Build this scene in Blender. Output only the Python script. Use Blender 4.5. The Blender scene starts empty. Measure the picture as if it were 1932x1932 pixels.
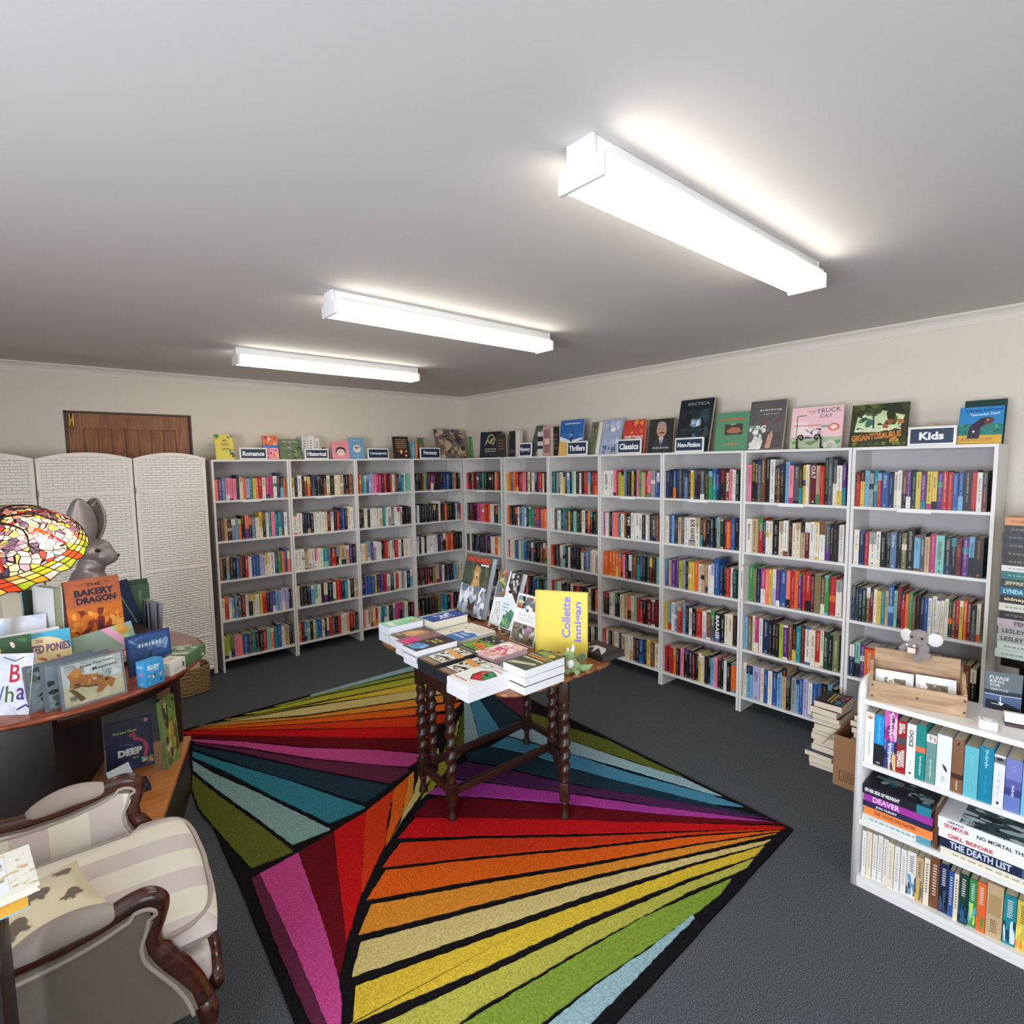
import bpy, bmesh, math, random
from mathutils import Matrix, Vector
C = bpy.context.scene.collection
sc = bpy.context.scene
PI = math.pi

# ------------------------------------------------------------------ camera
F_PX, PITCH, ROLL, YAW, CAM_H = 1043.94, 0.0876, -0.014, 0.713, 1.736
_c, _s = math.cos(YAW), math.sin(YAW)
_r = Vector((_c, -_s, 0)); _f = Vector((_s, _c, 0)); _u = Vector((0, 0, 1))
FWD = _f*math.cos(PITCH) - _u*math.sin(PITCH)
_u2 = _u*math.cos(PITCH) + _f*math.sin(PITCH)
RGT = _r*math.cos(ROLL) + _u2*math.sin(ROLL)
UPV = -_r*math.sin(ROLL) + _u2*math.cos(ROLL)
EYE = Vector((0, 0, CAM_H))
cam = bpy.data.cameras.new('camera'); cam.sensor_width = 36.0; cam.lens = F_PX*36.0/1932.0
cam.clip_start = 0.05
co = bpy.data.objects.new('camera', cam); C.objects.link(co)
m3 = Matrix((RGT, UPV, -FWD)).transposed()
co.matrix_world = Matrix.Translation(EYE) @ m3.to_4x4()
sc.camera = co

def at(u, v, z=None, x=None, y=None):
    """point of the room seen at photo pixel (u, v) that lies on the given plane"""
    r = FWD + RGT*((u-966)/F_PX) - UPV*((v-966)/F_PX)
    if z is not None: t = (z-EYE.z)/r.z
    elif x is not None: t = x/r.x
    else: t = y/r.y
    return EYE + r*t
def pix(P):
    d = Vector(P)-EYE; z = d.dot(FWD)
    return (966+F_PX*d.dot(RGT)/z, 966-F_PX*d.dot(UPV)/z)

# ------------------------------------------------------------------ world, daylight, exposure
w = bpy.data.worlds.new('sky'); sc.world = w; w.use_nodes = True
bg = w.node_tree.nodes['Background']; bg.inputs[0].default_value = (0.62, 0.78, 1.0, 1); bg.inputs[1].default_value = 1.0
def area(name, loc, rot, sx, sy, power, col):
    l = bpy.data.lights.new(name, 'AREA'); l.shape = 'RECTANGLE'; l.size = sx; l.size_y = sy
    l.energy = power; l.color = col
    o = bpy.data.objects.new(name, l); C.objects.link(o); o.location = loc; o.rotation_euler = rot
    return o
area('daylight_side_window', (-2.12, 0.1, 1.45), (0, -PI/2, 0), 1.3, 2.2, 125, (0.80, 0.88, 1.0))
area('daylight_back_window', (1.0, -2.12, 1.5), (PI/2, 0, 0), 1.8, 1.2, 14, (0.80, 0.88, 1.0))
sc.view_settings.view_transform = 'Standard'; sc.view_settings.look = 'None'
sc.view_settings.exposure = 0.88; sc.view_settings.gamma = 1.0; sc.view_settings.use_curve_mapping = False
sc.cycles.max_bounces = 8
LAMP_EMIT = 7.5

# ------------------------------------------------------------------ helpers
def lin(c):
    r = []
    for v in c[:3]:
        v = v/255.0
        r.append(v/12.92 if v <= 0.04045 else ((v+0.055)/1.055)**2.4)
    return (r[0], r[1], r[2], 1.0)

def I4(): return Matrix.Identity(4)
def T(x, y, z): return Matrix.Translation((x, y, z))
def RZ(a): return Matrix.Rotation(a, 4, 'Z')
def RX(a): return Matrix.Rotation(a, 4, 'X')
def RY(a): return Matrix.Rotation(a, 4, 'Y')

class MB:
    """collects coloured faces; build() links them as one mesh"""
    def __init__(s): s.v = []; s.f = []; s.c = []; s.sm = []; s.mi = []; s.M = I4()
    def add(s, vs, fs, col=(200, 200, 200), smooth=False, mi=0):
        n = len(s.v)
        for p in vs:
            q = s.M @ Vector(p); s.v.append((q.x, q.y, q.z))
        for i, f in enumerate(fs):
            s.f.append(tuple(a+n for a in f)); s.c.append(col); s.sm.append(smooth); s.mi.append(mi)
    def box(s, x0, y0, z0, x1, y1, z1, col=(200, 200, 200), mi=0, top=None, front=None):
        vs = [(x0,y0,z0),(x1,y0,z0),(x1,y1,z0),(x0,y1,z0),(x0,y0,z1),(x1,y0,z1),(x1,y1,z1),(x0,y1,z1)]
        fs = [(0,3,2,1),(4,5,6,7),(0,1,5,4),(1,2,6,5),(2,3,7,6),(3,0,4,7)]
        n = len(s.f); s.add(vs, fs, col, False, mi)
        if top: s.c[n+1] = top
        if front: s.c[n+2] = front
    def bbox(s, x0, y0, z0, x1, y1, z1, b, col=(200,200,200), mi=0):
        """box with chamfered edges"""
        bm = bmesh.new(); bmesh.ops.create_cube(bm, size=1)
        for v in bm.verts:
            v.co = Vector(((x0+x1)/2+v.co.x*(x1-x0), (y0+y1)/2+v.co.y*(y1-y0), (z0+z1)/2+v.co.z*(z1-z0)))
        bmesh.ops.bevel(bm, geom=list(bm.edges), offset=b, segments=2, profile=0.6, affect='EDGES')
        s.frombm(bm, col, True, mi)
    def frombm(s, bm, col, smooth=False, mi=0):
        bm.verts.index_update()
        s.add([tuple(v.co) for v in bm.verts], [tuple(v.index for v in f.verts) for f in bm.faces], col, smooth, mi); bm.free()
    def face(s, pts, col, mi=0): s.add(pts, [tuple(range(len(pts)))], col, False, mi)
    def prism(s, pts, z0, z1, col, mi=0, cap=True, side=None):
        """2D outline (x, y) extruded along z; concave allowed"""
        bm = bmesh.new(); a = [bm.verts.new((p[0], p[1], z0)) for p in pts]; b = [bm.verts.new((p[0], p[1], z1)) for p in pts]
        n = len(pts)
        for i in range(n): bm.faces.new((a[i], a[(i+1) % n], b[(i+1) % n], b[i]))
        f1 = bm.faces.new(b); f0 = bm.faces.new(a[::-1])
        bmesh.ops.triangulate(bm, faces=[f0, f1]); bmesh.ops.recalc_face_normals(bm, faces=bm.faces)
        s.frombm(bm, col, False, mi)
    def lathe(s, prof, n=24, col=(200,200,200), mi=0, smooth=True, cx=0, cy=0):
        vs = []; fs = []
        for r, z in prof:
            for i in range(n): vs.append((cx+r*math.cos(2*PI*i/n), cy+r*math.sin(2*PI*i/n), z))
        for k in range(len(prof)-1):
            for i in range(n):
                j = (i+1) % n; fs.append((k*n+i, k*n+j, (k+1)*n+j, (k+1)*n+i))
        if prof[0][0] > 1e-6: fs.append(tuple(range(n-1, -1, -1)))
        if prof[-1][0] > 1e-6: fs.append(tuple((len(prof)-1)*n+i for i in range(n)))
        s.add(vs, fs, col, smooth, mi)
    def tube(s, pts, r, n=8, col=(200,200,200), mi=0, closed=False, smooth=True, flat=1.0):
        P = [Vector(p) for p in pts]; R = r if isinstance(r, (list, tuple)) else [r]*len(P)
        vs = []; fs = []; up = None
        m = len(P)
        for i, p in enumerate(P):
            if closed: d = P[(i+1) % m]-P[i-1]
            else: d = P[min(i+1, m-1)]-P[max(i-1, 0)]
            if d.length < 1e-9: d = Vector((0, 0, 1))
            d.normalize()
            if up is None: up = Vector((0, 0, 1)) if abs(d.z) < 0.9 else Vector((1, 0, 0))
            a = d.cross(up)
            if a.length < 1e-6: a = d.cross(Vector((0, 1, 0)))
            a.normalize(); b = a.cross(d).normalized(); up = b
            for k in range(n):
                t = 2*PI*k/n; vs.append(tuple(p + a*math.cos(t)*R[i] + b*math.sin(t)*R[i]*flat))
        for i in range(m if closed else m-1):
            for k in range(n):
                j = (i+1) % m; l = (k+1) % n; fs.append((i*n+k, j*n+k, j*n+l, i*n+l))
        if not closed: fs.append(tuple(range(n))); fs.append(tuple((m-1)*n+k for k in range(n-1, -1, -1)))
        s.add(vs, fs, col, smooth, mi)
    def ell(s, c, r, col=(200,200,200), n=16, mi=0, rot=None):
        vs = []; fs = []; h = n//2
        Rm = rot or I4()
        for i in range(h+1):
            t = PI*i/h
            for k in range(n):
                p = 2*PI*k/n
                q = Rm @ Vector((r[0]*math.sin(t)*math.cos(p), r[1]*math.sin(t)*math.sin(p), -r[2]*math.cos(t)))
                vs.append((c[0]+q.x, c[1]+q.y, c[2]+q.z))
        for i in range(h):
            for k in range(n):
                l = (k+1) % n; fs.append((i*n+k, i*n+l, (i+1)*n+l, (i+1)*n+k))
        s.add(vs, fs, col, True, mi)
    def mesh(s, name, mats):
        me = bpy.data.meshes.new(name); me.from_pydata(s.v, [], s.f)
        for m in mats: me.materials.append(m)
        a = me.color_attributes.new('Col', 'FLOAT_COLOR', 'CORNER')
        cache = {}; buf = []
        for i, p in enumerate(me.polygons):
            c = s.c[i]
            if c not in cache: cache[c] = lin(c)
            buf.extend(cache[c]*p.loop_total)
        a.data.foreach_set('color', buf)
        me.polygons.foreach_set('use_smooth', s.sm); me.polygons.foreach_set('material_index', s.mi)
        me.update(); return me
    def build(s, name, mats, parent=None, M=None, keep=False):
        if not isinstance(mats, (list, tuple)): mats = [mats]
        o = bpy.data.objects.new(name, s.mesh(name, mats)); C.objects.link(o)
        if parent: o.parent = parent
        if M is not None: o.matrix_local = M
        return o

def tag(o, label=None, cat=None, group=None, kind=None):
    if label: o['label'] = label
    if cat: o['category'] = cat
    if group: o['group'] = group
    if kind: o['kind'] = kind
    return o
def empty(name, M, label=None, cat=None, group=None, kind=None):
    o = bpy.data.objects.new(name, None); C.objects.link(o); o.empty_display_size = 0.05
    if not isinstance(M, Matrix): M = T(*M)
    o.matrix_world = M
    return tag(o, label, cat, group, kind)
def struct(name, mb, mat, **k):
    return tag(mb.build(name, mat, **k), kind='structure')

# ------------------------------------------------------------------ materials
def mat(name, col=(200, 200, 200), rough=0.6, metal=0.0, attr=False, noise=None, bump=0.0, bscale=200, spec=0.5, sheen=0.0, coat=0.0):
    m = bpy.data.materials.new(name); m.use_nodes = True; nt = m.node_tree; N = nt.nodes; L = nt.links
    b = N['Principled BSDF']; b.inputs['Roughness'].default_value = rough; b.inputs['Metallic'].default_value = metal
    b.inputs['Specular IOR Level'].default_value = spec; b.inputs['Sheen Weight'].default_value = sheen; b.inputs['Coat Weight'].default_value = coat
    if attr:
        a = N.new('ShaderNodeAttribute'); a.attribute_name = 'Col'; out = a.outputs['Color']
    else:
        a = N.new('ShaderNodeRGB'); a.outputs[0].default_value = lin(col); out = a.outputs[0]
    tc = N.new('ShaderNodeTexCoord')
    if noise:
        sca, amt, det = noise
        nz = N.new('ShaderNodeTexNoise'); nz.inputs['Scale'].default_value = sca; nz.inputs['Detail'].default_value = det
        L.new(tc.outputs['Object'], nz.inputs['Vector'])
        mr = N.new('ShaderNodeMapRange'); mr.inputs['From Min'].default_value = 0.25; mr.inputs['From Max'].default_value = 0.75
        mr.inputs['To Min'].default_value = 1-amt; mr.inputs['To Max'].default_value = 1+amt
        L.new(nz.outputs['Fac'], mr.inputs['Value'])
        mx = N.new('ShaderNodeMix'); mx.data_type = 'RGBA'; mx.blend_type = 'MULTIPLY'; mx.inputs['Factor'].default_value = 1
        L.new(out, mx.inputs['A']); L.new(mr.outputs['Result'], mx.inputs['B']); out = mx.outputs['Result']
    L.new(out, b.inputs['Base Color'])
    if bump:
        n2 = N.new('ShaderNodeTexNoise'); n2.inputs['Scale'].default_value = bscale; n2.inputs['Detail'].default_value = 3
        L.new(tc.outputs['Object'], n2.inputs['Vector'])
        bp = N.new('ShaderNodeBump'); bp.inputs['Strength'].default_value = bump; bp.inputs['Distance'].default_value = 0.01
        L.new(n2.outputs['Fac'], bp.inputs['Height']); L.new(bp.outputs['Normal'], b.inputs['Normal'])
    return m
def woodmat(name, c1, c2, rough=0.4, scale=(1, 12, 12), coat=0.0):
    m = bpy.data.materials.new(name); m.use_nodes = True; N = m.node_tree.nodes; L = m.node_tree.links
    b = N['Principled BSDF']; b.inputs['Roughness'].default_value = rough; b.inputs['Coat Weight'].default_value = coat
    tc = N.new('ShaderNodeTexCoord'); mp = N.new('ShaderNodeMapping'); mp.inputs['Scale'].default_value = scale
    nz = N.new('ShaderNodeTexNoise'); nz.inputs['Scale'].default_value = 4; nz.inputs['Detail'].default_value = 6; nz.inputs['Distortion'].default_value = 1.2
    cr = N.new('ShaderNodeValToRGB'); cr.color_ramp.elements[0].position = 0.3; cr.color_ramp.elements[1].position = 0.7
    cr.color_ramp.elements[0].color = lin(c1); cr.color_ramp.elements[1].color = lin(c2)
    L.new(tc.outputs['Object'], mp.inputs[0]); L.new(mp.outputs[0], nz.inputs['Vector']); L.new(nz.outputs['Fac'], cr.inputs[0]); L.new(cr.outputs[0], b.inputs['Base Color'])
    return m
M_PRINT = mat('printed_card', rough=0.42, attr=True, spec=0.4)
M_PAGES = mat('page_edges', rough=0.85, attr=True, noise=(400, 0.10, 2))
M_ART = mat('cover_picture', rough=0.38, attr=True, noise=(22, 0.22, 6))
M_WHITE = mat('white_laminate', (224, 220, 215), 0.45)
M_BACKP = mat('shade_greyed_backing_board', (186, 180, 178), 0.6)  # back panels greyed: shade inside the cases put into the colour
M_WALL = mat('wall_paint', (220, 209, 191), 0.85, bump=0.05, bscale=90)
M_CEIL = mat('ceiling_paint', (206, 200, 196), 0.9, bump=0.03, bscale=60)
M_TRIM = mat('cornice_paint', (226, 217, 204), 0.7)
M_PLAST = mat('painted_metal', (232, 230, 226), 0.5)
M_DARKW = woodmat('dark_oak', (36, 19, 13), (62, 34, 23), 0.38)
M_TOPW = woodmat('oak_tabletop', (110, 62, 32), (158, 100, 54), 0.32, (14, 1.5, 12))
M_MAHOG = woodmat('mahogany', (112, 50, 24), (150, 74, 38), 0.25, (2, 8, 8), coat=0.3)
M_ORW = woodmat('honey_wood', (176, 104, 50), (206, 134, 70), 0.35)
M_DOOR = woodmat('door_timber', (112, 62, 24), (160, 98, 46), 0.45, (10, 10, 1))
M_CHAIRW = woodmat('polished_walnut', (48, 20, 14), (84, 40, 28), 0.22, coat=0.4)
M_PINE = woodmat('weathered_pine', (150, 118, 88), (190, 158, 124), 0.7, (1.5, 9, 9))
M_BLACK = mat('black_iron', (24, 24, 26), 0.4, 0.6)
M_BRASS = mat('brass', (190, 150, 70), 0.3, 1.0)
M_CARDB = mat('cardboard', (150, 108, 72), 0.8, noise=(8, 0.08, 3))
M_PLUSH = mat('plush', rough=0.95, attr=True, sheen=0.6, bump=0.5, bscale=350)
M_METAL = mat('hinge_metal', (150, 145, 135), 0.4, 0.9)
# ------------------------------------------------------------------ lettering and cover pictures
_tx = {}
def glyphs(txt, bold=0.02, res=2):
    k = (txt, bold)
    if k not in _tx:
        cu = bpy.data.curves.new('lettering', 'FONT'); cu.body = txt; cu.size = 1; cu.offset = bold; cu.resolution_u = res
        o = bpy.data.objects.new('lettering', cu); me = bpy.data.meshes.new_from_object(o)
        vs = [(v.co.x, v.co.y) for v in me.vertices]; fs = [tuple(p.vertices) for p in me.polygons]
        bpy.data.objects.remove(o); bpy.data.curves.remove(cu); bpy.data.meshes.remove(me)
        x0 = min(a for a, b in vs); x1 = max(a for a, b in vs); y0 = min(b for a, b in vs); y1 = max(b for a, b in vs)
        _tx[k] = ([(a-x0, b-y0) for a, b in vs], fs, x1-x0, y1-y0)
    return _tx[k]
def lettering(mb, txt, M, w, h, col, bold=0.02, stretch=True, off=0.0):
    """letters filling a w x h box centred at the origin of M's x-z plane, facing -y"""
    vs, fs, W, H = glyphs(txt, bold)
    sx, sy = w/W, h/H
    if not stretch: sx = sy = min(sx, sy)
    old = mb.M; mb.M = old @ M
    mb.add([((a-W/2)*sx, -off, (b-H/2)*sy) for a, b in vs], fs, col); mb.M = old

def art(mb, W, H, items, y=0.0):
    """flat printed shapes in the x-z plane facing -y; unit coordinates 0..1, (0,0) at the lower corner"""
    k = 0; rnd = random.Random(7)
    for it in items:
        k += 1; o = y-0.00012*k; t = it[0]
        if t == 'rect':
            _, a, b, c, d, col = it; mb.face([(a*W, o, b*H), (c*W, o, b*H), (c*W, o, d*H), (a*W, o, d*H)], col)
        elif t == 'ell':
            _, a, b, r, q, col = it
            mb.face([(min(max(a*W+r*W*math.cos(2*PI*i/20), 0), W), o, min(max(b*H+q*H*math.sin(2*PI*i/20), 0), H)) for i in range(20)], col)
        elif t == 'poly':
            _, pts, col = it
            bm = bmesh.new(); f = bm.faces.new([bm.verts.new((p[0]*W, o, p[1]*H)) for p in pts]); f.normal_update()
            if f.normal.y > 0: f.normal_flip()
            bmesh.ops.triangulate(bm, faces=[f]); mb.frombm(bm, col)
        elif t == 'text':
            _, s, a, b, ww, hh, col = it[:7]; rot = it[7] if len(it) > 7 else 0
            lettering(mb, s, T(a*W, o, b*H) @ RY(-rot), ww*(H if abs(rot) > 1 else W), hh*(W if abs(rot) > 1 else H), col, 0.025 if len(it) < 9 else it[8])
        elif t == 'lines':   # rows of unreadable small print
            _, a, b, c, d, n, col = it
            for i in range(n):
                z = b+(d-b)*(i+.5)/n; x = a
                while x < c-0.02:
                    l = rnd.uniform(.03, .1); h = (d-b)/n*.25
                    mb.face([(x*W, o, (z-h)*H), (min(x+l, c)*W, o, (z-h)*H), (min(x+l, c)*W, o, (z+h)*H), (x*W, o, (z+h)*H)], col); x += l+.025
        elif t == 'blobs':
            _, a, b, c, d, cols, n, size, seed = it
            rr = random.Random(seed)
            for i in range(n):
                cx, cz = rr.uniform(a, c), rr.uniform(b, d); s1 = size*rr.uniform(.4, 1.3); s2 = size*rr.uniform(.3, .9); an = rr.uniform(0, PI)
                pts = []
                for q in range(8):
                    t2 = 2*PI*q/8; rad = rr.uniform(.7, 1.2)
                    px_ = s1*math.cos(t2)*rad; pz = s2*math.sin(t2)*rad
                    X = cx+px_*math.cos(an)-pz*math.sin(an); Z = cz+px_*math.sin(an)+pz*math.cos(an)
                    pts.append((min(max(X, a), c)*W, o-0.00001*i, min(max(Z, b), d)*H))
                mb.face(pts, cols[i % len(cols)])
        elif t == 'curve':
            _, pts, wd, col = it
            for i in range(len(pts)-1):
                p, q = pts[i], pts[i+1]; dx, dz = (q[0]-p[0])*W, (q[1]-p[1])*H; l = math.hypot(dx, dz) or 1; nx, nz = -dz/l*wd*W/2, dx/l*wd*W/2
                mb.face([(p[0]*W+nx, o, p[1]*H+nz), (p[0]*W-nx, o, p[1]*H-nz), (q[0]*W-nx, o, q[1]*H-nz), (q[0]*W+nx, o, q[1]*H+nz)], col)

def scrawl(x, z0, z1, col, wd=.05, amp=.14, n=26):
    """a handwritten word too small to read, running down a spine"""
    return ('curve', [(x+amp*math.sin(i*1.9)*(.6+.4*math.sin(i*.7)), z1-(z1-z0)*i/n) for i in range(n+1)], wd, col)
WH = (236, 235, 230); CR = (226, 214, 188); PG = (222, 208, 180); BK = (24, 24, 26); NV = (28, 42, 72)
books_made = []
def frame(P, yaw, lean=0.0, roll=0.0):
    return T(*P) @ RZ(yaw) @ RX(-lean) @ RY(roll)
def flat(P, yaw):
    """lying on its back: cover up, its rightward direction at angle yaw"""
    c, s = math.cos(yaw), math.sin(yaw)
    return Matrix(((c, 0, -s, P[0]), (s, 0, c, P[1]), (0, -1, 0, P[2]), (0, 0, 0, 1)))
def book(M, W, H, Tk, col, label, items=(), spine=None, pages=PG, hard=True, group=None, name='book', cat='book', bmat=None, spine_items=(), count=True):
    """cover faces -y at y=0, spine at x=0, W x H x Tk; M puts the lower spine corner in the room"""
    o = empty(name, M, label, cat, group)
    mb = MB(); t = 0.0022 if hard else 0.0006; e = 0.003 if hard else 0.0
    sp = spine or col
    mb.box(0, 0, 0, W, t, H, col); mb.box(0, Tk-t, 0, W, Tk, H, col); mb.box(0, t, 0, t, Tk-t, H, sp)
    art(mb, W, H, items)
    if spine_items:
        old = mb.M; mb.M = old @ Matrix(((0, 1, 0, 0), (-1, 0, 0, Tk), (0, 0, 1, 0), (0, 0, 0, 1)))
        art(mb, Tk, H, spine_items); mb.M = old
    mb.build('cover', bmat or M_PRINT, o)
    pb = MB(); pb.box(t, t, e, W-e-0.0004, Tk-t, H-e-0.0002, pages); pb.build('page_block', M_PAGES, o)
    if count: books_made.append(o)
    return o
def up_px(uvL, uvR, H, Tk, col, label, items=(), z=None, x=None, y=None, lean=0.0, **k):
    """an upright book whose lower front corners are seen at the two photo pixels"""
    A = at(*uvL, z=z, x=x, y=y); B = at(*uvR, z=z, x=x, y=y)
    if z is None: A.z = B.z = k.pop('zb')
    d = B-A; W = math.hypot(d.x, d.y); yaw = math.atan2(d.y, d.x)
    return book(frame(A, yaw, lean), W, H, Tk, col, label, items, **k)

# ------------------------------------------------------------------ the room
XW, YW, HC = 3.915, 5.372, 2.512
XL, YB = -2.0, -2.0
mb = MB(); mb.box(XL-.12, YB-.12, -.1, XW+.12, YW+.12, 0)
m = mat('carpet', (62, 66, 70), 1.0, noise=(500, 0.30, 3), bump=0.35, bscale=700, spec=0.1)
nt = m.node_tree; b = nt.nodes['Principled BSDF']
n2 = nt.nodes.new('ShaderNodeTexNoise'); n2.inputs['Scale'].default_value = 230; n2.inputs['Detail'].default_value = 8
tc = [n for n in nt.nodes if n.type == 'TEX_COORD'][0]; nt.links.new(tc.outputs['Object'], n2.inputs['Vector'])
cr = nt.nodes.new('ShaderNodeValToRGB'); e = cr.color_ramp.elements
e[0].position = .42; e[0].color = lin((62, 67, 72)); e[1].position = .66; e[1].color = lin((112, 115, 112))
x = e.new(.5); x.color = lin((76, 81, 86))
nt.links.new(n2.outputs['Fac'], cr.inputs[0])
old = b.inputs['Base Color'].links[0].from_node; nt.links.new(cr.outputs[0], old.inputs['A'])
struct('floor', mb, m)
mb = MB(); mb.box(XL-.12, YB-.12, HC, XW+.12, YW+.12, HC+.1); struct('ceiling', mb, M_CEIL)
# wall behind the door and the first row of bookcases, with the door opening
DX0, DX1, DZ = .21, 1.057, 2.18
mb = MB(); mb.box(XL-.12, YW, 0, DX0, YW+.12, HC); mb.box(DX1, YW, 0, XW+.12, YW+.12, HC); mb.box(DX0, YW, DZ, DX1, YW+.12, HC); struct('wall_far', mb, M_WALL)
mb = MB(); mb.box(XW, YB-.12, 0, XW+.12, YW, HC); struct('wall_right', mb, M_WALL)
# side wall with the daylight window
mb = MB(); a, b_, c, d = -1.0, 1.2, .8, 2.1
mb.box(XL-.12, YB, 0, XL, a, HC); mb.box(XL-.12, b_, 0, XL, YW, HC); mb.box(XL-.12, a, 0, XL, b_, c); mb.box(XL-.12, a, d, XL, b_, HC); struct('wall_left', mb, M_WALL)
mb = MB(); mb.box(XL-.10, a, c, XL-.04, a+.05, d); mb.box(XL-.10, b_-.05, c, XL-.04, b_, d); mb.box(XL-.10, a, c, XL-.04, b_, c+.05); mb.box(XL-.10, a, d-.05, XL-.04, b_, d); mb.box(XL-.10, .08, c, XL-.04, .12, d)
tag(mb.build('window_1', M_PLAST), kind='structure')
mb = MB(); a, b_, c, d = 0.0, 2.0, .9, 2.1
mb.box(XL-.12, YB-.12, 0, a, YB, HC); mb.box(b_, YB-.12, 0, XW+.12, YB, HC); mb.box(a, YB-.12, 0, b_, YB, c); mb.box(a, YB-.12, d, b_, YB, HC); struct('wall_back', mb, M_WALL)
mb = MB(); mb.box(a, YB-.10, c, a+.05, YB-.04, d); mb.box(b_-.05, YB-.10, c, b_, YB-.04, d); mb.box(a, YB-.10, c, b_, YB-.04, c+.05); mb.box(a, YB-.10, d-.05, b_, YB-.04, d); mb.box(.98, YB-.10, c, 1.02, YB-.04, d)
tag(mb.build('window_2', M_PLAST), kind='structure')
# cornice: a small cove along the two far walls and the side walls
def cove(name, A, B, nrm):
    d = (Vector(B)-Vector(A)); L = d.length; d.normalize(); n = Vector(nrm)
    prof = [(0, 0), (.062, 0), (.062, -.006), (.052, -.012), (.034, -.022), (.02, -.036), (.011, -.052), (.006, -.062), (0, -.062)]
    mb = MB(); vs = []
    for P in (Vector(A), Vector(B)):
        for q, z in prof: vs.append(tuple(P+n*q+Vector((0, 0, z))))
    k = len(prof); fs = [(i, (i+1) % k, k+(i+1) % k, k+i) for i in range(k)]
    mb.add(vs, fs, (0, 0, 0)); mb.add([vs[i] for i in range(k)], [tuple(range(k))]); tag(mb.build(name, M_TRIM), kind='structure')
cove('trim_1', (XL, YW, HC), (XW, YW, HC), (0, -1, 0)); cove('trim_2', (XW, YW, HC), (XW, YB, HC), (-1, 0, 0))
cove('trim_3', (XL, YW, HC), (XL, YB, HC), (1, 0, 0)); cove('trim_4', (XL, YB, HC), (XW, YB, HC), (0, 1, 0))
# timber door seen over the folding screen
mb = MB(); t = YW+.035
mb.box(DX0+.015, t+.012, 0, DX1-.015, t+.045, DZ-.012, mi=0)
mb.box(DX0+.015, t, DZ-.13, DX1-.015, t+.02, DZ-.012); mb.box(DX0+.015, t, 0, DX0+.115, t+.02, DZ-.13); mb.box(DX1-.115, t, 0, DX1-.015, t+.02, DZ-.13); mb.box(DX0+.115, t, .85, DX1-.115, t+.02, 1.0); mb.box(DX0+.115, t, 0, DX1-.115, t+.02, .2)
n = 7; ww = (DX1-DX0-.23)/n
for i in range(n):
    x0 = DX0+.115+i*ww; mb.bbox(x0+.003, t+.004, .2, x0+ww-.003, t+.016, .85, .003); mb.bbox(x0+.003, t+.004, 1.0, x0+ww-.003, t+.016, DZ-.13, .003)
dr = tag(mb.build('door_1', M_DOOR), kind='structure')
mb = MB()
mb.box(DX0, YW+.005, 0, DX0+.013, YW+.09, DZ); mb.box(DX1-.013, YW+.005, 0, DX1, YW+.09, DZ); mb.box(DX0, YW+.005, DZ-.011, DX1, YW+.09, DZ)
mb.build('door_frame', M_DARKW, dr)
mb = MB(); mb.box(DX0+.035, t-.008, DZ-.115, DX0+.06, t-.0005, DZ-.02); mb.tube([(DX0+.047, t-.014, DZ-.12), (DX0+.047, t-.014, DZ-.015)], .007); mb.ell((DX0+.047, t-.017, DZ-.125), (.011, .01, .011)); mb.ell((DX0+.047, t-.014, DZ-.012), (.009, .009, .007))
mb.build('door_bolt', M_BRASS, dr)

# ------------------------------------------------------------------ fluorescent ceiling lights
m_em = bpy.data.materials.new('lit_diffuser'); m_em.use_nodes = True; nt = m_em.node_tree
e = nt.nodes.new('ShaderNodeEmission'); e.inputs[0].default_value = (1.0, 0.95, 0.83, 1); e.inputs[1].default_value = LAMP_EMIT
nt.links.new(e.outputs[0], nt.nodes['Material Output'].inputs[0])
def ceiling_light(y, label):
    o = empty('ceiling_light', (1.73, y, HC), label, 'light', 'fluorescent ceiling lights'); L = .675
    mb = MB(); mb.bbox(-L+.012, -.042, -.040, L-.012, .042, 0, .003); mb.bbox(-L+.012, -.066, -.052, L-.012, .066, -.040, .002); mb.build('mounting_channel', M_PLAST, o)
    mb = MB(); prof = [(-.068, -.052), (-.0685, -.070), (-.060, -.1), (-.052, -.103), (.052, -.103), (.060, -.1), (.0685, -.070), (.068, -.052)]
    vs = [(x, p, q) for x in (-L+.012, L-.012) for p, q in prof]; k = len(prof)
    mb.add(vs, [(i, (i+1) % k, k+(i+1) % k, k+i) for i in range(k)], (255, 255, 240)); mb.build('diffuser', m_em, o)
    for s in (-1, 1):
        mb = MB(); a, b = sorted((s*(L-.012), s*(L+.003)))
        mb.bbox(a, -.043, -.056, b, .043, 0, .002); mb.bbox(a, -.073, -.107, b, .073, -.05, .004); mb.build('end_cap', M_PLAST, o)
    return o
ceiling_light(.95, 'long fluorescent ceiling light over the low white bookcase side, largest of three')
ceiling_light(2.455, 'middle one of the three long fluorescent ceiling lights, above the oak table')
ceiling_light(3.96, 'smallest looking of the three long fluorescent ceiling lights, close to the romance bookcase wall')
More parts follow.
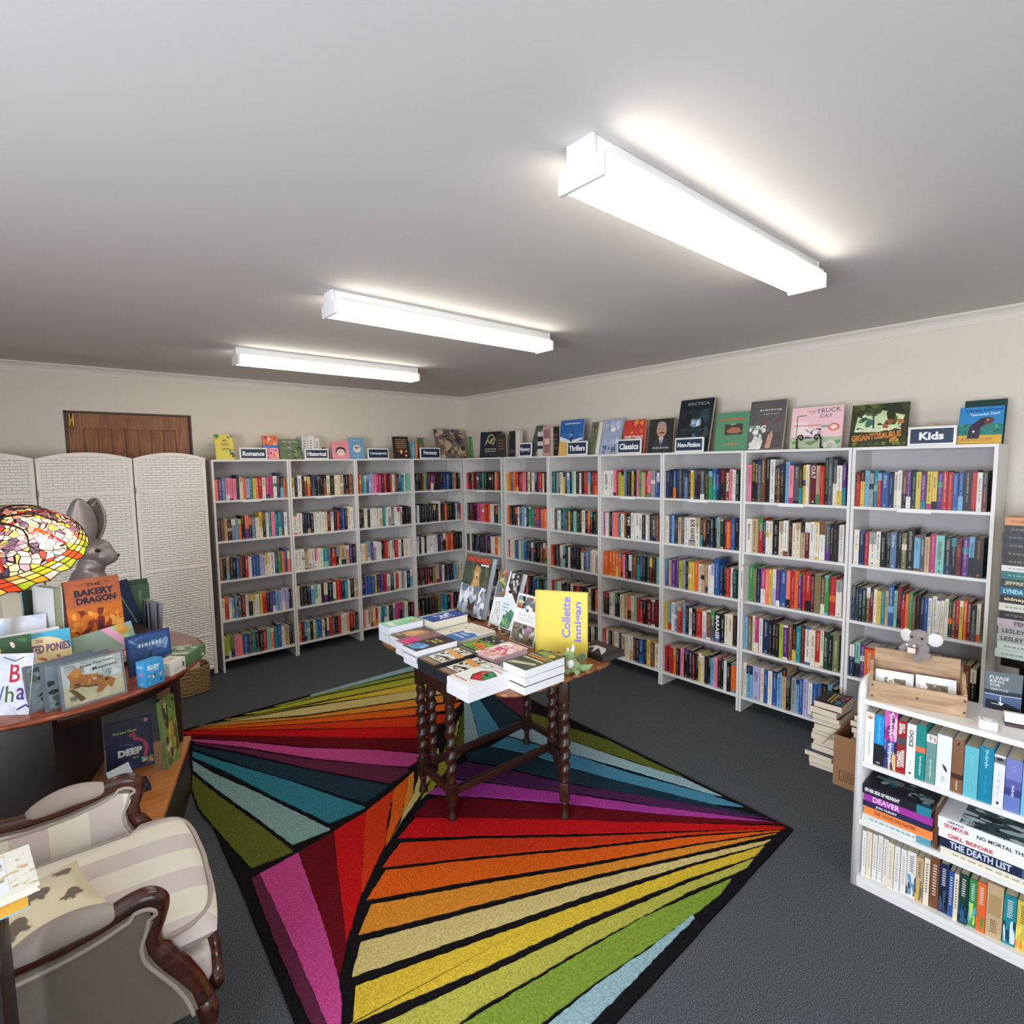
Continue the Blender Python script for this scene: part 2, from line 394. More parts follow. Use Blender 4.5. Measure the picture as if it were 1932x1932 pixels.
# ------------------------------------------------------------------ bookcases and the books in them
PAL = dict(k=(26,26,28), K=(44,34,32), n=(30,44,78), b=(46,84,144), s=(112,166,196), t=(30,128,136), T=(124,184,168), g=(56,138,76), G=(28,60,48),
           l=(156,174,58), y=(210,180,76), o=(220,100,40), r=(176,38,38), R=(96,24,32), p=(232,128,152), m=(182,54,112), P=(92,48,120), v=(172,166,206),
           w=(222,217,208), c=(224,212,186), e=(188,160,122), B=(116,70,44), a=(150,150,150), A=(80,82,86), S=(236,116,96), u=(112,112,74), i=(94,118,148))
CNAME = dict(k='black', K='dark brown', n='navy', b='blue', s='sky blue', t='teal', T='mint green', g='green', G='dark green', l='lime green', y='yellow', o='orange',
             r='red', R='maroon', p='pink', m='magenta', P='purple', v='lavender', w='white', c='cream', e='tan', B='brown', a='grey', A='dark grey', S='coral', u='olive', i='slate blue')
LIGHT = 'wcyTsvaelp'
W_, DEP, TOPZ = .630, .29, 1.80
SHZ = [1.46, 1.12, .785, .445, .11]
ORD = ['zeroth','first','second','third','fourth','fifth','sixth','seventh','eighth','ninth','tenth','eleventh','twelfth','thirteenth','fourteenth','fifteenth','sixteenth','seventeenth','eighteenth','nineteenth','twentieth']
ORD += ['twenty-'+x for x in ORD[1:10]]+['thirtieth']+['thirty-'+x for x in ORD[1:10]]+['fortieth']

def bookcase(M, wd, label, holder=True, top=None):
    o = empty('bookcase', M, label, 'bookcase', 'white laminate bookcases'); p = .016
    mb = MB(); mb.box(0, 0, 0, p, DEP, TOPZ); mb.build('side_panel', M_WHITE, o)
    mb = MB(); mb.box(wd-p, 0, 0, wd, DEP, TOPZ); mb.build('side_panel', M_WHITE, o)
    mb = MB(); mb.box(p, 0, TOPZ-p, wd-p, DEP, TOPZ); mb.build('top_board', M_WHITE, o)
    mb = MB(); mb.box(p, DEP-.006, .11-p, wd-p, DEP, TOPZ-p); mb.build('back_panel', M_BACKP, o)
    for i, z in enumerate(SHZ):
        mb = MB(); mb.box(p, .002, z-p, wd-p, DEP-.006, z); mb.build('shelf', M_WHITE, o)
    if holder:
        mb = MB(); z = SHZ[0]; mb.box(wd*.36, -.003, z-.022, wd*.60, .0015, z-.001); mb.build('shelf_label_strip', M_PLAST, o)
    return o

cand = []      # every shelved book before it is decided whether it is an object of its own
def parse(s):
    out = []
    for tk in s.split():
        c = tk[0]; wq = 1.0; h = 5; txt = None
        if '(' in tk: txt = tk[tk.index('(')+1:-1].replace('_', ' '); tk = tk[:tk.index('(')]
        for ch in tk[1:]:
            if ch == "'": wq *= 1.45
            elif ch == ',': wq *= .65
            elif ch.isdigit(): h = int(ch)
        out.append((c, wq, h, txt))
    return out
rng = random.Random(11)
def fill(M, wd, rows, z_of, base_h, case_name, dark=False, depth=.135, fillf=.985, x0=.018, rev=False):
    for ri, s in enumerate(rows):
        if not s: continue
        bk = parse(s); inner = wd-2*x0; ws = [q*rng.uniform(.82, 1.18) for _, q, _, _ in bk]; tot = sum(ws)
        x = x0+.002; n = len(bk)
        if case_name == 'unsigned' and ri == 2: x += .024; inner -= .024
        bh = base_h[ri] if isinstance(base_h, (list, tuple)) else base_h
        for i, (c, q, h, txt) in enumerate(bk):
            t = ws[i]/tot*inner*fillf; H = bh*(1+(h-5)*.075)*rng.uniform(.95, 1.05)
            gap = (SHZ[ri-1]-.016 if ri else TOPZ-.016)-z_of[ri] if z_of is SHZ else .24
            H = min(H, gap-.012)
            cand.append(dict(M=M, x=x, t=t, H=H, z=z_of[ri], c=c, txt=txt, y=.012+rng.uniform(0, .022), D=depth*rng.uniform(.9, 1.15),
                             case=case_name, row=ri, idx=(i if not rev else n-1-i), seed=rng.random()))
            x += t
def spine_design(mb, d, rich):
    """printed spine in the x-z plane facing -y; the mesh origin is the lower front corner"""
    r = random.Random(d['seed']); t, H, c = d['t'], d['H'], d['c']; base = PAL[c]
    light = c in LIGHT
    ink = (60, 50, 50) if light else (228, 220, 205)
    near = {'k':'nKAG','K':'kBR','n':'kbA','w':'cav','c':'we','r':'Rok','R':'krK','b':'nst','o':'rye','t':'GTb','G':'kgt'}
    if r.random() < .35: ink = r.choice([(190, 40, 40), (40, 60, 120), (120, 90, 40), (30, 30, 30)] if light else [(214, 178, 90), (236, 120, 60), (150, 200, 220), (220, 80, 90)])
    acc = PAL[r.choice('kwcrobtgyPmsnBe' if r.random() < .3 else near.get(c, 'cwkn'))]
    if not d['txt']: ink = tuple(int(ink[i]*.62+base[i]*.38) for i in range(3))
    y1, y2, y3 = -.0002, -.0004, -.0006
    def rc(a, b, e, f, col, y=y1): mb.face([(a*t, y, b*H), (e*t, y, b*H), (e*t, y, f*H), (a*t, y, f*H)], col)
    v = r.random()
    if v < .20: k = r.uniform(.12, .5); rc(0, 0, 1, k, acc)
    elif v < .32: k = r.uniform(.6, .85); rc(0, k, 1, 1, acc)
    elif v < .40: k = r.uniform(.3, .6); rc(0, k, 1, k+.16, acc)
    elif v < .46: rc(0, .0, 1, .06, acc); rc(0, .94, 1, 1, acc)
    if d['txt']:
        s = d['txt']; L = min(H*.8, t*.75*len(s)*.75)
        col = ink
        if s in ('BARASSI', 'KEATING'): col = WH
        if s == 'ELDEN RING': col = (200, 160, 90)
        lettering(mb, s, T(t/2, y3, H*.93-L/2) @ RY(PI/2), L, t*(.62 if rich else .55), col, .03)
    else:
        # title as a row of strokes too small to read
        zt = .93 if r.random() < .6 else .84; ln = r.uniform(.25, .5); z = zt; wq = r.uniform(.10, .26)
        while z > zt-ln:
            l = r.uniform(.008, .03); rc(.5-wq, z-l, .5+wq*r.uniform(.3, 1), z, ink, y2); z -= l+.012
        z = zt-ln-.06
        if r.random() < .7:
            while z > .22:
                l = r.uniform(.015, .035); rc(.5-wq*.5, z-l, .5+wq*.4, z, ink, y2); z -= l+.01
    if r.random() < .75: rc(.36, .035, .64, .035+.28*t/H, ink, y3)
def make_spine_book(mb, pb, d, rich):
    t, H, D = d['t'], d['H'], d['D']; c = PAL[d['c']]; g = .0007; e = .0012
    mb.box(g, 0, 0, t-g, .0022, H, c); mb.box(g, .0022, 0, g+e, D, H, c); mb.box(t-g-e, .0022, 0, t-g, D, H, c)
    spine_design(mb, d, rich)
    r = random.Random(d['seed']+1); q = r.uniform(.8, 1.0)
    pb.box(g+e, .0022, 0.0003, t-g-e, D-.002, H-.0022*r.choice([0, 0, 1]) - .0004, tuple(int(k*q) for k in PG))

# left-hand row along the far wall (fronts at y = 5.054), nearest to the screen first
YL_ = 5.054; xs = [1.118, 1.744, 2.378, 3.010, 3.643]
left = [('romance', 'white bookcase signed romance, first in its row beside the folding screen', [
    "S P i p p p n7 c o v t y S r c m' m w n8 K o4",
    "n B e k i s o4 k7 S7 k i4 c4 y7 K7 w7 t7 p7 t7 t7 b7 w7",
    "B k e k k b B k r w b' b v v y c w' n g o b7 S",
    "c r w s i A R w k c w y r' k P b s v v v k",
    "l l u p S b' B t k K r T' S t b7' w e' n"]),
  ('historical', 'white bookcase signed historical, between the romance and contemporary ones', [
    "y k w' k B o n n' k' k B c k' c c e n k B'", "c w' k n k k w w w c c R w k r n7 b7 k7 c7 w7", "c w w e c w p w c t' A r' i e e' e P k",
    "c K k k s T w k c k' w r' n t w k e", "o n i T k c t b' c k c r A k r c w e r' A k"]),
  ('contemporary', 'white bookcase signed contemporary, between the historical and fantasy ones', [
    "r o t T b v v p' m m R r' k r w B n b t w T T", "k k c k w w c c t w w a w w e k k k", "c c e s P a w w k r e w a r' w k w c w",
    "k b b b y n' P r w' A w r w a w n s", "p' c e e c r c t t w K k a m' k A w c k R'"]),
  ('fantasy', 'white bookcase signed fantasy, last of its row before the room corner', [
    "k G k R l b R P R k n k n n' b n k t o k k", "A w k k k k k n k k w7 k k o k k' k w b r", "w k w k w' w w w n A k o r o K k k",
    "n R G R R k u e P c k n k t s e c", "k k' k k R G u b t k p k R B"])]
for i, (nm, lb, rows) in enumerate(left):
    M = T(xs[i], YL_, 0); wd = (3.66 if i == 3 else xs[i+1])-xs[i]-.004
    bookcase(M, wd, lb); fill(M, wd, rows, SHZ, .185, nm, rev=True)
# right-hand row along the right wall (fronts at x = 3.60)
XR_ = 3.600; ys = [4.279, 3.647, 3.033, 2.420, 1.789, 1.141, .496]
MR = lambda y, x=XR_: T(x, y, 0) @ RZ(-PI/2)
right = [('mystery', 'white bookcase signed mystery, next to the narrow one in the room corner', [
    "y o b o r' k r p k c k c n r r c k", "o k k R w A s w n g t r r b o S", "r w c t b w T b n k i k k B B o", "k k y t k o k p k n b t k k s", "k r n k R A w k o k n k B c k"]),
  ('thrillers', 'white bookcase signed thrillers, between the mystery and classics ones', [
    "k t k a a c y b s k T c k w k r r s k r r", "w A w' n t A y k T k k w k o k k G", "r k A k w T k w k k k k k w k i' c w e", "r T w G k k c k r' k r' c k S", "y G w T k k c B k r k e k"]),
  ('classics', 'white bookcase signed classics, between the thrillers and non-fiction ones', [
    "w'' w' p r l y i k' y k p g e r p a' b b", "m w k p S t c B k'(TIM) w w' w k w k A B", "o o o' o o o r p k w n B t b k G R K T",
    "R k' w c n k c e S' c T r r k R' R R", "r c k e w k e' w c R k b' k y B c"]),
  ('non-fiction', 'white bookcase signed non-fiction, between the classics and the unsigned one', [
    "n' k b k A n i K y n k' A' G' g b' n K' B'(KEATING) p w G", "c b s n e A w' w''(BOB_HAWKE) c k B k k G a G R o b k", "b e P' P l a k y y o w e e w w b'8 n k r w G",
    "y s w s r s k w k r' w B A k'(BARASSI) k c c k", "r r r o k p k' k R k y c k k s p k k w k o'"]),
  ('unsigned', 'white bookcase without a sign, between the non-fiction and kids ones', [
    "p k7(ELDEN_RING) k7(ELDEN_RING) A7 B7 k7 w7' k B k s6 p A' k y c R'(CULT) e r G7 A8 A6 w' P", "w' e' r n w c k' c' w k c c e R w c w' A k k w",
    "g u n m' S y w P b'' S r o P r r' R u' B g r' w'", "s u c m w n' k k k l P B k t R w' c r c G k u'", "c s' v' c b w b s e7 k a s b v w b b k s k"]),
  ('kids', 'white bookcase signed kids, last of its row beside the tower of books', [
    "r y s a t r b' n c w B P G y P y y P r r b b K' r w K", "w n r w' w k k i k u k'7 s A e m T' k k R P s k'",
    "n k k G B R c y t e b'7 T R'8 r o g B k n b w w w c w G B r y o R k c", "n T P o'' v A s k b u r u g y k a b e B k", ""])]
for i, (nm, lb, rows) in enumerate(right):
    M = MR(ys[i]); wd = ys[i]-ys[i+1]-.004
    bookcase(M, wd, lb, top=None)
    fill(M, wd, rows, SHZ, [.185, .19, .20, .21, .215, .2][i] if nm != 'unsigned' else [.245, .225, .235, .235, .23], nm, fillf=.97)
# narrow unit standing across the corner
Mc = T(3.585, 4.955, 0) @ RZ(-PI/2+.035)
bookcase(Mc, .630, 'white bookcase in the room corner, between the fantasy and mystery ones')
fill(Mc, .630, ["p K o R R A n g G k k K S B", "k K R k m' p o r o w k r T", "A w k k n K G P k w w o c", "n k r u t b n w o k e", "k r B n k c k R k"], SHZ, .185, 'corner', fillf=.93)

# which shelved books become objects of their own: the ones that show largest
def area_px(d, H=None):
    Mx = d['M'] @ T(d['x'], d['y'], d['z']); a = pix(Mx @ Vector((0, 0, 0))); b = pix(Mx @ Vector((d['t'], 0, 0))); c = pix(Mx @ Vector((0, 0, d['H'])))
    return abs((b[0]-a[0])*(c[1]-a[1]))
def hidden(d):
    n, r = d['case'], d['row']
    return (n == 'kids' and r >= 3) or (n in ('corner', 'mystery', 'thrillers') and r >= 3)
# ------------------------------------------------------------------ rug
def Zm(a, b, k): return lambda x, y: (a+x/k, b+y/k)
z1 = Zm(330, 1230, 3.22); z2 = Zm(800, 1230, 2.76); z3 = Zm(380, 1480, 3.22); z4 = Zm(900, 1480, 3.22)
def wp(fn, pts): return [at(*fn(x, y), z=.015) for x, y in pts]
RC = dict(pale=(150,180,186), green=(136,150,60), lime=(176,172,58), yellow=(214,182,58), cream=(208,188,120), oy=(220,140,48), orange=(222,96,28), ro=(206,58,26), red=(196,26,28),
          mar=(104,20,28), pink=(196,74,138), plum=(98,42,66), navy=(34,56,68), teal=(54,124,140), gt=(132,164,162), olive=(96,102,40), blue=(74,138,164), purple=(84,40,84), pp=(176,64,152), lgreen=(128,152,56), oyel=(180,176,76))
ST = [
 ('pale', z1, [(820,262),(1420,92),(1640,45),(1640,72),(1420,118),(830,268)]),
 ('green', z1, [(600,330),(830,270),(1640,76),(1640,104),(1400,155),(900,258),(640,330)]),
 ('lime', z1, [(420,378),(640,334),(900,268),(1640,116),(1640,150),(1400,198),(870,300),(500,375)]),
 ('yellow', z1, [(300,412),(500,382),(870,312),(1640,158),(1650,195),(1400,240),(800,325),(350,410)]),
 ('cream', z1, [(150,450),(350,418),(800,338),(1640,208),(1690,240),(1400,290),(800,380),(380,418)]),
 ('oy', z1, [(130,462),(380,425),(800,392),(1400,300),(1680,255),(1745,285),(1400,337),(800,402),(350,440)]),
 ('orange', z1, [(100,470),(350,447),(800,410),(1400,347),(1742,305),(1705,345),(1520,370),(1400,387),(800,432),(300,465)]),
 ('ro', z1, [(80,478),(300,470),(800,440),(1400,397),(1712,375),(1670,420),(1530,450),(1400,455),(800,465),(250,480)]),
 ('red', z1, [(50,485),(250,485),(800,474),(1100,467),(1600,458),(1560,525),(1100,520),(800,515),(250,505),(60,500)]),
 ('mar', z1, [(60,505),(250,512),(800,522),(1400,530),(1560,535),(1530,602),(1400,606),(800,575),(400,540),(90,520)]),
 ('pink', z1, [(100,530),(400,545),(800,585),(1200,595),(1535,625),(1420,695),(1200,680),(800,640),(400,575),(120,545)]),
 ('plum', z1, [(120,552),(400,587),(800,652),(1415,708),(1420,728),(1310,798),(800,703),(400,610),(130,560)]),
 ('navy', z1, [(110,572),(400,624),(800,717),(1300,812),(1285,832),(1150,915),(800,808),(500,720),(110,590)]),
 ('teal', z1, [(108,605),(300,668),(700,785),(1160,945),(940,1040),(600,880),(300,722),(108,640)]),
 ('gt', z1, [(105,660),(250,745),(500,855),(945,1078),(715,1172),(450,975),(250,832),(110,720)]),
 ('olive', z1, [(105,745),(250,862),(450,1005),(700,1195),(718,1215),(465,1312),(350,1190),(150,960),(105,840)]),
 ('plum', z3, [(305,568),(350,545),(430,700),(600,1078),(790,1520),(960,1900),(900,1900),(690,1520),(640,1400),(480,1040),(370,760)]),
 ('pink', z3, [(352,542),(590,415),(640,560),(760,900),(835,1180),(850,1300),(850,1560),(840,1800),(940,1900),(790,1520),(600,1075),(430,700)]),
 ('mar', z3, [(597,410),(800,290),(820,480),(870,850),(880,1000),(840,1180),(760,900),(640,560)]),
 ('red', z3, [(805,285),(1000,165),(985,380),(965,680),(920,840),(880,960),(850,700),(820,450)]),
 ('ro', z3, [(1003,160),(1168,32),(1150,200),(1110,380),(1060,480),(968,680),(978,450)]),
 ('orange', z3, [(1172,28),(1255,-48),(1238,90),(1203,240),(1120,375),(1130,220)]),
 ('oy', z3, [(1257,-48),(1292,-82),(1286,65),(1243,145),(1168,286),(1124,368),(1206,240),(1240,90)]),
 ('cream', z1, [(1448,870),(1500,690),(1600,585),(1612,640),(1560,760),(1490,870),(1420,970),(1330,1090),(1405,950)]),
 ('lime', z1, [(1560,772),(1615,648),(1690,480),(1738,385),(1722,450),(1695,600),(1660,700),(1570,830),(1495,895)]),
 ('olive', z1, [(1742,395),(1756,350),(1756,605),(1668,700),(1702,590)]),
 ('pale', z2, [(208,255),(222,190),(258,200),(238,262),(285,450),(210,480)]),
 ('blue', z2, [(241,262),(262,200),(290,200),(285,240),(393,400),(288,448)]),
 ('navy', z2, [(288,240),(293,200),(340,185),(370,235),(515,345),(396,400)]),
 ('plum', z2, [(373,235),(345,185),(440,150),(560,250),(560,300),(525,345),(505,345)]),
 ('olive', z2, [(520,310),(600,330),(760,395),(960,460),(1200,580),(1350,650),(1290,640),(1100,570),(760,460),(600,380),(520,345)]),
 ('pale', z2, [(440,435),(540,385),(620,398),(770,468),(1100,580),(1350,657),(1550,750),(1500,740),(1000,592),(770,528),(560,465)]),
 ('blue', z2, [(350,490),(432,442),(600,487),(770,534),(1100,640),(1500,747),(1660,805),(1500,790),(1000,667),(770,602),(550,530)]),
 ('navy', z2, [(215,530),(340,494),(550,540),(770,612),(1100,694),(1500,797),(1740,850),(1400,797),(1000,722),(770,680),(400,590),(230,562)]),
 ('purple', z2, [(130,620),(220,572),(400,605),(770,692),(1100,744),(1500,815),(1790,866),(1400,834),(1000,762),(770,732),(400,682),(150,650)]),
 ('pp', z2, [(20,735),(130,663),(400,693),(770,742),(1200,806),(1815,884),(1400,858),(1000,818),(770,792),(350,756),(120,745)]),
]
STM = [
 ('mar', [z3(1290,192)]+[z3(1385,90)]+[z2(p,q) for p, q in [(120,756),(350,768),(770,802),(1200,845),(1865,893),(1400,887),(1000,885),(770,870),(350,868),(0,852)]]),
 ('red', [z3(1300,202)]+[z4(p,q) for p, q in [(0,207),(500,214),(1000,228),(1868,255),(1868,264),(1300,277),(560,298),(0,308)]]+[z3(1195,325)]),
 ('ro', [z3(1210,355)]+[z4(p,q) for p, q in [(0,330),(560,320),(1300,292),(1850,268),(1300,302),(700,370),(0,435)]]+[z3(1100,500)]),
 ('orange', [z3(1120,522)]+[z4(p,q) for p, q in [(0,457),(700,392),(1300,320),(1840,280),(1300,360),(700,468),(0,578)]]+[z3(1005,700)]),
 ('oy', [z3(1032,732)]+[z4(p,q) for p, q in [(0,612),(700,497),(1300,378),(1820,297),(1300,415),(700,550),(0,728)]]+[z3(955,912)]),
 ('cream', [z3(968,960)]+[z4(p,q) for p, q in [(0,768),(700,582),(1300,442),(1785,335),(1740,362),(1300,477),(700,660),(0,903)]]+[z3(915,1165)]),
 ('yellow', [z3(937,1227)]+[z4(p,q) for p, q in [(0,957),(700,707),(1300,502),(1745,374),(1690,434),(1300,562),(700,800),(0,1130)]]+[z3(905,1455), z3(900,1640)]),
 ('oyel', [z3(1000,1640), z3(1000,1500)]+[z4(p,q) for p, q in [(0,1187),(700,852),(1300,592),(1680,452),(1640,502),(1550,545),(1300,642),(700,962),(0,1365),(-350,1640)]]),
 ('lgreen', [z4(p,q) for p, q in [(1545,572),(1380,642),(1000,812),(500,1102),(0,1402),(-300,1600),(-300,1760),(100,1720),(400,1440),(750,1180),(1080,960),(1370,750),(1485,660)]]),
 ('pale', [z4(p,q) for p, q in [(1312,792),(1080,972),(750,1202),(450,1442),(230,1660),(500,1660),(700,1440),(950,1190),(1200,930),(1322,812)]]),
]
m_rug = mat('shaggy_pile', rough=1.0, attr=True, noise=(110, 0.34, 8), bump=0.7, bscale=330, spec=0.05)
mbr = MB()
RUGC = [(.565, 4.10), (2.70, 4.07), (2.585, 1.005), (.475, .98)]
# dark backing with slightly rounded corners and edges that are not quite straight
def edge(a, b, n=24, bow=0.0):
    out = []
    for i in range(n):
        t = i/n; out.append((a[0]+(b[0]-a[0])*t+bow*math.sin(PI*t)+rng.uniform(-.002, .002), a[1]+(b[1]-a[1])*t+rng.uniform(-.002, .002)))
    return out
outl = edge(RUGC[0], RUGC[1])+edge(RUGC[1], RUGC[2], bow=.0)+edge(RUGC[2], RUGC[3])+edge(RUGC[3], RUGC[0], bow=.02)
mbr.prism(outl, 0.0005, .0115, (26, 24, 26))
def jag(P):
    out = []
    n = len(P)
    for i in range(n):
        a, b = P[i], P[(i+1) % n]; d = b-a; L = math.hypot(d.x, d.y); k = max(1, int(L/.018)); nx, ny = -d.y/(L+1e-9), d.x/(L+1e-9)
        for j in range(k):
            t = j/k; w = rng.uniform(-.0022, .0022) if j else 0; out.append((a.x+d.x*t+nx*w, a.y+d.y*t+ny*w))
    return out
for i, st in enumerate(ST+STM):
    P = wp(st[1], st[2]) if len(st) == 3 else [at(*q, z=.015) for q in st[1]]
    mbr.prism(jag(P), .009, .0165, RC[st[0]])
tag(mbr.build('rug', m_rug), 'multicoloured shaggy rug with fans of rainbow stripes edged in black', 'rug')

# ------------------------------------------------------------------ low white bookcase beside the counter
LX, LY = 2.425, .716
ML = T(LX, LY, 0) @ RZ(-PI/2); LL = 1.15; LD = .275
lo = empty('low_bookcase', ML, 'low white painted bookcase with rounded end panel and a pine box on top', 'bookcase')
for s in (0, 1):
    mb = MB(); a = s*(LL-.022)
    pr = [(0, 0), (LD, 0), (LD, .862), (.05, .862), (.022, .852), (.006, .83), (0, .80)]
    bm = bmesh.new(); f0 = [bm.verts.new((a, p, q)) for p, q in pr]; f1 = [bm.verts.new((a+.022, p, q)) for p, q in pr]
    k = len(pr)
    for i in range(k): bm.faces.new((f0[i], f1[i], f1[(i+1) % k], f0[(i+1) % k]))
    bm.faces.new(f0[::-1]); bm.faces.new(f1); bmesh.ops.recalc_face_normals(bm, faces=bm.faces)
    bmesh.ops.bevel(bm, geom=list(bm.edges), offset=.003, segments=2, affect='EDGES'); mb.frombm(bm, (0,0,0), True)
    mb.build('side_panel', M_WHITE, lo)
LZ = [.790, .533, .288, .045]
for i, z in enumerate(LZ):
    mb = MB(); mb.box(.022, .002, z-.020, LL-.022, LD-.006, z); mb.build('top_board' if i == 0 else 'shelf', M_WHITE, lo)
mb = MB(); mb.box(.022, LD-.006, .0, LL-.022, LD, .79); mb.build('back_panel', M_WHITE, lo)
mb = MB(); mb.box(.022, .006, 0, LL-.022, .02, .025); mb.build('plinth', M_WHITE, lo)

def spine_book(M, t, H, D, c, label, txt=None, tcol=WH, pages=PG, band=None, group=None, deco=None, seed=1):
    """upright book with its printed spine facing -y at y=0"""
    o = empty('book', M, label, 'book', group); mb = MB(); pb = MB()
    c = PAL[c] if isinstance(c, str) else c
    mb.box(.0005, 0, 0, t-.0005, .0025, H, c); mb.box(.0005, .0025, 0, .002, D, H, c); mb.box(t-.002, .0025, 0, t-.0005, D, H, c)
    if band:
        for a, b, col in band: mb.face([(.0005, -.0002, a*H), (t-.0005, -.0002, a*H), (t-.0005, -.0002, b*H), (.0005, -.0002, b*H)], col)
    if deco: art(mb, t, H, deco, y=-.0003)
    if txt:
        for s, cz, L, wd, xo, col in txt: lettering(mb, s, T(t*(.5+xo), -.0008, H*cz) @ RY(PI/2), L*H, wd*t, col, .03)
    mb.build('cover', M_PRINT, o); pb.box(.002, .0025, .0003, t-.002, D-.003, H-.0025, pages); pb.build('page_block', M_PAGES, o)
    books_made.append(o); return o
# upper shelf: spines (thickness, height, colour, label, texts, bands)
GL = 'books in the low white bookcase'
SC_ = lambda *q, **k: [scrawl(*q, **k)]
up = [
 (.030,.205,(236,234,236),'white spined book with black script, first on the upper shelf of the low bookcase',None,[(.88,1,(228,206,190))],SC_(.5,.15,.62,(70,70,76))+[('ell',.5,.9,.3,.03,(190,130,110))]),
 (.033,.205,(26,30,34),'book with bright blue upper spine and black lower half, upper shelf of the low bookcase',None,[(.42,1,(22,140,204))],SC_(.5,.46,.95,(150,210,240))+[('lines',.3,.03,.7,.08,1,(200,200,200))]),
 (.041,.232,(58,60,112),'tall thick book with purple and gold swirled spine, upper shelf of the low bookcase',None,[(.5,1,(168,44,128))],[('blobs', 0, .5, 1, 1, [(214,90,170),(110,36,110),(240,180,200)], 16, .22, 5), ('blobs', 0, 0, 1, .5, [(96,104,170),(34,36,80),(220,180,110)], 16, .22, 6)]+SC_(.5,.55,.97,(250,236,250),.09,.22)+SC_(.5,.08,.46,(236,236,250),.09,.22)),
 (.030,.208,(152,30,36),'dark red book lettered in white, upper shelf of the low bookcase',[('WARSAW',.29,.33,.42,.16,WH),('ORPHAN',.26,.30,.42,-.22,WH),('KELLY',.86,.17,.30,.16,WH),('RIMMER',.84,.21,.30,-.18,WH)],[(.54,.68,(76,72,72))],None),
 (.029,.205,(238,238,240),'white book lettered choice in black down the spine, upper shelf of the low bookcase',[('CHOICE',.73,.32,.50,0,(24,24,28))],None,[('lines',.4,.2,.6,.32,4,(120,120,126)),('ell',.5,.07,.16,.02,(80,80,84)),('curve',[(.3,.93),(.7,.93)],.03,(60,60,64))]),
 (.030,.213,(24,128,122),'teal hardback with orange square on its spine, upper shelf of the low bookcase',None,[(.5,.6,(216,110,70))],SC_(.5,.08,.44,(190,226,214),.08)),
 (.031,.187,(104,142,136),'sage green book with pale cap band, upper shelf of the low bookcase',None,[(.84,1,(222,214,206))],SC_(.5,.12,.5,(214,226,220),.06)+[('blobs',.2,.86,.9,.98,[(150,110,110),(120,100,100)],4,.08,3)]),
 (.044,.198,(220,222,238),'thick pale lilac book with a dark feather mark, upper shelf of the low bookcase',None,None,[('poly',[(.40,.47),(.62,.42),(.78,.34),(.68,.32),(.5,.38)],(50,34,44)),('lines',.4,.12,.6,.24,3,(150,150,170))]),
 (.034,.196,(126,84,58),'brown book with pale lettering at its foot, upper shelf of the low bookcase',None,[(.26,.36,(60,36,28))],SC_(.5,.05,.22,(226,206,180),.09)+SC_(.5,.9,.96,(206,180,150),.07)),
 (.040,.186,(92,174,184),'pale turquoise book, upper shelf of the low bookcase',None,None,[('lines',.4,.6,.6,.85,4,(130,196,204)),('blobs',.3,.1,.8,.35,[(84,160,170),(110,184,190)],5,.1,2)]),
 (.038,.200,(14,122,150),'deep turquoise hardback standing past the pale turquoise one, upper shelf of the low bookcase',None,None,SC_(.5,.62,.96,(170,220,230),.05,.2)+SC_(.5,.15,.5,(60,160,190),.04)),
 (.030,.185,(216,214,226),'white book with a black flower atop its spine, upper shelf of the low bookcase',None,[(.84,.96,(110,110,118))],[('ell',.5,.92,.3,.03,(40,36,40)),('lines',.42,.2,.58,.7,4,(186,186,196)),('ell',.5,.08,.12,.03,(50,50,56))]),
 (.042,.185,(112,118,176),'violet blue book with a misty spine, upper shelf of the low bookcase',None,[(0,.3,(96,116,176)),(.3,.44,(54,58,118)),(.44,.6,(84,88,150))],SC_(.5,.28,.5,(200,204,230),.05)+[('lines',.4,.75,.6,.9,2,(140,146,196))]),
 (.044,.182,(110,176,200),'sky blue book with dark blue letters, upper shelf of the low bookcase',[('PLEA',.84,.26,.36,0,(40,80,120))],None,[('lines',.35,.2,.65,.6,4,(70,120,150))]),
 (.036,.190,(200,190,170),'cream spined book, last one in view on the upper shelf of the low bookcase',None,[(0,.2,(120,60,50))],None)]
x = .028
for t, H, c, lb, tx, bd, dc in up:
    spine_book(ML @ T(x, .012, LZ[1]), t, H, .15, c, lb, tx, band=bd, group=GL, deco=dc, seed=int(x*1000)); x += t+.0008
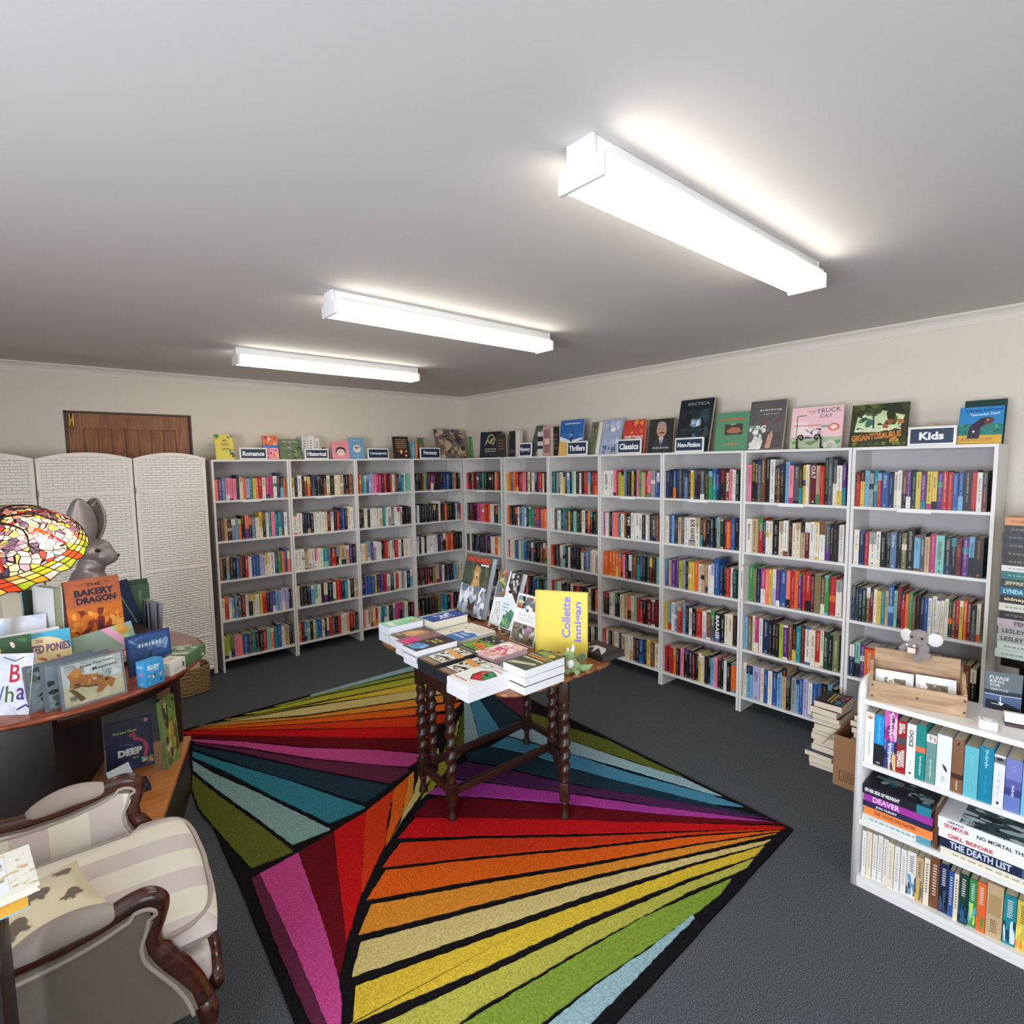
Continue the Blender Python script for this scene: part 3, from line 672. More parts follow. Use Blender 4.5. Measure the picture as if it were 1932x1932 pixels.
# middle shelf: two piles lying on their sides, spines outwards
def lying_spine(M, L, Tk, D, c, label, txt=None, band=None, top=None, group=None, pages=PG, topart=None):
    """book lying flat: spine L x Tk faces -y at y=0, upper cover at z=Tk"""
    o = empty('book', M, label, 'book', group); mb = MB(); pb = MB(); c = PAL[c] if isinstance(c, str) else c
    top = top or c
    mb.box(0, 0, 0, L, .003, Tk, c); mb.box(0, .003, 0, L, D, .002, c); mb.box(0, .003, Tk-.002, L, D, Tk, top)
    if band:
        for a, b, col in band: mb.face([(a*L, -.0002, 0), (b*L, -.0002, 0), (b*L, -.0002, Tk), (a*L, -.0002, Tk)], col)
    if not txt: art(mb, L, Tk, [('lines', .12, .3, .85, .7, 1, tuple(int(v*.6+k*.4) for v, k in zip(c, (60, 56, 50) if sum(c) > 400 else (220, 214, 200))))], y=-.0003)
    if txt:
        for s, cx, w_, h_, dz, col in txt: lettering(mb, s, T(L*cx, -.0006, Tk*(.5+dz)), w_*L, h_*Tk, col, .03)
    if topart:
        old = mb.M; mb.M = old @ Matrix(((1,0,0,0),(0,0,1,0),(0,-1,0,Tk),(0,0,0,1))); art(mb, L, D, topart); mb.M = old
    mb.build('cover', M_PRINT, o); pb.box(.003, .003, .002, L-.003, D-.003, Tk-.002, pages); pb.build('page_block', M_PAGES, o)
    books_made.append(o); return o
zz = LZ[2]
piles = [
 (.028,(206,212,206),'cream and green book lying at the bottom of the pile near the rounded end panel',None,[(.8,1,(90,150,170))],0),
 (.034,(238,132,66),'orange spined book lettered the good daughter, lying in the low bookcase',[('THE GOOD DAUGHTER',.46,.62,.42,0,(150,60,40))],None,.004),
 (.020,(40,38,74),'thin navy book with white capitals, lying on the orange spined one',[('JON CLEARY',.36,.32,.55,0,WH)],None,.0),
 (.030,(160,52,150),'purple spined book with pale raised capitals, lying in the low bookcase pile',[('DEAVER',.34,.4,.75,0,(226,190,230))],None,.002),
 (.036,(28,28,38),'black book lettered either side of midnight, topmost of its pile in the low bookcase',[('EITHER SIDE OF MIDNIGHT',.30,.52,.42,0,WH)],[(.8,1,(40,120,140))],-.003)]
for i, (t, c, lb, tx, bd, dx) in enumerate(piles):
    ta = [('blobs', .02, .05, .98, .95, [(20,22,28),(40,110,120),(150,160,160),(26,28,36)], 26, .12, 3), ('rect', .1, .55, .5, .8, (120,128,128))] if i == 4 else None
    lying_spine(ML @ T(.030+dx, .010+.004*(i % 2), zz), .225, t, .15, c, lb, tx, bd, (30,30,38) if i == 4 else None, 'lying books in the low white bookcase', topart=ta); zz += t+.0004
spine_book(ML @ T(.262, .015, LZ[2]), .012, .165, .15, (96,62,44), 'thin brown book standing between the two lying piles in the low bookcase', group=GL)
zz = LZ[2]
piles = [
 (.026,(222,214,190),'cream book with faint lettering, bottom of the pile under the death list',None,None),
 (.036,(30,36,66),'navy book lettered the death list in pale blue, lying in the low bookcase',[('THE DEATH LIST',.38,.56,.7,0,(200,206,224))],[(.75,1,(54,96,140))]),
 (.030,(232,226,222),'white book lettered girl before in red, lying in the low bookcase',[('GIRL BEFORE',.30,.42,.5,0,(190,50,60))],None),
 (.044,(230,230,230),'thick white book with red and black capitals, topmost of its pile in the low bookcase',[('SEYMOUR',.18,.24,.36,-.12,(190,60,64)),('GERALD',.17,.16,.2,.28,(70,60,60)),('NO MORTAL THING',.62,.5,.32,-.1,(50,46,50))],None)]
for i, (t, c, lb, tx, bd) in enumerate(piles):
    ta = [('rect', .2,.05,.98,.95,(52,84,84)), ('blobs', .2,.05,.98,.95,[(20,26,30),(190,206,204),(40,70,72),(220,226,224)],30,.12,4), ('text','THE SILENT CORNER',.52,.16,.5,.09,(60,64,70)), ('text','DEAN KOONTZ',.45,.05,.36,.08,(60,64,70))] if i == 3 else None
    lying_spine(ML @ T(.285-.004*i, .008+.003*(i % 2), zz), .30, t, .17, c, lb, tx, bd, None, 'lying books in the low white bookcase', topart=ta); zz += t+.0004
lying_spine(ML @ T(.60, .012, LZ[2]), .22, .04, .15, 'n', 'navy book lying at the bottom of the third pile in the low bookcase', group='lying books in the low white bookcase')
lying_spine(ML @ T(.60, .012, LZ[2]+.0404), .22, .035, .15, 'w', 'white book lying upon the navy one of the third pile in the low bookcase', group='lying books in the low white bookcase')
# bottom shelf
lw = [(.016,.19,'w','white ribbed'),(.018,.195,'c','cream ribbed'),(.017,.19,'w','white ribbed'),(.018,.195,'w','white ribbed'),(.018,.19,'w','white ribbed'),(.020,.19,'c','cream ribbed'),(.019,.185,'w','white ribbed'),(.020,.18,'w','white ribbed'),
      (.030,.185,'w','white and blue'),(.022,.18,'e','gold and grey'),(.018,.185,'c','cream'),(.028,.195,'B','brown'),(.026,.19,'n','blue black'),(.017,.175,'b','light blue'),(.014,.18,'c','pink and cream'),
      (.026,.19,'G','dark green and blue'),(.022,.18,'g','green and sky blue'),(.026,.185,'o','orange and green'),(.044,.20,'e','wide tan'),(.034,.18,'t','turquoise patterned'),(.034,.18,'y','yellow and orange'),(.028,.18,'e','beige'),(.028,.175,'y','pale yellow'),(.03,.18,'s','sky blue'),(.03,.19,'k','black')]
x = .030
for i, (t, H, c, nm) in enumerate(lw):
    bd = None; dc = None
    if i < 8: bd = [(.06,.075,(190,184,180)),(.5,.51,(190,184,180)),(.9,.91,(190,184,180))]; dc = [('lines', .35, .2, .65, .85, 12, (150,144,140))]
    elif i in (8, 9, 12, 15, 16, 17, 19, 20):
        pal = {8:[(110,150,180),(60,70,80)],9:[(110,100,90),(214,170,60)],12:[(60,80,110),(20,24,30)],15:[(40,90,130),(20,50,50)],16:[(190,220,90),(90,170,200)],17:[(80,140,60),(230,90,50)],19:[(200,220,220),(20,60,80)],20:[(240,130,50),(250,220,90)]}[i]
        dc = [('blobs', 0, .05, 1, .5, pal, 10, .25, i), ('lines', .3, .55, .7, .92, 8, (60,50,50) if c in LIGHT else (230,225,215))]
    elif i == 18: dc = [('rect', .12,.42,.88,.8,(170,138,96)), ('lines', .3,.1,.7,.35,5,(110,80,50))]
    else: dc = [('lines', .3, .25, .7, .9, 11, (70,60,60) if c in LIGHT else (225,215,200))]
    lb = f'{nm} spined book, {ORD[i+1]} from the rounded end, low bookcase bottom shelf'
    spine_book(ML @ T(x, .02+.012*rng.random(), LZ[3]), t, H, .15, c, lb, band=bd, group=GL, deco=dc); x += t+.0008

# pine box of cards, plush elephant, slate sign, door bell, shop card holder on the low bookcase
bx = empty('card_box', at(1633, 1328, z=.79).to_tuple(), 'weathered pine box with a high back, holding framed cards on the low bookcase', 'box')
A = at(1633, 1328, z=.7902); B = at(1815, 1364, z=.7902); d = B-A; BW = .30; byaw = math.atan2(d.y, d.x)
A = at(1634, 1322, z=.7902)+Vector((.022, -.002, 0)); MBX = frame(A, byaw); bx.matrix_world = MBX
BD = .165; t = .011
mb = MB(); mb.bbox(0, 0, 0, BW, t, .078, .002); mb.build('front_board', M_PINE, bx)
mb = MB(); mb.bbox(t, BD-t, .0, BW-t, BD, .168, .002); mb.build('back_board', M_PINE, bx)
mb = MB(); mb.box(t, t, 0, BW-t, BD-t, .008); mb.build('bottom_board', M_PINE, bx)
for s in (0, 1):
    a = s*(BW-t); mb = MB(); pr = [(t, 0), (BD, 0), (BD, .12), (.11, .128), (.03, .088), (t, .082)]
    bm = bmesh.new(); f0 = [bm.verts.new((a, p, q)) for p, q in pr]; f1 = [bm.verts.new((a+t, p, q)) for p, q in pr]; k = len(pr)
    for i in range(k): bm.faces.new((f0[i], f1[i], f1[(i+1) % k], f0[(i+1) % k]))
    bm.faces.new(f0[::-1]); bm.faces.new(f1); bmesh.ops.recalc_face_normals(bm, faces=bm.faces); mb.frombm(bm, (0,0,0)); mb.build('end_board', M_PINE, bx)
mb = MB()
for px_, pz in ((.008,.018),(.008,.062),(BW-.010,.018),(BW-.010,.062),(.5*BW,.04)): mb.ell((px_+.003, -.0008, pz), (.0045, .0015, .0045), (80, 52, 36), 10)
mb.build('nail_heads', mat('rusty_nail', (84, 56, 42), .6), bx)
m_gl = mat('cellophane', rough=.08, attr=True, noise=(14, .25, 4), coat=1.0)
for i, (xx, w_, lb) in enumerate([(.018, .125, 'uncovered animal print in a white mount, standing in the pine box'), (.150, .125, 'cellophane wrapped animal print in a white mount, standing in the pine box')]):
    o = empty('greeting_card', MBX @ T(xx, .055+.01*i, .0085) @ RX(-.5), lb, 'card', 'cards in the pine box'); mb = MB()
    mb.box(0, 0, 0, w_, .006, .100, (234, 234, 232)); art(mb, w_, .100, [('rect', .25,.2,.8,.72,(120,104,84)), ('blobs', .28,.24,.77,.68,[(176,140,96),(210,196,160),(90,84,60),(150,130,100)],16,.08,i+3), ('poly', [(.42,.9),(.6,.25),(.5,.2),(.3,.6)] if i == 0 else [(.1,.95),(.35,.5),(.3,.2),(.12,.4)], (250, 252, 244))])
    mb.build('mount', m_gl, o)
def fuse(o, vox=.004, sm=6):
    r = o.modifiers.new('remesh', 'REMESH'); r.mode = 'VOXEL'; r.voxel_size = vox; r.use_smooth_shade = True
    s = o.modifiers.new('smooth', 'SMOOTH'); s.iterations = sm; s.factor = .6
GY = (142, 128, 122)
mel = mat('grey_plush', GY, .95, sheen=.5, bump=.5, bscale=500, noise=(40, .1, 3)); mel2 = mat('pale_plush', (214, 206, 206), .95, sheen=.4)
el = empty('plush_elephant', MBX @ T(.162, BD-.014, .170) @ RZ(-.25), 'grey plush elephant sitting on the back board of the pine box', 'soft toy')
mb = MB(); mb.ell((0, .0, .022), (.030, .028, .034), GY); mb.ell((-.004, -.010, .068), (.033, .032, .031), GY); mb.ell((-.016, -.036, .052), (.014, .016, .012), GY); mb.ell((-.024, -.048, .046), (.010, .010, .009), GY)
mb.tube([(-.026, -.008, .035), (-.05, -.028, .022), (-.058, -.036, .012)], [.014, .012, .011], 10, GY); mb.tube([(.02, -.01, .035), (.012, -.034, .030)], [.013, .011], 10, GY)
mb.tube([(0, -.014, .008), (-.004, -.034, -.016), (-.006, -.036, -.026)], [.016, .013, .014], 10, GY); mb.tube([(.022, -.010, .008), (.026, -.026, -.014)], [.015, .012], 10, GY)
bo = mb.build('body', mel, el); fuse(bo, .003, 5)
for sx, lb in ((-1, None), (1, None)):
    mb = MB(); mb.ell((sx*.046, -.004, .066), (.026, .007, .027), (214, 206, 206), 18, rot=RZ(sx*.35)); mb.build('ear', mel2, el)
for ex, ey, ez in ((.012, -.0405, .072), (-.022, -.0405, .073)):
    mb = MB(); mb.ell((ex, ey, ez), (.0045, .003, .005), (18, 16, 18), 10); mb.build('eye', M_PRINT, el)
for ex, ey, ez in ((-.034, -.046, .040), (-.010, -.050, .040)):
    mb = MB(); mb.ell((ex, ey, ez), (.006, .005, .005), (240, 226, 200), 10); mb.build('tusk', M_PRINT, el)
mb = MB(); mb.box(-.032, -.048, .010, -.006, -.044, .030, (236, 206, 190)); mb.box(-.006, -.047, .010, 0, -.043, .030, (120, 60, 80)); mb.build('toy_book', M_PRINT, el)
A = at(1846, 1341, z=.7902); A2 = A+Vector((.04, -.01, 0))
sg = empty('slate_sign', frame(A+Vector((.05,-.006,.0)), byaw-.02, -.06), 'dark slate sign chalked please ring for service, on the low bookcase', 'sign')
mb = MB(); SW, SH = .105, .148; mb.box(0, .0, 0, SW, .006, SH, (96, 104, 108))
art(mb, SW, SH, [('rect', 0,0,1,.44,(74,92,122)), ('rect', 0,.40,1,.52,(44,52,62)), ('poly', [(.05,.04),(.06,.26),(.5,.24),(.98,.1),(.98,.02),(.3,.0)], (26,30,36)),
  ('curve', [(0,.405),(.5,.395),(1,.41)], .018, (226,232,236)), ('text','PLEASE',.38,.85,.52,.085,(222,226,226),-.02,.0), ('text','RING',.32,.75,.38,.08,(222,226,226),-.02,.0), ('text','FOR',.28,.65,.26,.075,(222,226,226),0,.0), ('text','SERVICE',.40,.54,.48,.06,(200,210,216),-.03,.0),
  ('curve', [(.44,.37),(.45,.2)], .025, (220,228,232)), ('poly', [(.38,.22),(.55,.2),(.47,.13)], (220,228,232)), ('curve', [(.2,.17),(.46,.15)], .018, (220,228,232))])
mb.build('slate', M_PRINT, sg)
mb = MB(); mb.box(.01, .004, 0, SW-.01, .04, .004, (40, 42, 46)); mb.build('foot', M_PRINT, sg)
A = at(1861, 1376, z=.7902)
o = empty('door_bell', (A.x+.018, A.y, A.z), 'white square wireless bell push in front of the slate sign', 'bell')
mb = MB(); old = mb.M; mb.M = RZ(byaw); mb.bbox(-.026, -.026, 0, .026, .026, .030, .007); mb.build('housing', M_PLAST, o); mb.M = old
mb = MB(); mb.lathe([(.0155, .0302), (.0155, .0316), (.014, .0320), (0.0001, .0320)], 20, (240,240,238)); mb.build('button', M_PLAST, o); mb = MB(); mb.tube([(.017*math.cos(i*PI/12), .017*math.sin(i*PI/12), .0302) for i in range(24)], .0008, 6, (120,120,120), closed=True); mb.build('button_ring', M_METAL, o)
A = at(1893, 1368, z=.7902)
o = empty('card_holder', frame(A+Vector((.02, 0, 0)), byaw-.03), 'white shop card lettered in capitals beside the white bell push', 'card')
mb = MB(); mb.bbox(0, 0, .006, .12, .055, .030, .004); mb.build('card_stack', M_PLAST, o)
mb = MB(); old = mb.M; mb.M = T(0, -.002, .008) @ RX(-.35); mb.bbox(0, -.002, 0, .12, 0, .034, .0008, (238,238,236)); art(mb, .12, .034, [('text','INKSPOT',.38,.66,.46,.26,(160,164,170),0,.0), ('text','BOOKSHOP',.42,.34,.55,.22,(160,164,170),0,.0)], y=-.0025); mb.build('front_card', M_PRINT, o); mb.M = old
mb = MB(); mb.bbox(.0, -.022, 0, .15, .05, .006, .002, (92, 56, 48)); mb.build('base_board', M_DARKW, o)
# ------------------------------------------------------------------ oak gate-leg table with barley-twist legs
TBZ = .74
tb = empty('gateleg_table', (1.82, 2.3, 0), 'dark oak gate-leg table with barley-twist legs and a scalloped top, laden with books', 'table')
def loc(x, y): return (x-1.82, y-2.3)
# scalloped outline with clipped corners
cor = [(1.435, 2.80), (1.43, 1.93), (1.50, 1.76), (1.62, 1.725), (2.10, 1.715), (2.20, 1.80), (2.215, 2.80), (2.10, 2.92), (1.55, 2.925)]
out = []
for i, a in enumerate(cor):
    b = cor[(i+1) % len(cor)]; d = Vector(b)-Vector(a); L = d.length; n = Vector((d.y, -d.x))/L; k = max(4, int(L/.008)); waves = max(1, round(L/.085))
    for j in range(k):
        t = j/k; w = -.017*abs(math.sin(PI*t*waves))**.8+.011
        p = Vector(a)+d*t-n*w; out.append(loc(p.x, p.y))
def scaled(o, s, dz=0): 
    return [(x*s, y*s) for x, y in o]
mb = MB()
lay = [(TBZ, .985), (TBZ-.002, 1.0), (TBZ-.010, 1.006), (TBZ-.0105, .992), (TBZ-.018, .990), (TBZ-.024, .975)]
vs = []; N_ = len(out)
ctr = (0, 0)
for z, s_ in lay: vs += [(x-(1-s_)*(.36 if x > 0 else -.36), y-(1-s_)*(.6 if y > 0 else -.6), z) for x, y in out]
fs = []
for l in range(len(lay)-1):
    for i in range(N_):
        j = (i+1) % N_; fs.append((l*N_+i, l*N_+j, (l+1)*N_+j, (l+1)*N_+i))
mb.add(vs, fs, smooth=False)
bm = bmesh.new(); f = bm.faces.new([bm.verts.new(v) for v in vs[:N_]]); bmesh.ops.triangulate(bm, faces=[f]); mb.frombm(bm, (0,0,0))
bm = bmesh.new(); f = bm.faces.new([bm.verts.new(v) for v in vs[-N_:]]); bmesh.ops.triangulate(bm, faces=[f]); mb.frombm(bm, (0,0,0))
top = mb.build('tabletop', M_TOPW, tb)
bm = bmesh.new(); bm.from_mesh(top.data); bmesh.ops.remove_doubles(bm, verts=bm.verts, dist=1e-5); bmesh.ops.recalc_face_normals(bm, faces=bm.faces); bm.to_mesh(top.data); bm.free()
def twist_leg(x, y, z1=.716, low=.20, foot=True, sw=.046, rot=0.0):
    """square blocks joined by a barley twist, on a turned foot"""
    X, Y = loc(x, y); mb = MB(); h = sw/2; mb.M = T(X, Y, 0) @ RZ(rot)
    mb.bbox(-h, -h, .60, h, h, z1, .003)
    mb.bbox(-h, -h, .105, h, h, low, .003)
    if foot: mb.lathe([(.014, 0), (.021, .004), (.024, .02), (.021, .034), (.015, .055), (.014, .075), (.019, .092), (.022, .105)], 16)
    n = 14; za, zb = low+.02, .585; st = 64; vs = []
    for i in range(st+1):
        t = i/st; z = za+(zb-za)*t; ph = t*2*PI*5.5; env = min(1, 6*t, 6*(1-t)); r0 = .0205
        for k in range(n):
            a = 2*PI*k/n; rr = r0+.0052*env*math.cos(a-ph)
            vs.append((rr*math.cos(a)*1.15, rr*math.sin(a)*1.15, z))
    fs = [(i*n+k, i*n+(k+1) % n, (i+1)*n+(k+1) % n, (i+1)*n+k) for i in range(st) for k in range(n)]
    mb.add(vs, fs, smooth=True)
    mb.lathe([(.018, low-.002), (.021, low+.006), (.014, low+.012), (.018, low+.02), (.016, low+.03)], 14); mb.lathe([(.016, .575), (.021, .588), (.014, .594), (.02, .602)], 14)
    return mb.build('leg', M_DARKW, tb)
LEGS = dict(A=(1.411, 2.43), B=(1.389, 2.135), E=(2.196, 2.43), G=(2.178, 2.119))
LEGS['A'] = (1.455, 2.43); LEGS['B'] = (1.435, 2.135)
for k, (x, y) in LEGS.items(): twist_leg(x, y)
Cg = (1.849, 1.775); Dg = (1.725, 2.774)
twist_leg(*Cg, rot=.5); twist_leg(*Dg, rot=.4)
Fp = (2.115, 2.128); Gp = (1.515, 2.425)
twist_leg(*Fp, foot=False, rot=0, sw=.040, z1=.66); twist_leg(*Gp, foot=False, sw=.040, z1=.66)
def bar(P, Q, z, w, h, name, inset=.0):
    a = Vector((*loc(*P), z)); b = Vector((*loc(*Q), z)); d = (b-a); L = d.length; yaw = math.atan2(d.y, d.x)
    mb = MB(); mb.M = T(*a) @ RZ(yaw); mb.bbox(.018, -w/2, -h/2, L-.018, w/2, h/2, .002); return mb.build(name, M_DARKW, tb)
for P, Q in ((LEGS['A'], LEGS['B']), (LEGS['E'], LEGS['G']), (LEGS['A'], LEGS['E']), (LEGS['B'], LEGS['G']), (Cg, Fp), (Dg, Gp)): bar(P, Q, .155, .026, .036, 'stretcher')
for P, Q in ((LEGS['A'], LEGS['B']), (LEGS['E'], LEGS['G']), (LEGS['A'], LEGS['E']), (LEGS['B'], LEGS['G'])): bar(P, Q, .672, .022, .085, 'apron')
for P, Q in ((Cg, Fp), (Dg, Gp)): bar(P, Q, .64, .022, .035, 'gate_rail')

# ------------------------------------------------------------------ books on the oak table
Z0 = TBZ+.0003; YR = -PI/2
def pile(x0, x1, y0, y1, ztop, n, col, items, label, below, spine=None, jit=.004, pages=(232, 230, 232), hard=False, spine_items=(), belowcol=None):
    """n copies lying flat; the cover's top edge is at x1 and its right edge at y0"""
    H = x1-x0; Wd = y1-y0; t = (ztop-Z0)/n
    for i in range(n):
        dx = rng.uniform(-jit, jit) if i < n-1 else 0; dy = rng.uniform(-jit, jit)*.6 if i < n-1 else 0; last = i == n-1
        M = flat((x0+dx, y1+dy, Z0+t*(i+1)-.0003), YR+rng.uniform(-.02, .02)*(0 if last else 1))
        book(M, Wd, H, t-.0006, col, label if last else below[i if i < len(below) else -1], items if last else (), spine=spine, pages=pages, hard=hard, group='paperbacks piled on the oak table', spine_items=spine_items)
pile(1.315, 1.560, 1.815, 1.972, .812, 2, (232,232,228), [('lines',.06,.86,.94,.97,3,(150,140,130)), ('poly',[(.36,.40),(.60,.22),(.95,.34),(.97,.66),(.62,.74),(.36,.62)],(40,40,44)), ('poly',[(.40,.41),(.61,.25),(.93,.36),(.60,.52)],(206,36,48)), ('poly',[(.60,.52),(.93,.36),(.94,.64),(.62,.71)],(40,150,84)), ('poly',[(.40,.44),(.60,.52),(.62,.70),(.40,.60)],(196,40,52)), ('blobs',.5,.38,.8,.58,[(20,30,24),(60,110,60),(190,160,60)],9,.07,2), ('lines',.48,.77,.94,.83,1,(200,40,50)), ('lines',.05,.10,.50,.16,1,(200,40,50)), ('lines',.52,.10,.66,.16,1,(200,40,50)), ('curve',[(.05,.70),(.2,.76),(.3,.72),(.34,.8),(.3,.9)],.02,(30,30,32))],
     'white paperback with a red and green shield, topmost at the corner of the oak table', ['white paged paperback under the one with a red and green shield, table corner'], pages=(226,224,230))
CH = [('rect',.06,.04,.94,.20,(112,84,58)), ('lines',.1,.06,.9,.19,3,(190,160,120)), ('rect',.08,.22,.92,.66,(226,222,210)), ('poly',[(.2,.3),(.8,.42),(.7,.5),(.2,.4)],(24,24,26)), ('blobs',.12,.25,.88,.62,[(30,30,32),(232,228,216),(60,56,50)],18,.07,5), ('poly',[(0,.66),(1,.56),(1,.72),(0,.82)],(214,158,84)), ('poly',[(.08,.82),(.92,.74),(.92,.96),(.08,.96)],(228,224,212)), ('blobs',.1,.8,.9,.95,[(24,24,26),(226,222,210)],8,.09,8), ('poly',[(.5,.76),(.62,.94),(.7,.94),(.6,.74)],(24,24,26))]
pile(1.355, 1.600, 1.985, 2.130, .790, 1, (44,36,30), CH, 'black edged paperback with an orange band and striped sketch, half under the shield cover paperback', [], spine=(24,24,26), pages=(24,24,28))
pile(1.356, 1.602, 2.140, 2.288, .800, 2, (44,36,30), CH, 'black edged paperback with an orange band and striped sketch, beside the blue wave paperback', ['black edged paperback lying under the striped sketch cover, table edge'], spine=(24,24,26), pages=(26,28,34))
pile(1.357, 1.600, 2.298, 2.430, .830, 3, (64,56,66), [('poly',[(.1,.08),(.6,.04),(.9,.2),(.75,.42),(.35,.36),(.15,.3)],(90,160,214)), ('blobs',.2,.1,.8,.36,[(190,220,240),(60,110,190),(120,90,150)],9,.09,4), ('lines',.06,.03,.3,.2,3,(196,186,150)), ('lines',.25,.66,.75,.78,1,(214,204,60)), ('lines',.3,.54,.7,.66,1,(214,204,60)), ('blobs',.2,.5,.85,.8,[(214,204,60),(64,56,66)],5,.07,9)],
     'dark plum paperback with yellow letters and a blue wave, topmost of three', ['white paged paperback at the bottom of the blue wave pile, oak table edge', 'white paged paperback in the middle of the blue wave pile, oak table edge'])
pile(1.395, 1.635, 2.440, 2.572, .812, 2, (150,112,108), [('rect',.1,.05,.9,.42,(222,70,146)), ('lines',.2,.16,.8,.34,2,(190,50,116)), ('blobs',.05,.5,.95,.95,[(170,130,120),(130,92,92)],6,.12,3)], 'pink and dusky brown paperback between the brown and the plum ones on the oak table', ['white paged paperback under the pink and brown one, oak table'])
pile(1.437, 1.657, 2.582, 2.716, .802, 2, (92,72,58), [('poly',[(.1,.1),(.9,.3),(.95,.9),(.3,.75)],(206,150,92)), ('lines',.15,.42,.85,.62,2,(228,180,110)), ('blobs',.1,.1,.9,.3,[(60,50,44),(110,84,60)],6,.1,2)], 'brown paperback with amber lettering between the mint green and pink ones', ['white paged paperback under the amber lettered one, oak table'])
pile(1.443, 1.662, 2.727, 2.850, .835, 2, (150,214,178), [('poly',[(.1,.15),(.8,.1),(.9,.25),(.3,.3)],(232,236,226)), ('poly',[(.55,.78),(.85,.68),(.9,.8),(.6,.95)],(232,150,80)), ('blobs',.1,.35,.9,.7,[(120,190,140),(230,240,224),(210,190,120)],8,.09,4)], 'thick mint green paperback at the far corner of the oak table', ['thick white paged paperback lying under the mint green one, oak table corner'], pages=(232,232,240))
pile(1.682, 1.925, 2.650, 2.795, .835, 2, (52,80,156), [('rect',.0,.0,.06,1,(236,236,236)), ('blobs',.22,.28,.82,.72,[(236,240,246),(210,220,240),(52,80,156)],30,.09,3), ('curve',[(.3,.5),(.4,.6),(.5,.45),(.6,.6),(.7,.5)],.04,(236,240,246)), ('rect',.84,.1,.94,.9,(90,70,150))], 'thick blue paperback with ornate white lettering, far edge of the oak table', ['thick cream paged paperback lying under the blue one with ornate lettering'], pages=(226,218,200))
pile(1.690, 1.945, 2.503, 2.640, .782, 1, (232,226,208), [('curve',[(.1,.2),(.3,.35),(.5,.2),(.7,.35),(.9,.2)],.03,(70,60,60)), ('curve',[(.2,.6),(.35,.75),(.5,.6),(.65,.75),(.8,.6)],.03,(70,60,60)), ('ell',.3,.45,.12,.07,(206,196,170)), ('ell',.65,.85,.1,.05,(206,196,170))], 'cream paperback with looping line drawings behind the blue and white one', [])
pile(1.652, 1.905, 2.357, 2.492, .802, 2, (66,122,190), [('poly',[(0,.5),(.3,.44),(.6,.56),(1,.5),(1,1),(0,1)],(234,232,222)), ('lines',.2,.30,.75,.42,1,(230,236,240)), ('lines',.15,.14,.85,.28,1,(230,236,240)), ('lines',.1,.6,.9,.95,5,(190,160,130))], 'blue and white paperback with bold white letters in the middle of the oak table', ['paperback lying under the blue and white one in the middle of the oak table'], pages=(190,180,170))
pile(1.645, 1.868, 2.205, 2.343, .788, 2, (96,158,64), [('blobs',.05,.05,.95,.5,[(44,90,40),(150,196,70),(226,120,50)],12,.13,3), ('poly',[(.3,.2),(.75,.3),(.7,.5),(.35,.42)],(222,116,44)), ('rect',0,.58,1,1,(28,34,30)), ('blobs',.05,.6,.95,.96,[(226,222,206),(150,190,90),(28,34,30)],16,.06,7), ('rect',0,0,1,.05,(28,30,28))], 'green paperback with an orange animal and white lettering, beside the pink floral one', ['paperback lying under the green one with an orange animal'])
pile(1.618, 1.842, 2.020, 2.172, .802, 1, (226,190,186), [('blobs',.0,.0,1,1,[(240,224,216),(222,130,140),(250,240,236),(206,90,104)],46,.10,5), ('rect',.25,.42,.75,.60,(214,60,118)), ('lines',.35,.48,.65,.54,1,(240,190,214))], 'hardback with pink and white floral cover and a magenta label on the oak table', [], spine=(170,30,60), hard=True, pages=(214,170,176))
pile(1.645, 1.842, 1.868, 2.012, .772, 1, (84,160,184), [('blobs',.05,.05,.95,.95,[(170,214,222),(230,196,140),(60,130,160)],22,.07,8)], 'teal patterned paperback between the pink floral and the orange lettered ones', [])
pile(1.545, 1.785, 1.712, 1.862, .850, 3, (62,70,50), [('rect',0,.0,1,.34,(78,84,66)), ('poly',[(.05,.05),(.9,.28),(.85,.36),(.1,.2)],(196,190,160)), ('lines',.08,.54,.92,.68,1,(236,140,56)), ('lines',.08,.42,.92,.54,1,(232,222,196)), ('poly',[(.1,.8),(.8,.72),(.7,.95),(.2,.96)],(120,140,90)), ('ell',.72,.85,.12,.06,(224,170,60)), ('rect',0,.68,1,.70,(220,214,180))],
     'olive paperback with orange lettering, topmost of three beside the plush dragon', ['white paged paperback at the bottom of the pile beside the plush dragon', 'white paged paperback in the middle of the pile beside the plush dragon'], jit=.007, pages=(234,234,236))
book(flat((2.085, 1.742, Z0+.030), -.10), .165, .21, .030, (30,27,27), 'large black photo book with a pale burst on its cover, lying behind the plush dragon',
     [('poly',[(.1,.1),(.5,.5),(.05,.4),(.45,.62),(.15,.75),(.6,.7),(.7,.4),(.4,.2)],(206,200,202)), ('rect',.62,.2,.95,.9,(58,40,32)), ('lines',.1,.85,.6,.95,2,(190,190,180))], name='book', pages=(60,56,54))

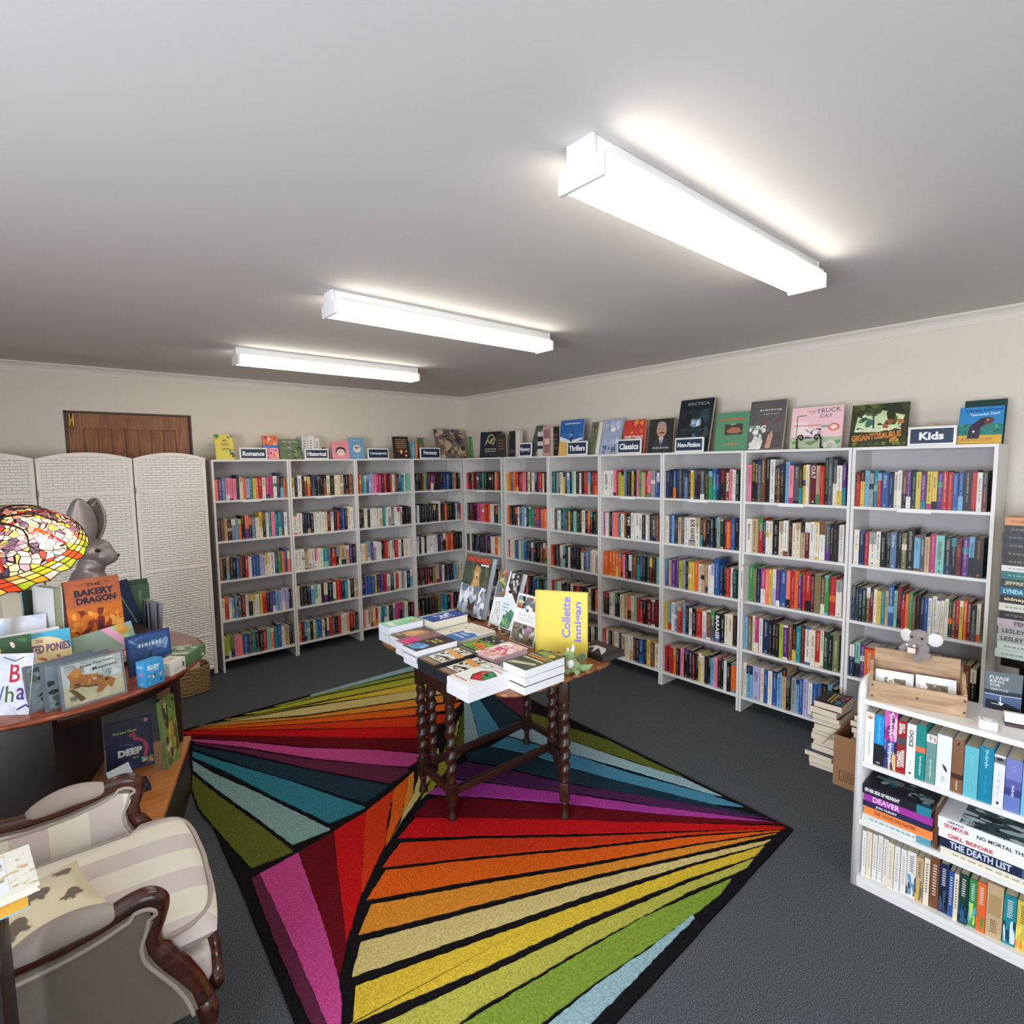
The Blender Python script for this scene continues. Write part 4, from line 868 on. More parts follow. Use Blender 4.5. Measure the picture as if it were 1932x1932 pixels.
# upright display books
def easel(M, w_, h_, label, mat_=M_BLACK, hk=1.0):
    """scroll easel of bent rod with two front hooks; its local y axis points away from the viewer"""
    o = empty('book_easel', M, label, 'easel'); mb = MB(); r = .0036*hk**.5
    for s in (0, 1):
        x = w_*(.22+.56*s); sg_ = 1 if s else -1
        mb.tube([(x, .09, .0037), (x, .03, .0037), (x, -.016, .0037), (x, -.024, .012), (x, -.024, .034*hk), (x-sg_*.006*hk, -.024, .044*hk), (x-sg_*.016*hk, -.024, .044*hk), (x-sg_*.020*hk, -.024, .035*hk), (x-sg_*.013*hk, -.024, .029*hk), (x-sg_*.008*hk, -.024, .034*hk), (x-sg_*.012*hk, -.024, .038*hk)], r, 8)
        mb.tube([(x, .03, .003), (x, .052+.2*h_, h_*.8)], r, 8)
    mb.tube([(w_*.22, .09, .0038), (w_*.78, .09, .0038)], r, 8); mb.tube([(w_*.22, .03, .012), (w_*.78, .03, .012)], r, 8)
    mb.build('bent_rod', mat_, o); return o
def upright(P, yaw, W, H, Tk, lean, col, label, items, **k): return book(frame(P, yaw, lean), W, H, Tk, col, label, items, **k)
P = at(858, 1152, x=2.055); Pb = at(911, 1174, x=2.035)
def along(P, Q): d = Vector(Q)-Vector(P); return math.atan2(d.y, d.x)
UB = [('rect',0,.42,1,1,(66,74,58)), ('blobs',0,.45,1,.9,[(52,62,48),(84,92,70),(60,66,60)],14,.16,2), ('blobs',0,0,1,.5,[(196,204,214),(150,160,176),(226,230,236),(110,120,136)],60,.12,3),
      ('poly',[(.40,.74),(.47,.86),(.53,.82),(.60,.83),(.66,.76),(.63,.66),(.70,.52),(.68,.34),(.60,.20),(.50,.22),(.42,.18),(.36,.28),(.35,.48),(.43,.62)],(178,134,84)), ('poly',[(.45,.60),(.60,.60),(.62,.40),(.55,.30),(.46,.32),(.42,.46)],(206,166,112)), ('ell',.54,.68,.07,.06,(214,182,136)), ('ell',.54,.645,.03,.02,(40,30,28)), ('poly',[(.36,.30),(.5,.20),(.66,.28),(.62,.10),(.40,.10)],(70,56,52)),
      ('text','UNTAMED',.5,.93,.92,.09,(222,58,48)), ('rect',.62,.845,.92,.87,(230,230,226))]
upright((2.09, 3.005, Z0+.012), YR-.02, .285, .395, .040, .26, (120,126,132), 'tall photo book lettered untamed in red over a standing bear, leaning on an easel', UB, pages=(170,176,184), bmat=M_ART)
easel(frame((2.075, 3.005, Z0), YR-.02), .285, .30, 'black scroll easel holding the bear photo book on the oak table')
CB = [('poly',[(0,1),(.46,1),(.40,.52),(.02,.48)],(110,120,110)), ('blobs',.02,.52,.44,.99,[(190,70,50),(60,90,150),(210,180,80),(70,120,70),(150,90,140)],40,.07,2), ('poly',[(.52,1),(1,1),(1,.45),(.72,.62),(.5,.74)],(60,56,56)), ('blobs',.56,.62,.97,.98,[(200,198,196),(30,28,28),(120,116,114)],26,.07,3), ('poly',[(.3,.44),(.52,.62),(.86,.42),(.8,.22),(.5,.16)],(220,228,232)), ('lines',.46,.27,.72,.45,3,(140,166,176)), ('curve',[(.1,.1),(.2,.3),(.14,.4),(.3,.42),(.26,.2),(.4,.1),(.36,.3),(.2,.2)],.012,(70,66,64)), ('poly',[(.5,.02),(.9,.02),(.98,.3),(.84,.36),(.56,.2)],(90,140,100)), ('blobs',.55,.04,.92,.3,[(60,110,80),(150,180,120),(70,120,140)],16,.06,4)]
upright((2.045, 2.600, Z0+.03), YR-.06, .225, .335, .030, .30, (228,230,230), 'white picture book with a collage cover leaning on a cream wire easel', CB, pages=(190,194,200))
e2 = easel(frame((2.030, 2.600, Z0), YR-.06), .225, .28, 'cream wire easel with curled feet holding the collage cover book', mat('cream_enamel', (222, 214, 190), .5))
e2.scale = (1, 1, 1)
CT = [('rect',.04,.70,.34,.96,(150,130,96)), ('rect',.38,.70,.66,.96,(120,110,96)), ('rect',.70,.66,.97,.96,(150,70,60)), ('blobs',.04,.70,.96,.96,[(214,196,160),(90,110,130),(176,60,50),(60,50,44),(120,150,170)],30,.08,3), ('rect',0,.42,1,.70,(240,238,236)), ('ell',.5,.72,.2,.06,(240,238,236)), ('text','CHATEAU',.5,.58,.7,.06,(176,172,172),0,.0), ('lines',.2,.46,.8,.53,2,(190,186,186)), ('rect',.45,.66,.55,.72,(90,90,110)), ('rect',.04,.02,.96,.40,(120,116,100)), ('blobs',.04,.02,.96,.40,[(190,140,150),(90,110,70),(150,120,160),(210,196,180),(70,70,50)],40,.08,6)]
upright((1.985, 2.335, Z0), YR-.03, .205, .270, .030, .28, (232,230,228), 'white photo book lettered chateau, leaning beside the large yellow book', CT, pages=(170,176,184))
P = at(1010, 1233, z=Z0); Q = at(1108, 1242, z=Z0); yw = along(P, Q)
upright(P, yw, (Q-P).length, .335, .024, .03, (226,204,84), 'large yellow book with sideways lilac lettering, standing upright on the oak table', [('rect',0,0,.06,1,(214,190,70)), ('text','Collette',.60,.61,.64,.17,(132,124,206),PI/2,.03), ('text','innigan',.84,.55,.62,.17,(132,124,206),PI/2,.03), ('lines',.12,.03,.5,.07,1,(110,100,150))], pages=(216,196,110))
bs = empty('book_stand', (2.14, 2.33, 0), 'dark wooden slanted panel propping the chateau book on the oak table', 'stand')
mb = MB(); mb.M = T(-.05, .02, Z0) @ RZ(YR) @ RX(-.28); mb.bbox(0, .034, 0, .21, .044, .28, .002); mb.build('back_board', M_DARKW, bs)
mb = MB(); mb.M = T(-.05, .02, Z0) @ RZ(YR); mb.bbox(.09, .045, 0, .12, .13, .02, .002); mb.build('foot', M_DARKW, bs)

# plush dragon beside the pile of three
GA = (134, 160, 100); GB = (110, 142, 84)
dg = empty('plush_dragon', frame((1.885, 1.755, Z0), -.95), 'small green plush dragon with white horns sitting at the edge of the oak table', 'soft toy')
mb = MB(); mb.ell((0, 0, .036), (.028, .026, .038), GB); mb.ell((-.012, -.018, .088), (.027, .026, .024), GA); mb.ell((-.032, -.030, .082), (.022, .018, .015), GA)
mb.ell((-.022, -.030, .012), (.014, .024, .013), GA); mb.ell((.026, -.024, .012), (.014, .024, .013), GA); mb.tube([(.01, .02, .02), (.045, .02, .018), (.075, .012, .026), (.095, .004, .045)], [.022, .018, .012, .004], 12, GA)
mb.tube([(-.02, -.015, .055), (-.035, -.03, .042)], [.011, .010], 10, GA); mb.tube([(.022, -.015, .055), (.03, -.032, .042)], [.011, .010], 10, GA)
bo = mb.build('body', mat('green_plush', (130, 156, 96), .95, sheen=.5, bump=.5, bscale=500, noise=(50, .16, 3)), dg); fuse(bo, .003, 4)
mp = mat('white_plush', (226, 228, 222), .95, sheen=.4)
mb = MB(); mb.tube([(0, -.012, .105), (.006, -.008, .122), (.004, -.006, .136)], [.010, .008, .006], 10); mb.tube([(-.02, -.012, .105), (-.020, -.006, .120)], [.007, .005], 10); mb.build('horns', mp, dg)
mb = MB(); mb.ell((-.010, -.022, .052), (.020, .014, .026)); mb.build('belly', mp, dg)
mb = MB(); mb.ell((-.034, -.045, .092), (.0035, .003, .0045), (16,16,18), 10); mb.build('eye', M_PRINT, dg)
for s in (-1, 1):
    mb = MB(); mb.M = T(.022*s+.008, .018, .062) @ RZ(s*.5+PI/2*0) @ RY(.3*s)
    mb.ell((s*.016, .006, .010), (.022, .004, .020), (70, 100, 56), 14); mb.build('wing', M_PLUSH, dg)
mb = MB()
for i in range(6): mb.ell((.008+.012*i, .028-.002*i, .075-.010*i), (.004, .005, .008), (60, 110, 60), 8)
mb.build('back_spikes', M_PLUSH, dg)
# ------------------------------------------------------------------ woven folding screen
m_weave = bpy.data.materials.new('woven_paper_rush'); m_weave.use_nodes = True
nt = m_weave.node_tree; N = nt.nodes; L = nt.links; b = N['Principled BSDF']; b.inputs['Roughness'].default_value = .8; b.inputs['Base Color'].default_value = lin((228, 220, 208))
tc = N.new('ShaderNodeTexCoord'); sx = N.new('ShaderNodeSeparateXYZ'); L.new(tc.outputs['Object'], sx.inputs[0])
def mth(op, a, b_=None, nt=None):
    n = N.new('ShaderNodeMath'); n.operation = op
    for i, v in enumerate((a, b_)):
        if v is None: continue
        if isinstance(v, (int, float)): n.inputs[i].default_value = v
        else: L.new(v, n.inputs[i])
    return n.outputs[0]
RH, CW = .020, .058
row = mth('FLOOR', mth('DIVIDE', sx.outputs['Z'], RH)); odd = mth('MODULO', mth('ABSOLUTE', row), 2.0)
u = mth('FRACT', mth('ADD', mth('DIVIDE', sx.outputs['X'], CW), mth('MULTIPLY', odd, .5)))
v = mth('FRACT', mth('DIVIDE', sx.outputs['Z'], RH))
hu = mth('SINE', mth('MULTIPLY', u, PI)); hv = mth('POWER', mth('SINE', mth('MULTIPLY', v, PI)), .45)
hh = mth('MULTIPLY', mth('POWER', hu, .38), hv)
bp = N.new('ShaderNodeBump'); bp.inputs['Strength'].default_value = .9; bp.inputs['Distance'].default_value = .009; L.new(hh, bp.inputs['Height']); L.new(bp.outputs['Normal'], b.inputs['Normal'])
mr = N.new('ShaderNodeMapRange'); mr.inputs['To Min'].default_value = .66; mr.inputs['To Max'].default_value = 1.0; mr.inputs['From Max'].default_value = .45; L.new(hh, mr.inputs['Value'])
mx = N.new('ShaderNodeMix'); mx.data_type = 'RGBA'; mx.blend_type = 'MULTIPLY'; mx.inputs['Factor'].default_value = 1; mx.inputs['A'].default_value = lin((250, 243, 232)); L.new(mr.outputs[0], mx.inputs['B']); L.new(mx.outputs['Result'], b.inputs['Base Color'])
m_scr = mat('cream_painted_frame', (240, 231, 218), .6)
SJ = [(1.075, 5.045), (.580, 5.025), (.02, 4.985), (-.50, 5.12), (-1.0, 4.97)]
scn = empty('folding_screen', (SJ[1][0], SJ[1][1], 0), 'white woven folding screen with arched tops, zigzagging before the timber door', 'screen')
for i in range(4):
    a, c = Vector(SJ[i+1]), Vector(SJ[i]); d = c-a; Lw = d.length; yaw = math.atan2(d.y, d.x)
    M = T(a.x-SJ[1][0], a.y-SJ[1][1], 0) @ RZ(yaw)
    def arch(x, base, rise): q = (x/Lw-.5)*2; return base+rise*(1-q*q)
    p = empty('panel', I4()); p.parent = scn; p.matrix_local = M
    mb = MB(); sw = .026; g = .004; TH = 1.785; RS = .045
    mb.bbox(g, -.011, .02, g+sw, .011, TH+.012, .002); mb.bbox(Lw-g-sw, -.011, .02, Lw-g, .011, TH+.012, .002)
    K = 16
    for k in range(K):   # arched top rail
        x0 = g+(Lw-2*g)*k/K; x1 = g+(Lw-2*g)*(k+1)/K
        z0, z1_ = arch(x0, TH, RS), arch(x1, TH, RS)
        vs = [(x0,-.011,z0),(x1,-.011,z1_),(x1,.011,z1_),(x0,.011,z0),(x0,-.011,z0+.026),(x1,-.011,z1_+.026),(x1,.011,z1_+.026),(x0,.011,z0+.026)]
        mb.add(vs, [(0,3,2,1),(4,5,6,7),(0,1,5,4),(1,2,6,5),(2,3,7,6),(3,0,4,7)])
    for z in (1.565, .935, .36, .075): mb.bbox(g+sw, -.009, z-.010, Lw-g-sw, .009, z+.010, .002)
    mb.build('screen_frame', m_scr, p)
    mb = MB(); K = 14
    # woven infill: bulging gently between the stiles, edges wrapping over the side bars
    nx = 26; zs = [.085+i*(TH-.085)/34 for i in range(35)]
    vs = []; 
    for z in zs:
        for k in range(nx+1):
            x = g+sw+(Lw-2*g-2*sw)*k/nx; zt = z if z < TH-.06 else z+(arch(x, TH, RS)-TH)*(z-(TH-.06))/.06
            vs.append((x, -.006-.003*math.sin(k*PI*1.0), zt))
    n1 = nx+1; fs = [(r*n1+k, r*n1+k+1, (r+1)*n1+k+1, (r+1)*n1+k) for r in range(len(zs)-1) for k in range(nx)]
    mb.add(vs, fs, smooth=True); mb.add([(x, y+.012, z) for x, y, z in vs], [f[::-1] for f in fs], smooth=True)
    mb.build('woven_infill', m_weave, p)
    if i < 3:
        mb = MB()
        for z in (1.55, .75): mb.box(-.004, -.016, z, .010, -.010, z+.045); mb.tube([(0, -.017, z), (0, -.017, z+.045)], .004)
        mb.build('hinge', M_METAL, p)

# ------------------------------------------------------------------ wicker basket at the foot of the screen
bk = empty('wicker_basket', (.775, 4.80, 0), 'brown wicker basket of cards on the carpet beside the romance bookcase', 'basket')
m_wick = mat('wicker', (150, 116, 74), .7, noise=(60, .25, 3)); mb = MB(); nst = 22
def rr(t, a, b_): return (a*math.copysign(abs(math.cos(t))**.6, math.cos(t)), b_*math.copysign(abs(math.sin(t))**.6, math.sin(t)))
for r in range(13):
    z = .012+.0145*r; pts = []
    for k in range(88):
        t = 2*PI*k/88; x, y = rr(t, .165+.012*r/12, .10+.010*r/12); q = .005*math.sin(t*nst/2*1.0*2/2*1+r*PI)
        l = math.hypot(x, y); pts.append((x+q*x/l, y+q*y/l, z+.002*math.sin(t*nst+r)))
    mb.tube(pts, .0065, 6, closed=True)
for k in range(nst):
    t = 2*PI*k/nst; x, y = rr(t, .165, .10); mb.tube([(x, y, .005), (x*1.07, y*1.08, .20)], .004, 6)
for ph in (0, PI):
    pts = [((.178+.006*math.sin(16*t*2+ph))*math.cos(t)*1.0, (.112+.005*math.sin(16*t*2+ph))*math.sin(t), .200+.006*math.cos(16*t*2+ph)) for t in [2*PI*k/120 for k in range(120)]]
    pts = [(rr(2*PI*k/120, .178, .112)[0], rr(2*PI*k/120, .178, .112)[1], .202+.006*math.cos(k*.9+ph)) for k in range(120)]
    mb.tube(pts, .006, 6, closed=True)
mb.build('woven_body', m_wick, bk)
mb = MB(); mb.box(-.14, -.08, .006, .14, .08, .012); mb.build('base', m_wick, bk)
for i, (x, c, a, lb) in enumerate([(-.04, (206,170,130), .5, 'tan card sticking up out of the wicker basket'), (.05, (222,196,160), .35, 'pale card sloping out of the wicker basket, screen side'), (.0, (176,120,80), .62, 'brown envelope at the back inside the wicker basket')]):
    o = empty('greeting_card', T(.775+x-.05, 4.78+.03*i, .013) @ RX(-a*.5) @ RZ(.1*i), lb, 'card', 'cards in the basket'); mb = MB(); mb.box(0, 0, 0, .13, .004, .20+.01*i, c); mb.build('folded_card', M_PRINT, o)

# ------------------------------------------------------------------ round display table
M_BLACKW = woodmat('blackened_oak', (18, 12, 10), (34, 22, 18), .5)
RT = .78; rx, ry, rr_ = 0.0, 3.40, .655
rt = empty('round_table', (rx, ry, 0), 'round mahogany display table with a square lower shelf, covered in picture books', 'table')
mb = MB(); mb.lathe([(0.0001, RT), (rr_-.02, RT), (rr_-.006, RT-.002), (rr_, RT-.008), (rr_-.001, RT-.014), (rr_-.008, RT-.020), (rr_-.016, RT-.024), (rr_-.05, RT-.026), (0.0001, RT-.026)][::-1], 96); mb.build('tabletop', M_MAHOG, rt)
mb = MB(); mb.lathe([(rr_-.10, RT-.085), (rr_-.10, RT-.026), (rr_-.08, RT-.026), (rr_-.08, RT-.085)], 64); mb.build('apron', M_DARKW, rt)
PA, PB = at(308, 1539, z=.30), at(360, 1389, z=.30); pd = (PB-PA); pl = math.hypot(pd.x, pd.y); pyaw = math.atan2(pd.y, pd.x)
Mp = T(-rx, -ry, 0) @ T(PA.x, PA.y, 0) @ RZ(pyaw)     # x along the visible edge, y away from it
def lp(name, boxes, m):
    mb = MB(); mb.M = Mp
    for q in boxes: mb.bbox(*q, .003)
    return mb.build(name, m, rt)
lp('lower_shelf', [(-.012, 0, .275, pl+.012, .72, .30)], M_ORW)
lp('side_panel', [(0, .012, .0, pl, .032, .275)], M_DARKW); lp('side_panel', [(0, .69, .0, pl, .71, .275)], M_DARKW); lp('side_panel', [(0, .033, .0, .02, .69, .275)], M_DARKW); lp('side_panel', [(pl-.02, .033, .0, pl, .69, .275)], M_DARKW)
lp('centre_column', [(.06, .36, .30, pl-.10, .70, RT-.027)], M_BLACKW)
for q in ((pl-.055, .03), (pl-.055, .62), (.35, .62)):
    lp('post', [(q[0], q[1], .30, q[0]+.04, q[1]+.04, RT-.027)], M_DARKW)

# ------------------------------------------------------------------ picture books and boxes on the round table
ZT = RT+.0003
PBK = 'picture books on the round table'
# grey animal picture books standing in front
MON = [('rect',.0,.0,1,1,(112,116,124)), ('rect',.05,.05,.96,.95,(168,176,168)), ('rect',.05,.05,.96,.45,(176,172,140)), ('blobs',.06,.5,.95,.93,[(150,160,160),(190,196,186),(130,140,144)],22,.10,2),
       ('poly',[(.12,.72),(.28,.80),(.36,.66),(.52,.62),(.66,.56),(.72,.66),(.74,.50),(.84,.38),(.76,.22),(.70,.30),(.60,.18),(.52,.20),(.56,.34),(.40,.38),(.30,.46),(.22,.40),(.14,.44),(.16,.58)],(150,98,44)), ('poly',[(.14,.74),(.26,.86),(.36,.74),(.26,.62)],(176,118,52)), ('blobs',.2,.4,.7,.64,[(186,130,60),(120,74,34)],12,.05,4),
       ('curve',[(.22,.50),(.40,.38),(.56,.36)],.02,(44,32,26)), ('poly',[(.12,.42),(.2,.40),(.36,.14),(.28,.10)],(92,70,40)), ('ell',.18,.2,.06,.05,(110,106,96)), ('ell',.7,.44,.03,.03,(30,24,20)),
       ('text','Have You Seen',.58,.86,.5,.06,(44,44,46),.06,.01), ('text','Monotreme',.70,.75,.38,.06,(44,44,46),.06,.01)]
A = at(118, 1343, z=ZT); B = at(241, 1306, z=ZT); yw = along(A, B)
book(frame(A, yw, .14), (B-A).length, .185, .014, (104,108,116), 'landscape picture book with a brown furry animal on grey, standing at the table rim', MON, pages=(226,220,206), group=PBK, bmat=M_ART)
# its fanned open pages and back copies behind
for i, (u, v_, lb) in enumerate([(90, 1346, 'grey picture book standing behind the brown animal one, at the table rim'), (60, 1350, 'grey picture book half hidden beside the white handwritten alphabet book')]):
    A = at(u, v_, z=ZT)+FWD*.0; A.z = ZT; dn = Vector((-math.sin(yw), math.cos(yw), 0)); A = A+dn*.012*(i+1)
    book(frame(A, yw+.10+.05*i, .12), .24, .185, .013, (104,110,120), lb, [('rect',.05,.05,.96,.95,(120,136,140)), ('blobs',.06,.06,.5,.94,[(60,80,70),(140,150,150),(90,100,90),(50,60,60)],24,.10,i+4)], pages=(222,218,206), group=PBK)
A = at(-62, 1352, z=ZT); B = at(54, 1348, z=ZT)
book(frame(A, along(A, B), .22), (B-A).length, .235, .016, (206,208,214), 'white picture book with big hand-painted coloured letters, standing at the table rim', [('blobs',.0,.0,1,1,[(196,200,210),(216,216,220)],20,.14,2), ('text','B',.72,.68,.17,.30,(176,40,60),0,.01), ('text','i',.86,.68,.04,.24,(206,176,80),0,.01), ('text','h',.66,.34,.14,.26,(70,104,60),0,.01), ('text','a',.84,.34,.14,.20,(80,50,120),0,.01), ('text','W',.46,.34,.2,.26,(50,70,150),0,.01), ('curve',[(.5,.95),(.7,.88),(.85,.94)],.02,(80,110,130)), ('curve',[(.8,.08),(.94,.16),(1,.12)],.03,(50,60,120))], group=PBK, bmat=M_ART)
for i, (du, c, H) in enumerate([(0, (214,218,226), .25), (1, (222,222,226), .24)]):
    A = at(-70, 1338-16*i, z=ZT)+Vector((.03, .06+.025*i, 0)); A.z = ZT
    book(frame(A, .12+.05*i, .25), .30, H+.01*i, .014, c, ['pale blue picture book standing open behind the painted letters one', 'white picture book, second one behind the painted letters book'][i], pages=(236,232,224), group=PBK)
# turquoise book with ponies title, holographic book, orange dragon book on a shared easel line
A = at(28, 1262, y=3.06); 
def stand_at(u0, v0, u1, v1, Y, H, Tk, lean, col, lb, items, **k):
    """base corners at depth Y on the table, width from the two pixel columns"""
    A = at(u0, v0, y=Y); B = at(u1, v1, y=Y+k.pop('dy', 0)); A.z = B.z = k.pop('z', ZT)
    return book(frame(A, along(A, B), lean, k.pop('roll', 0)), math.hypot((B-A).x, (B-A).y), H, Tk, col, lb, items, group=PBK, **k)
stand_at(22, 1260, 140, 1250, 3.12, .245, .012, .22, (64,168,206), 'turquoise picture book with a cream oval and plum title, behind the grey ones', [('ell',.5,.5,.52,.42,(224,214,170)), ('text','THE',.48,.84,.12,.06,(150,70,90)), ('text','PAINTED PONIES',.52,.70,.92,.15,(112,72,128),0,.04), ('blobs',.2,.1,.8,.55,[(190,120,80),(240,230,200),(120,80,60)],10,.1,2)], dy=.02)
stand_at(146, 1240, 268, 1212, 3.18, .185, .012, .30, (150,170,150), 'shiny picture book with a rainbow sheen and gold award sticker', [('rect',0,.42,1,1,(132,156,142)), ('poly',[(.0,.44),(.3,.52),(.55,.40),(.8,.30),(.8,.1),(.2,.1),(0,.3)],(206,70,70)), ('blobs',.05,.12,.5,.42,[(230,90,80),(190,60,90),(240,140,110)],9,.1,2), ('poly',[(.5,1),(.66,1),(.92,.42),(.78,.42)],(214,160,186)), ('poly',[(.66,1),(.76,1),(.98,.5),(.92,.42)],(140,196,140)), ('ell',.84,.82,.09,.11,(190,140,54)), ('ell',.80,.92,.07,.08,(206,156,70)), ('text','GERS',.72,.2,.42,.16,WH)], dy=.04, roll=-.12)
RISE = .125
rz = empty('book_riser', (at(180, 1200, y=3.40).x, 3.40, ZT), 'low dark wooden riser under the back row of picture books on the round table', 'stand')
mb = MB(); mb.bbox(-.33, -.13, 0, .22, .16, RISE-.0005, .003); mb.build('riser_block', M_DARKW, rz)
stand_at(133, 1200, 236, 1170, 3.32, .300, .022, .14, (190,104,52), 'orange picture book lettered the bakery dragon, tallest one on the round table', [('rect',0,0,1,.55,(196,108,34)), ('rect',0,.55,1,1,(176,96,60)), ('blobs',.02,.02,.98,.5,[(222,136,50),(150,60,24),(230,160,70),(120,44,24),(206,110,34)],50,.09,3),
   ('text','THE',.52,.90,.28,.055,(44,30,44)), ('text','BAKERY',.52,.78,.72,.11,(40,30,52),-.0,.05), ('text','DRAGON',.54,.65,.72,.11,(40,30,52),-.0,.05), ('poly',[(.45,.04),(.50,.2),(.52,.30),(.58,.34),(.64,.28),(.62,.2),(.74,.1),(.8,.04)],(90,30,44)), ('ell',.57,.33,.06,.045,(130,36,30)), ('curve',[(.25,.88),(.35,.93)],.012,(70,36,40)), ('curve',[(.72,.93),(.84,.91)],.012,(70,36,40))], spine=(110,46,36), dy=.06, bmat=M_ART, z=ZT+RISE)
# thick white book seen from its spine, others behind the dragon book
A = at(66, 1200, y=3.44); A.z = ZT+RISE; book(frame(A, -1.02, .0, .03), .14, .285, .040, (214,220,222), 'thick white picture book standing open, spine outwards, beside the bakery dragon', [], spine_items=[('ell',.4,.45,.25,.05,(150,160,150)), ('poly',[(.2,.3),(.7,.36),(.6,.24)],(120,130,120)), ('ell',.5,.08,.16,.03,(50,80,160))], spine=(218,224,226), group=PBK, pages=(150,160,140))
A = at(50, 1180, y=3.50); A.z = ZT+RISE; book(frame(A, .35, .08), .06, .25, .02, (36,52,48), 'dark green flowered book behind the thick white one on the round table', [('blobs',.1,.1,.9,.5,[(140,140,50),(60,90,60),(90,110,50)],10,.12,3)], spine=(150,200,214), group=PBK)
A = at(-40, 1215, y=3.30); A.z = ZT; book(frame(A, -.15, .28), .22, .30, .016, (196,206,222), 'pale blue and lilac picture book leaning under the stained glass shade', [('blobs',0,0,1,1,[(214,220,236),(170,190,214),(226,226,232)],20,.14,3)], group=PBK)
A = at(-38, 1262, y=3.08); A.z = ZT; book(frame(A, -.05, .25), .16, .26, .014, (36,74,44), 'dark green leafy picture book beside the turquoise ponies one', [('blobs',.05,.05,.95,.95,[(60,110,50),(190,190,80),(24,50,36),(214,200,180)],30,.12,3)], group=PBK)
A = at(-90, 1300, y=2.98); A.z = ZT
# navy and green books leaning right of the dragon book
A = at(252, 1196, y=3.56); A.z = ZT; book(frame(A, .25, .04, -.22), .075, .36, .018, (34,48,84), 'navy book leaning against the green ones behind the bakery dragon', [('curve',[(.1,1),(.9,0)],.06,(150,170,90))], group=PBK)
A = at(236, 1190, y=3.61); A.z = ZT; book(frame(A, .1, .06), .13, .32, .02, (66,100,72), 'green book behind the leaning navy one on the round table', [('rect',.2,.1,.3,.9,(40,70,50)), ('rect',.6,.1,.7,.9,(110,140,110))], group=PBK)
A = at(238, 1182, y=3.645); A.z = ZT; book(frame(A, .1, .06), .12, .34, .02, (54,84,60), 'dark green book at the very back, beside the leaning navy one', [('rect',.4,.1,.5,.9,(90,120,90))], group=PBK)
# blue landscape book standing half open
A = at(245, 1262, y=3.13); A.z = ZT; B = at(313, 1262, z=ZT)
A = at(240, 1284, z=ZT); B = at(312, 1262, z=ZT)
book(frame(A+Vector((.015, .03, 0)), along(A, B), .10), .19, .185, .014, (38,58,112), 'navy blue landscape picture book with a misty sea cover behind the small blue box', [('rect',.05,.05,.95,.95,(48,84,140)), ('blobs',.06,.5,.94,.92,[(80,120,170),(50,80,130),(120,150,186)],18,.1,3), ('rect',.06,.06,.94,.4,(34,60,116)), ('lines',.25,.62,.8,.8,1,(190,200,216)), ('poly',[(.46,.3),(.5,.56),(.54,.3)],(24,34,60))], group=PBK, pages=(226,222,206), bmat=M_ART)
# four grey and navy cards fanned upright in a rack
for i, (u, c, a) in enumerate([(276, (44,54,96), 1.15), (284, (120,124,136), 1.3), (297, (128,130,140), 1.9), (307, (140,140,146), 2.05)]):
    A = at(u, 1210-i*2, z=ZT+.02); A = at(u, 1215, y=3.52); A.z = ZT+.0
    book(frame(A, a, .0, (.12, .08, -.08, -.12)[i]), .13, .225, .005, c, ['navy card cover standing open like a fan behind the blue sea book', 'slim grey card cover next to the navy one of the fan', 'slim grey card cover in the middle of the upright fan', 'outer grey card cover of the fan with a gold mark'][i], [('ell',.6,.7,.08,.12,(190,150,80))] if i == 3 else [], group='upright fan of thin covers', hard=False)
# boxes
def carton(name, u0, v0, u1, v1, depth, h, col, lb, front, side=None, topa=None, cat='box', zb=ZT, shift=(0, 0)):
    A = at(u0, v0, z=zb); B = at(u1, v1, z=zb); o = empty(name, frame(A+Vector((*shift, 0)), along(A, B)), lb, cat); w_ = (B-A).length
    mb = MB(); mb.bbox(0, 0, 0, w_, depth, h, .0012, col); art(mb, w_, h, front, y=-.0002)
    if side:
        old = mb.M; mb.M = old @ Matrix(((0, 1, 0, 0), (-1, 0, 0, depth), (0, 0, 1, 0), (0, 0, 0, 1))); art(mb, depth, h, side, y=-.0002); mb.M = old
    if topa:
        old = mb.M; mb.M = old @ Matrix(((1,0,0,0),(0,0,1,0),(0,-1,0,h),(0,0,0,1))); art(mb, w_, depth, topa, y=-.0002); mb.M = old
    mb.build('carton', M_PRINT, o); return o
carton('puzzle_box', 275, 1299, 311, 1285, .055, .112, (60,150,206), 'small bright blue puzzle box with cartoon dogs, at the rim of the round table', [('text','BLUEY',.46,.74,.62,.20,(214,232,240),-.10,.06), ('lines',.25,.56,.7,.62,1,(190,220,236)), ('blobs',.1,.12,.9,.46,[(230,170,140),(240,214,180),(50,60,90),(226,150,120),(190,200,120)],14,.07,2)],
       [('text','BLUEY',.5,.8,.7,.12,(190,216,230),0,.04), ('blobs',.25,.3,.75,.6,[(150,130,170),(190,150,180)],5,.12,2), ('lines',.3,.06,.8,.2,3,(170,200,220))])
carton('card_box', 322, 1277, 351, 1262, .085, .062, (226,222,212), 'small white box with dotted end, behind the bright blue puzzle box', [('rect',.8,.3,.9,.7,(60,60,60)), ('lines',.2,.2,.6,.5,3,(180,176,170))], [('blobs',.1,.1,.9,.9,[(140,136,130),(190,186,180)],24,.05,2)], [('blobs',.15,.3,.75,.7,[(206,180,130),(190,170,120)],8,.1,3)])
carton('gift_box', 356, 1256.5, 388, 1234, .22, .056, (92,128,88), 'flat green box with a landscape lid near the far rim of the round table', [('rect',.7,.5,.85,.8,(120,150,116)), ('rect',.74,.12,.9,.35,(206,214,196))], [('blobs',.2,.4,.7,.9,[(60,100,60),(110,90,60),(150,160,120)],10,.1,2)], [('blobs',.05,.05,.95,.95,[(150,170,146),(196,204,190),(120,140,120),(176,176,150)],26,.14,4)])
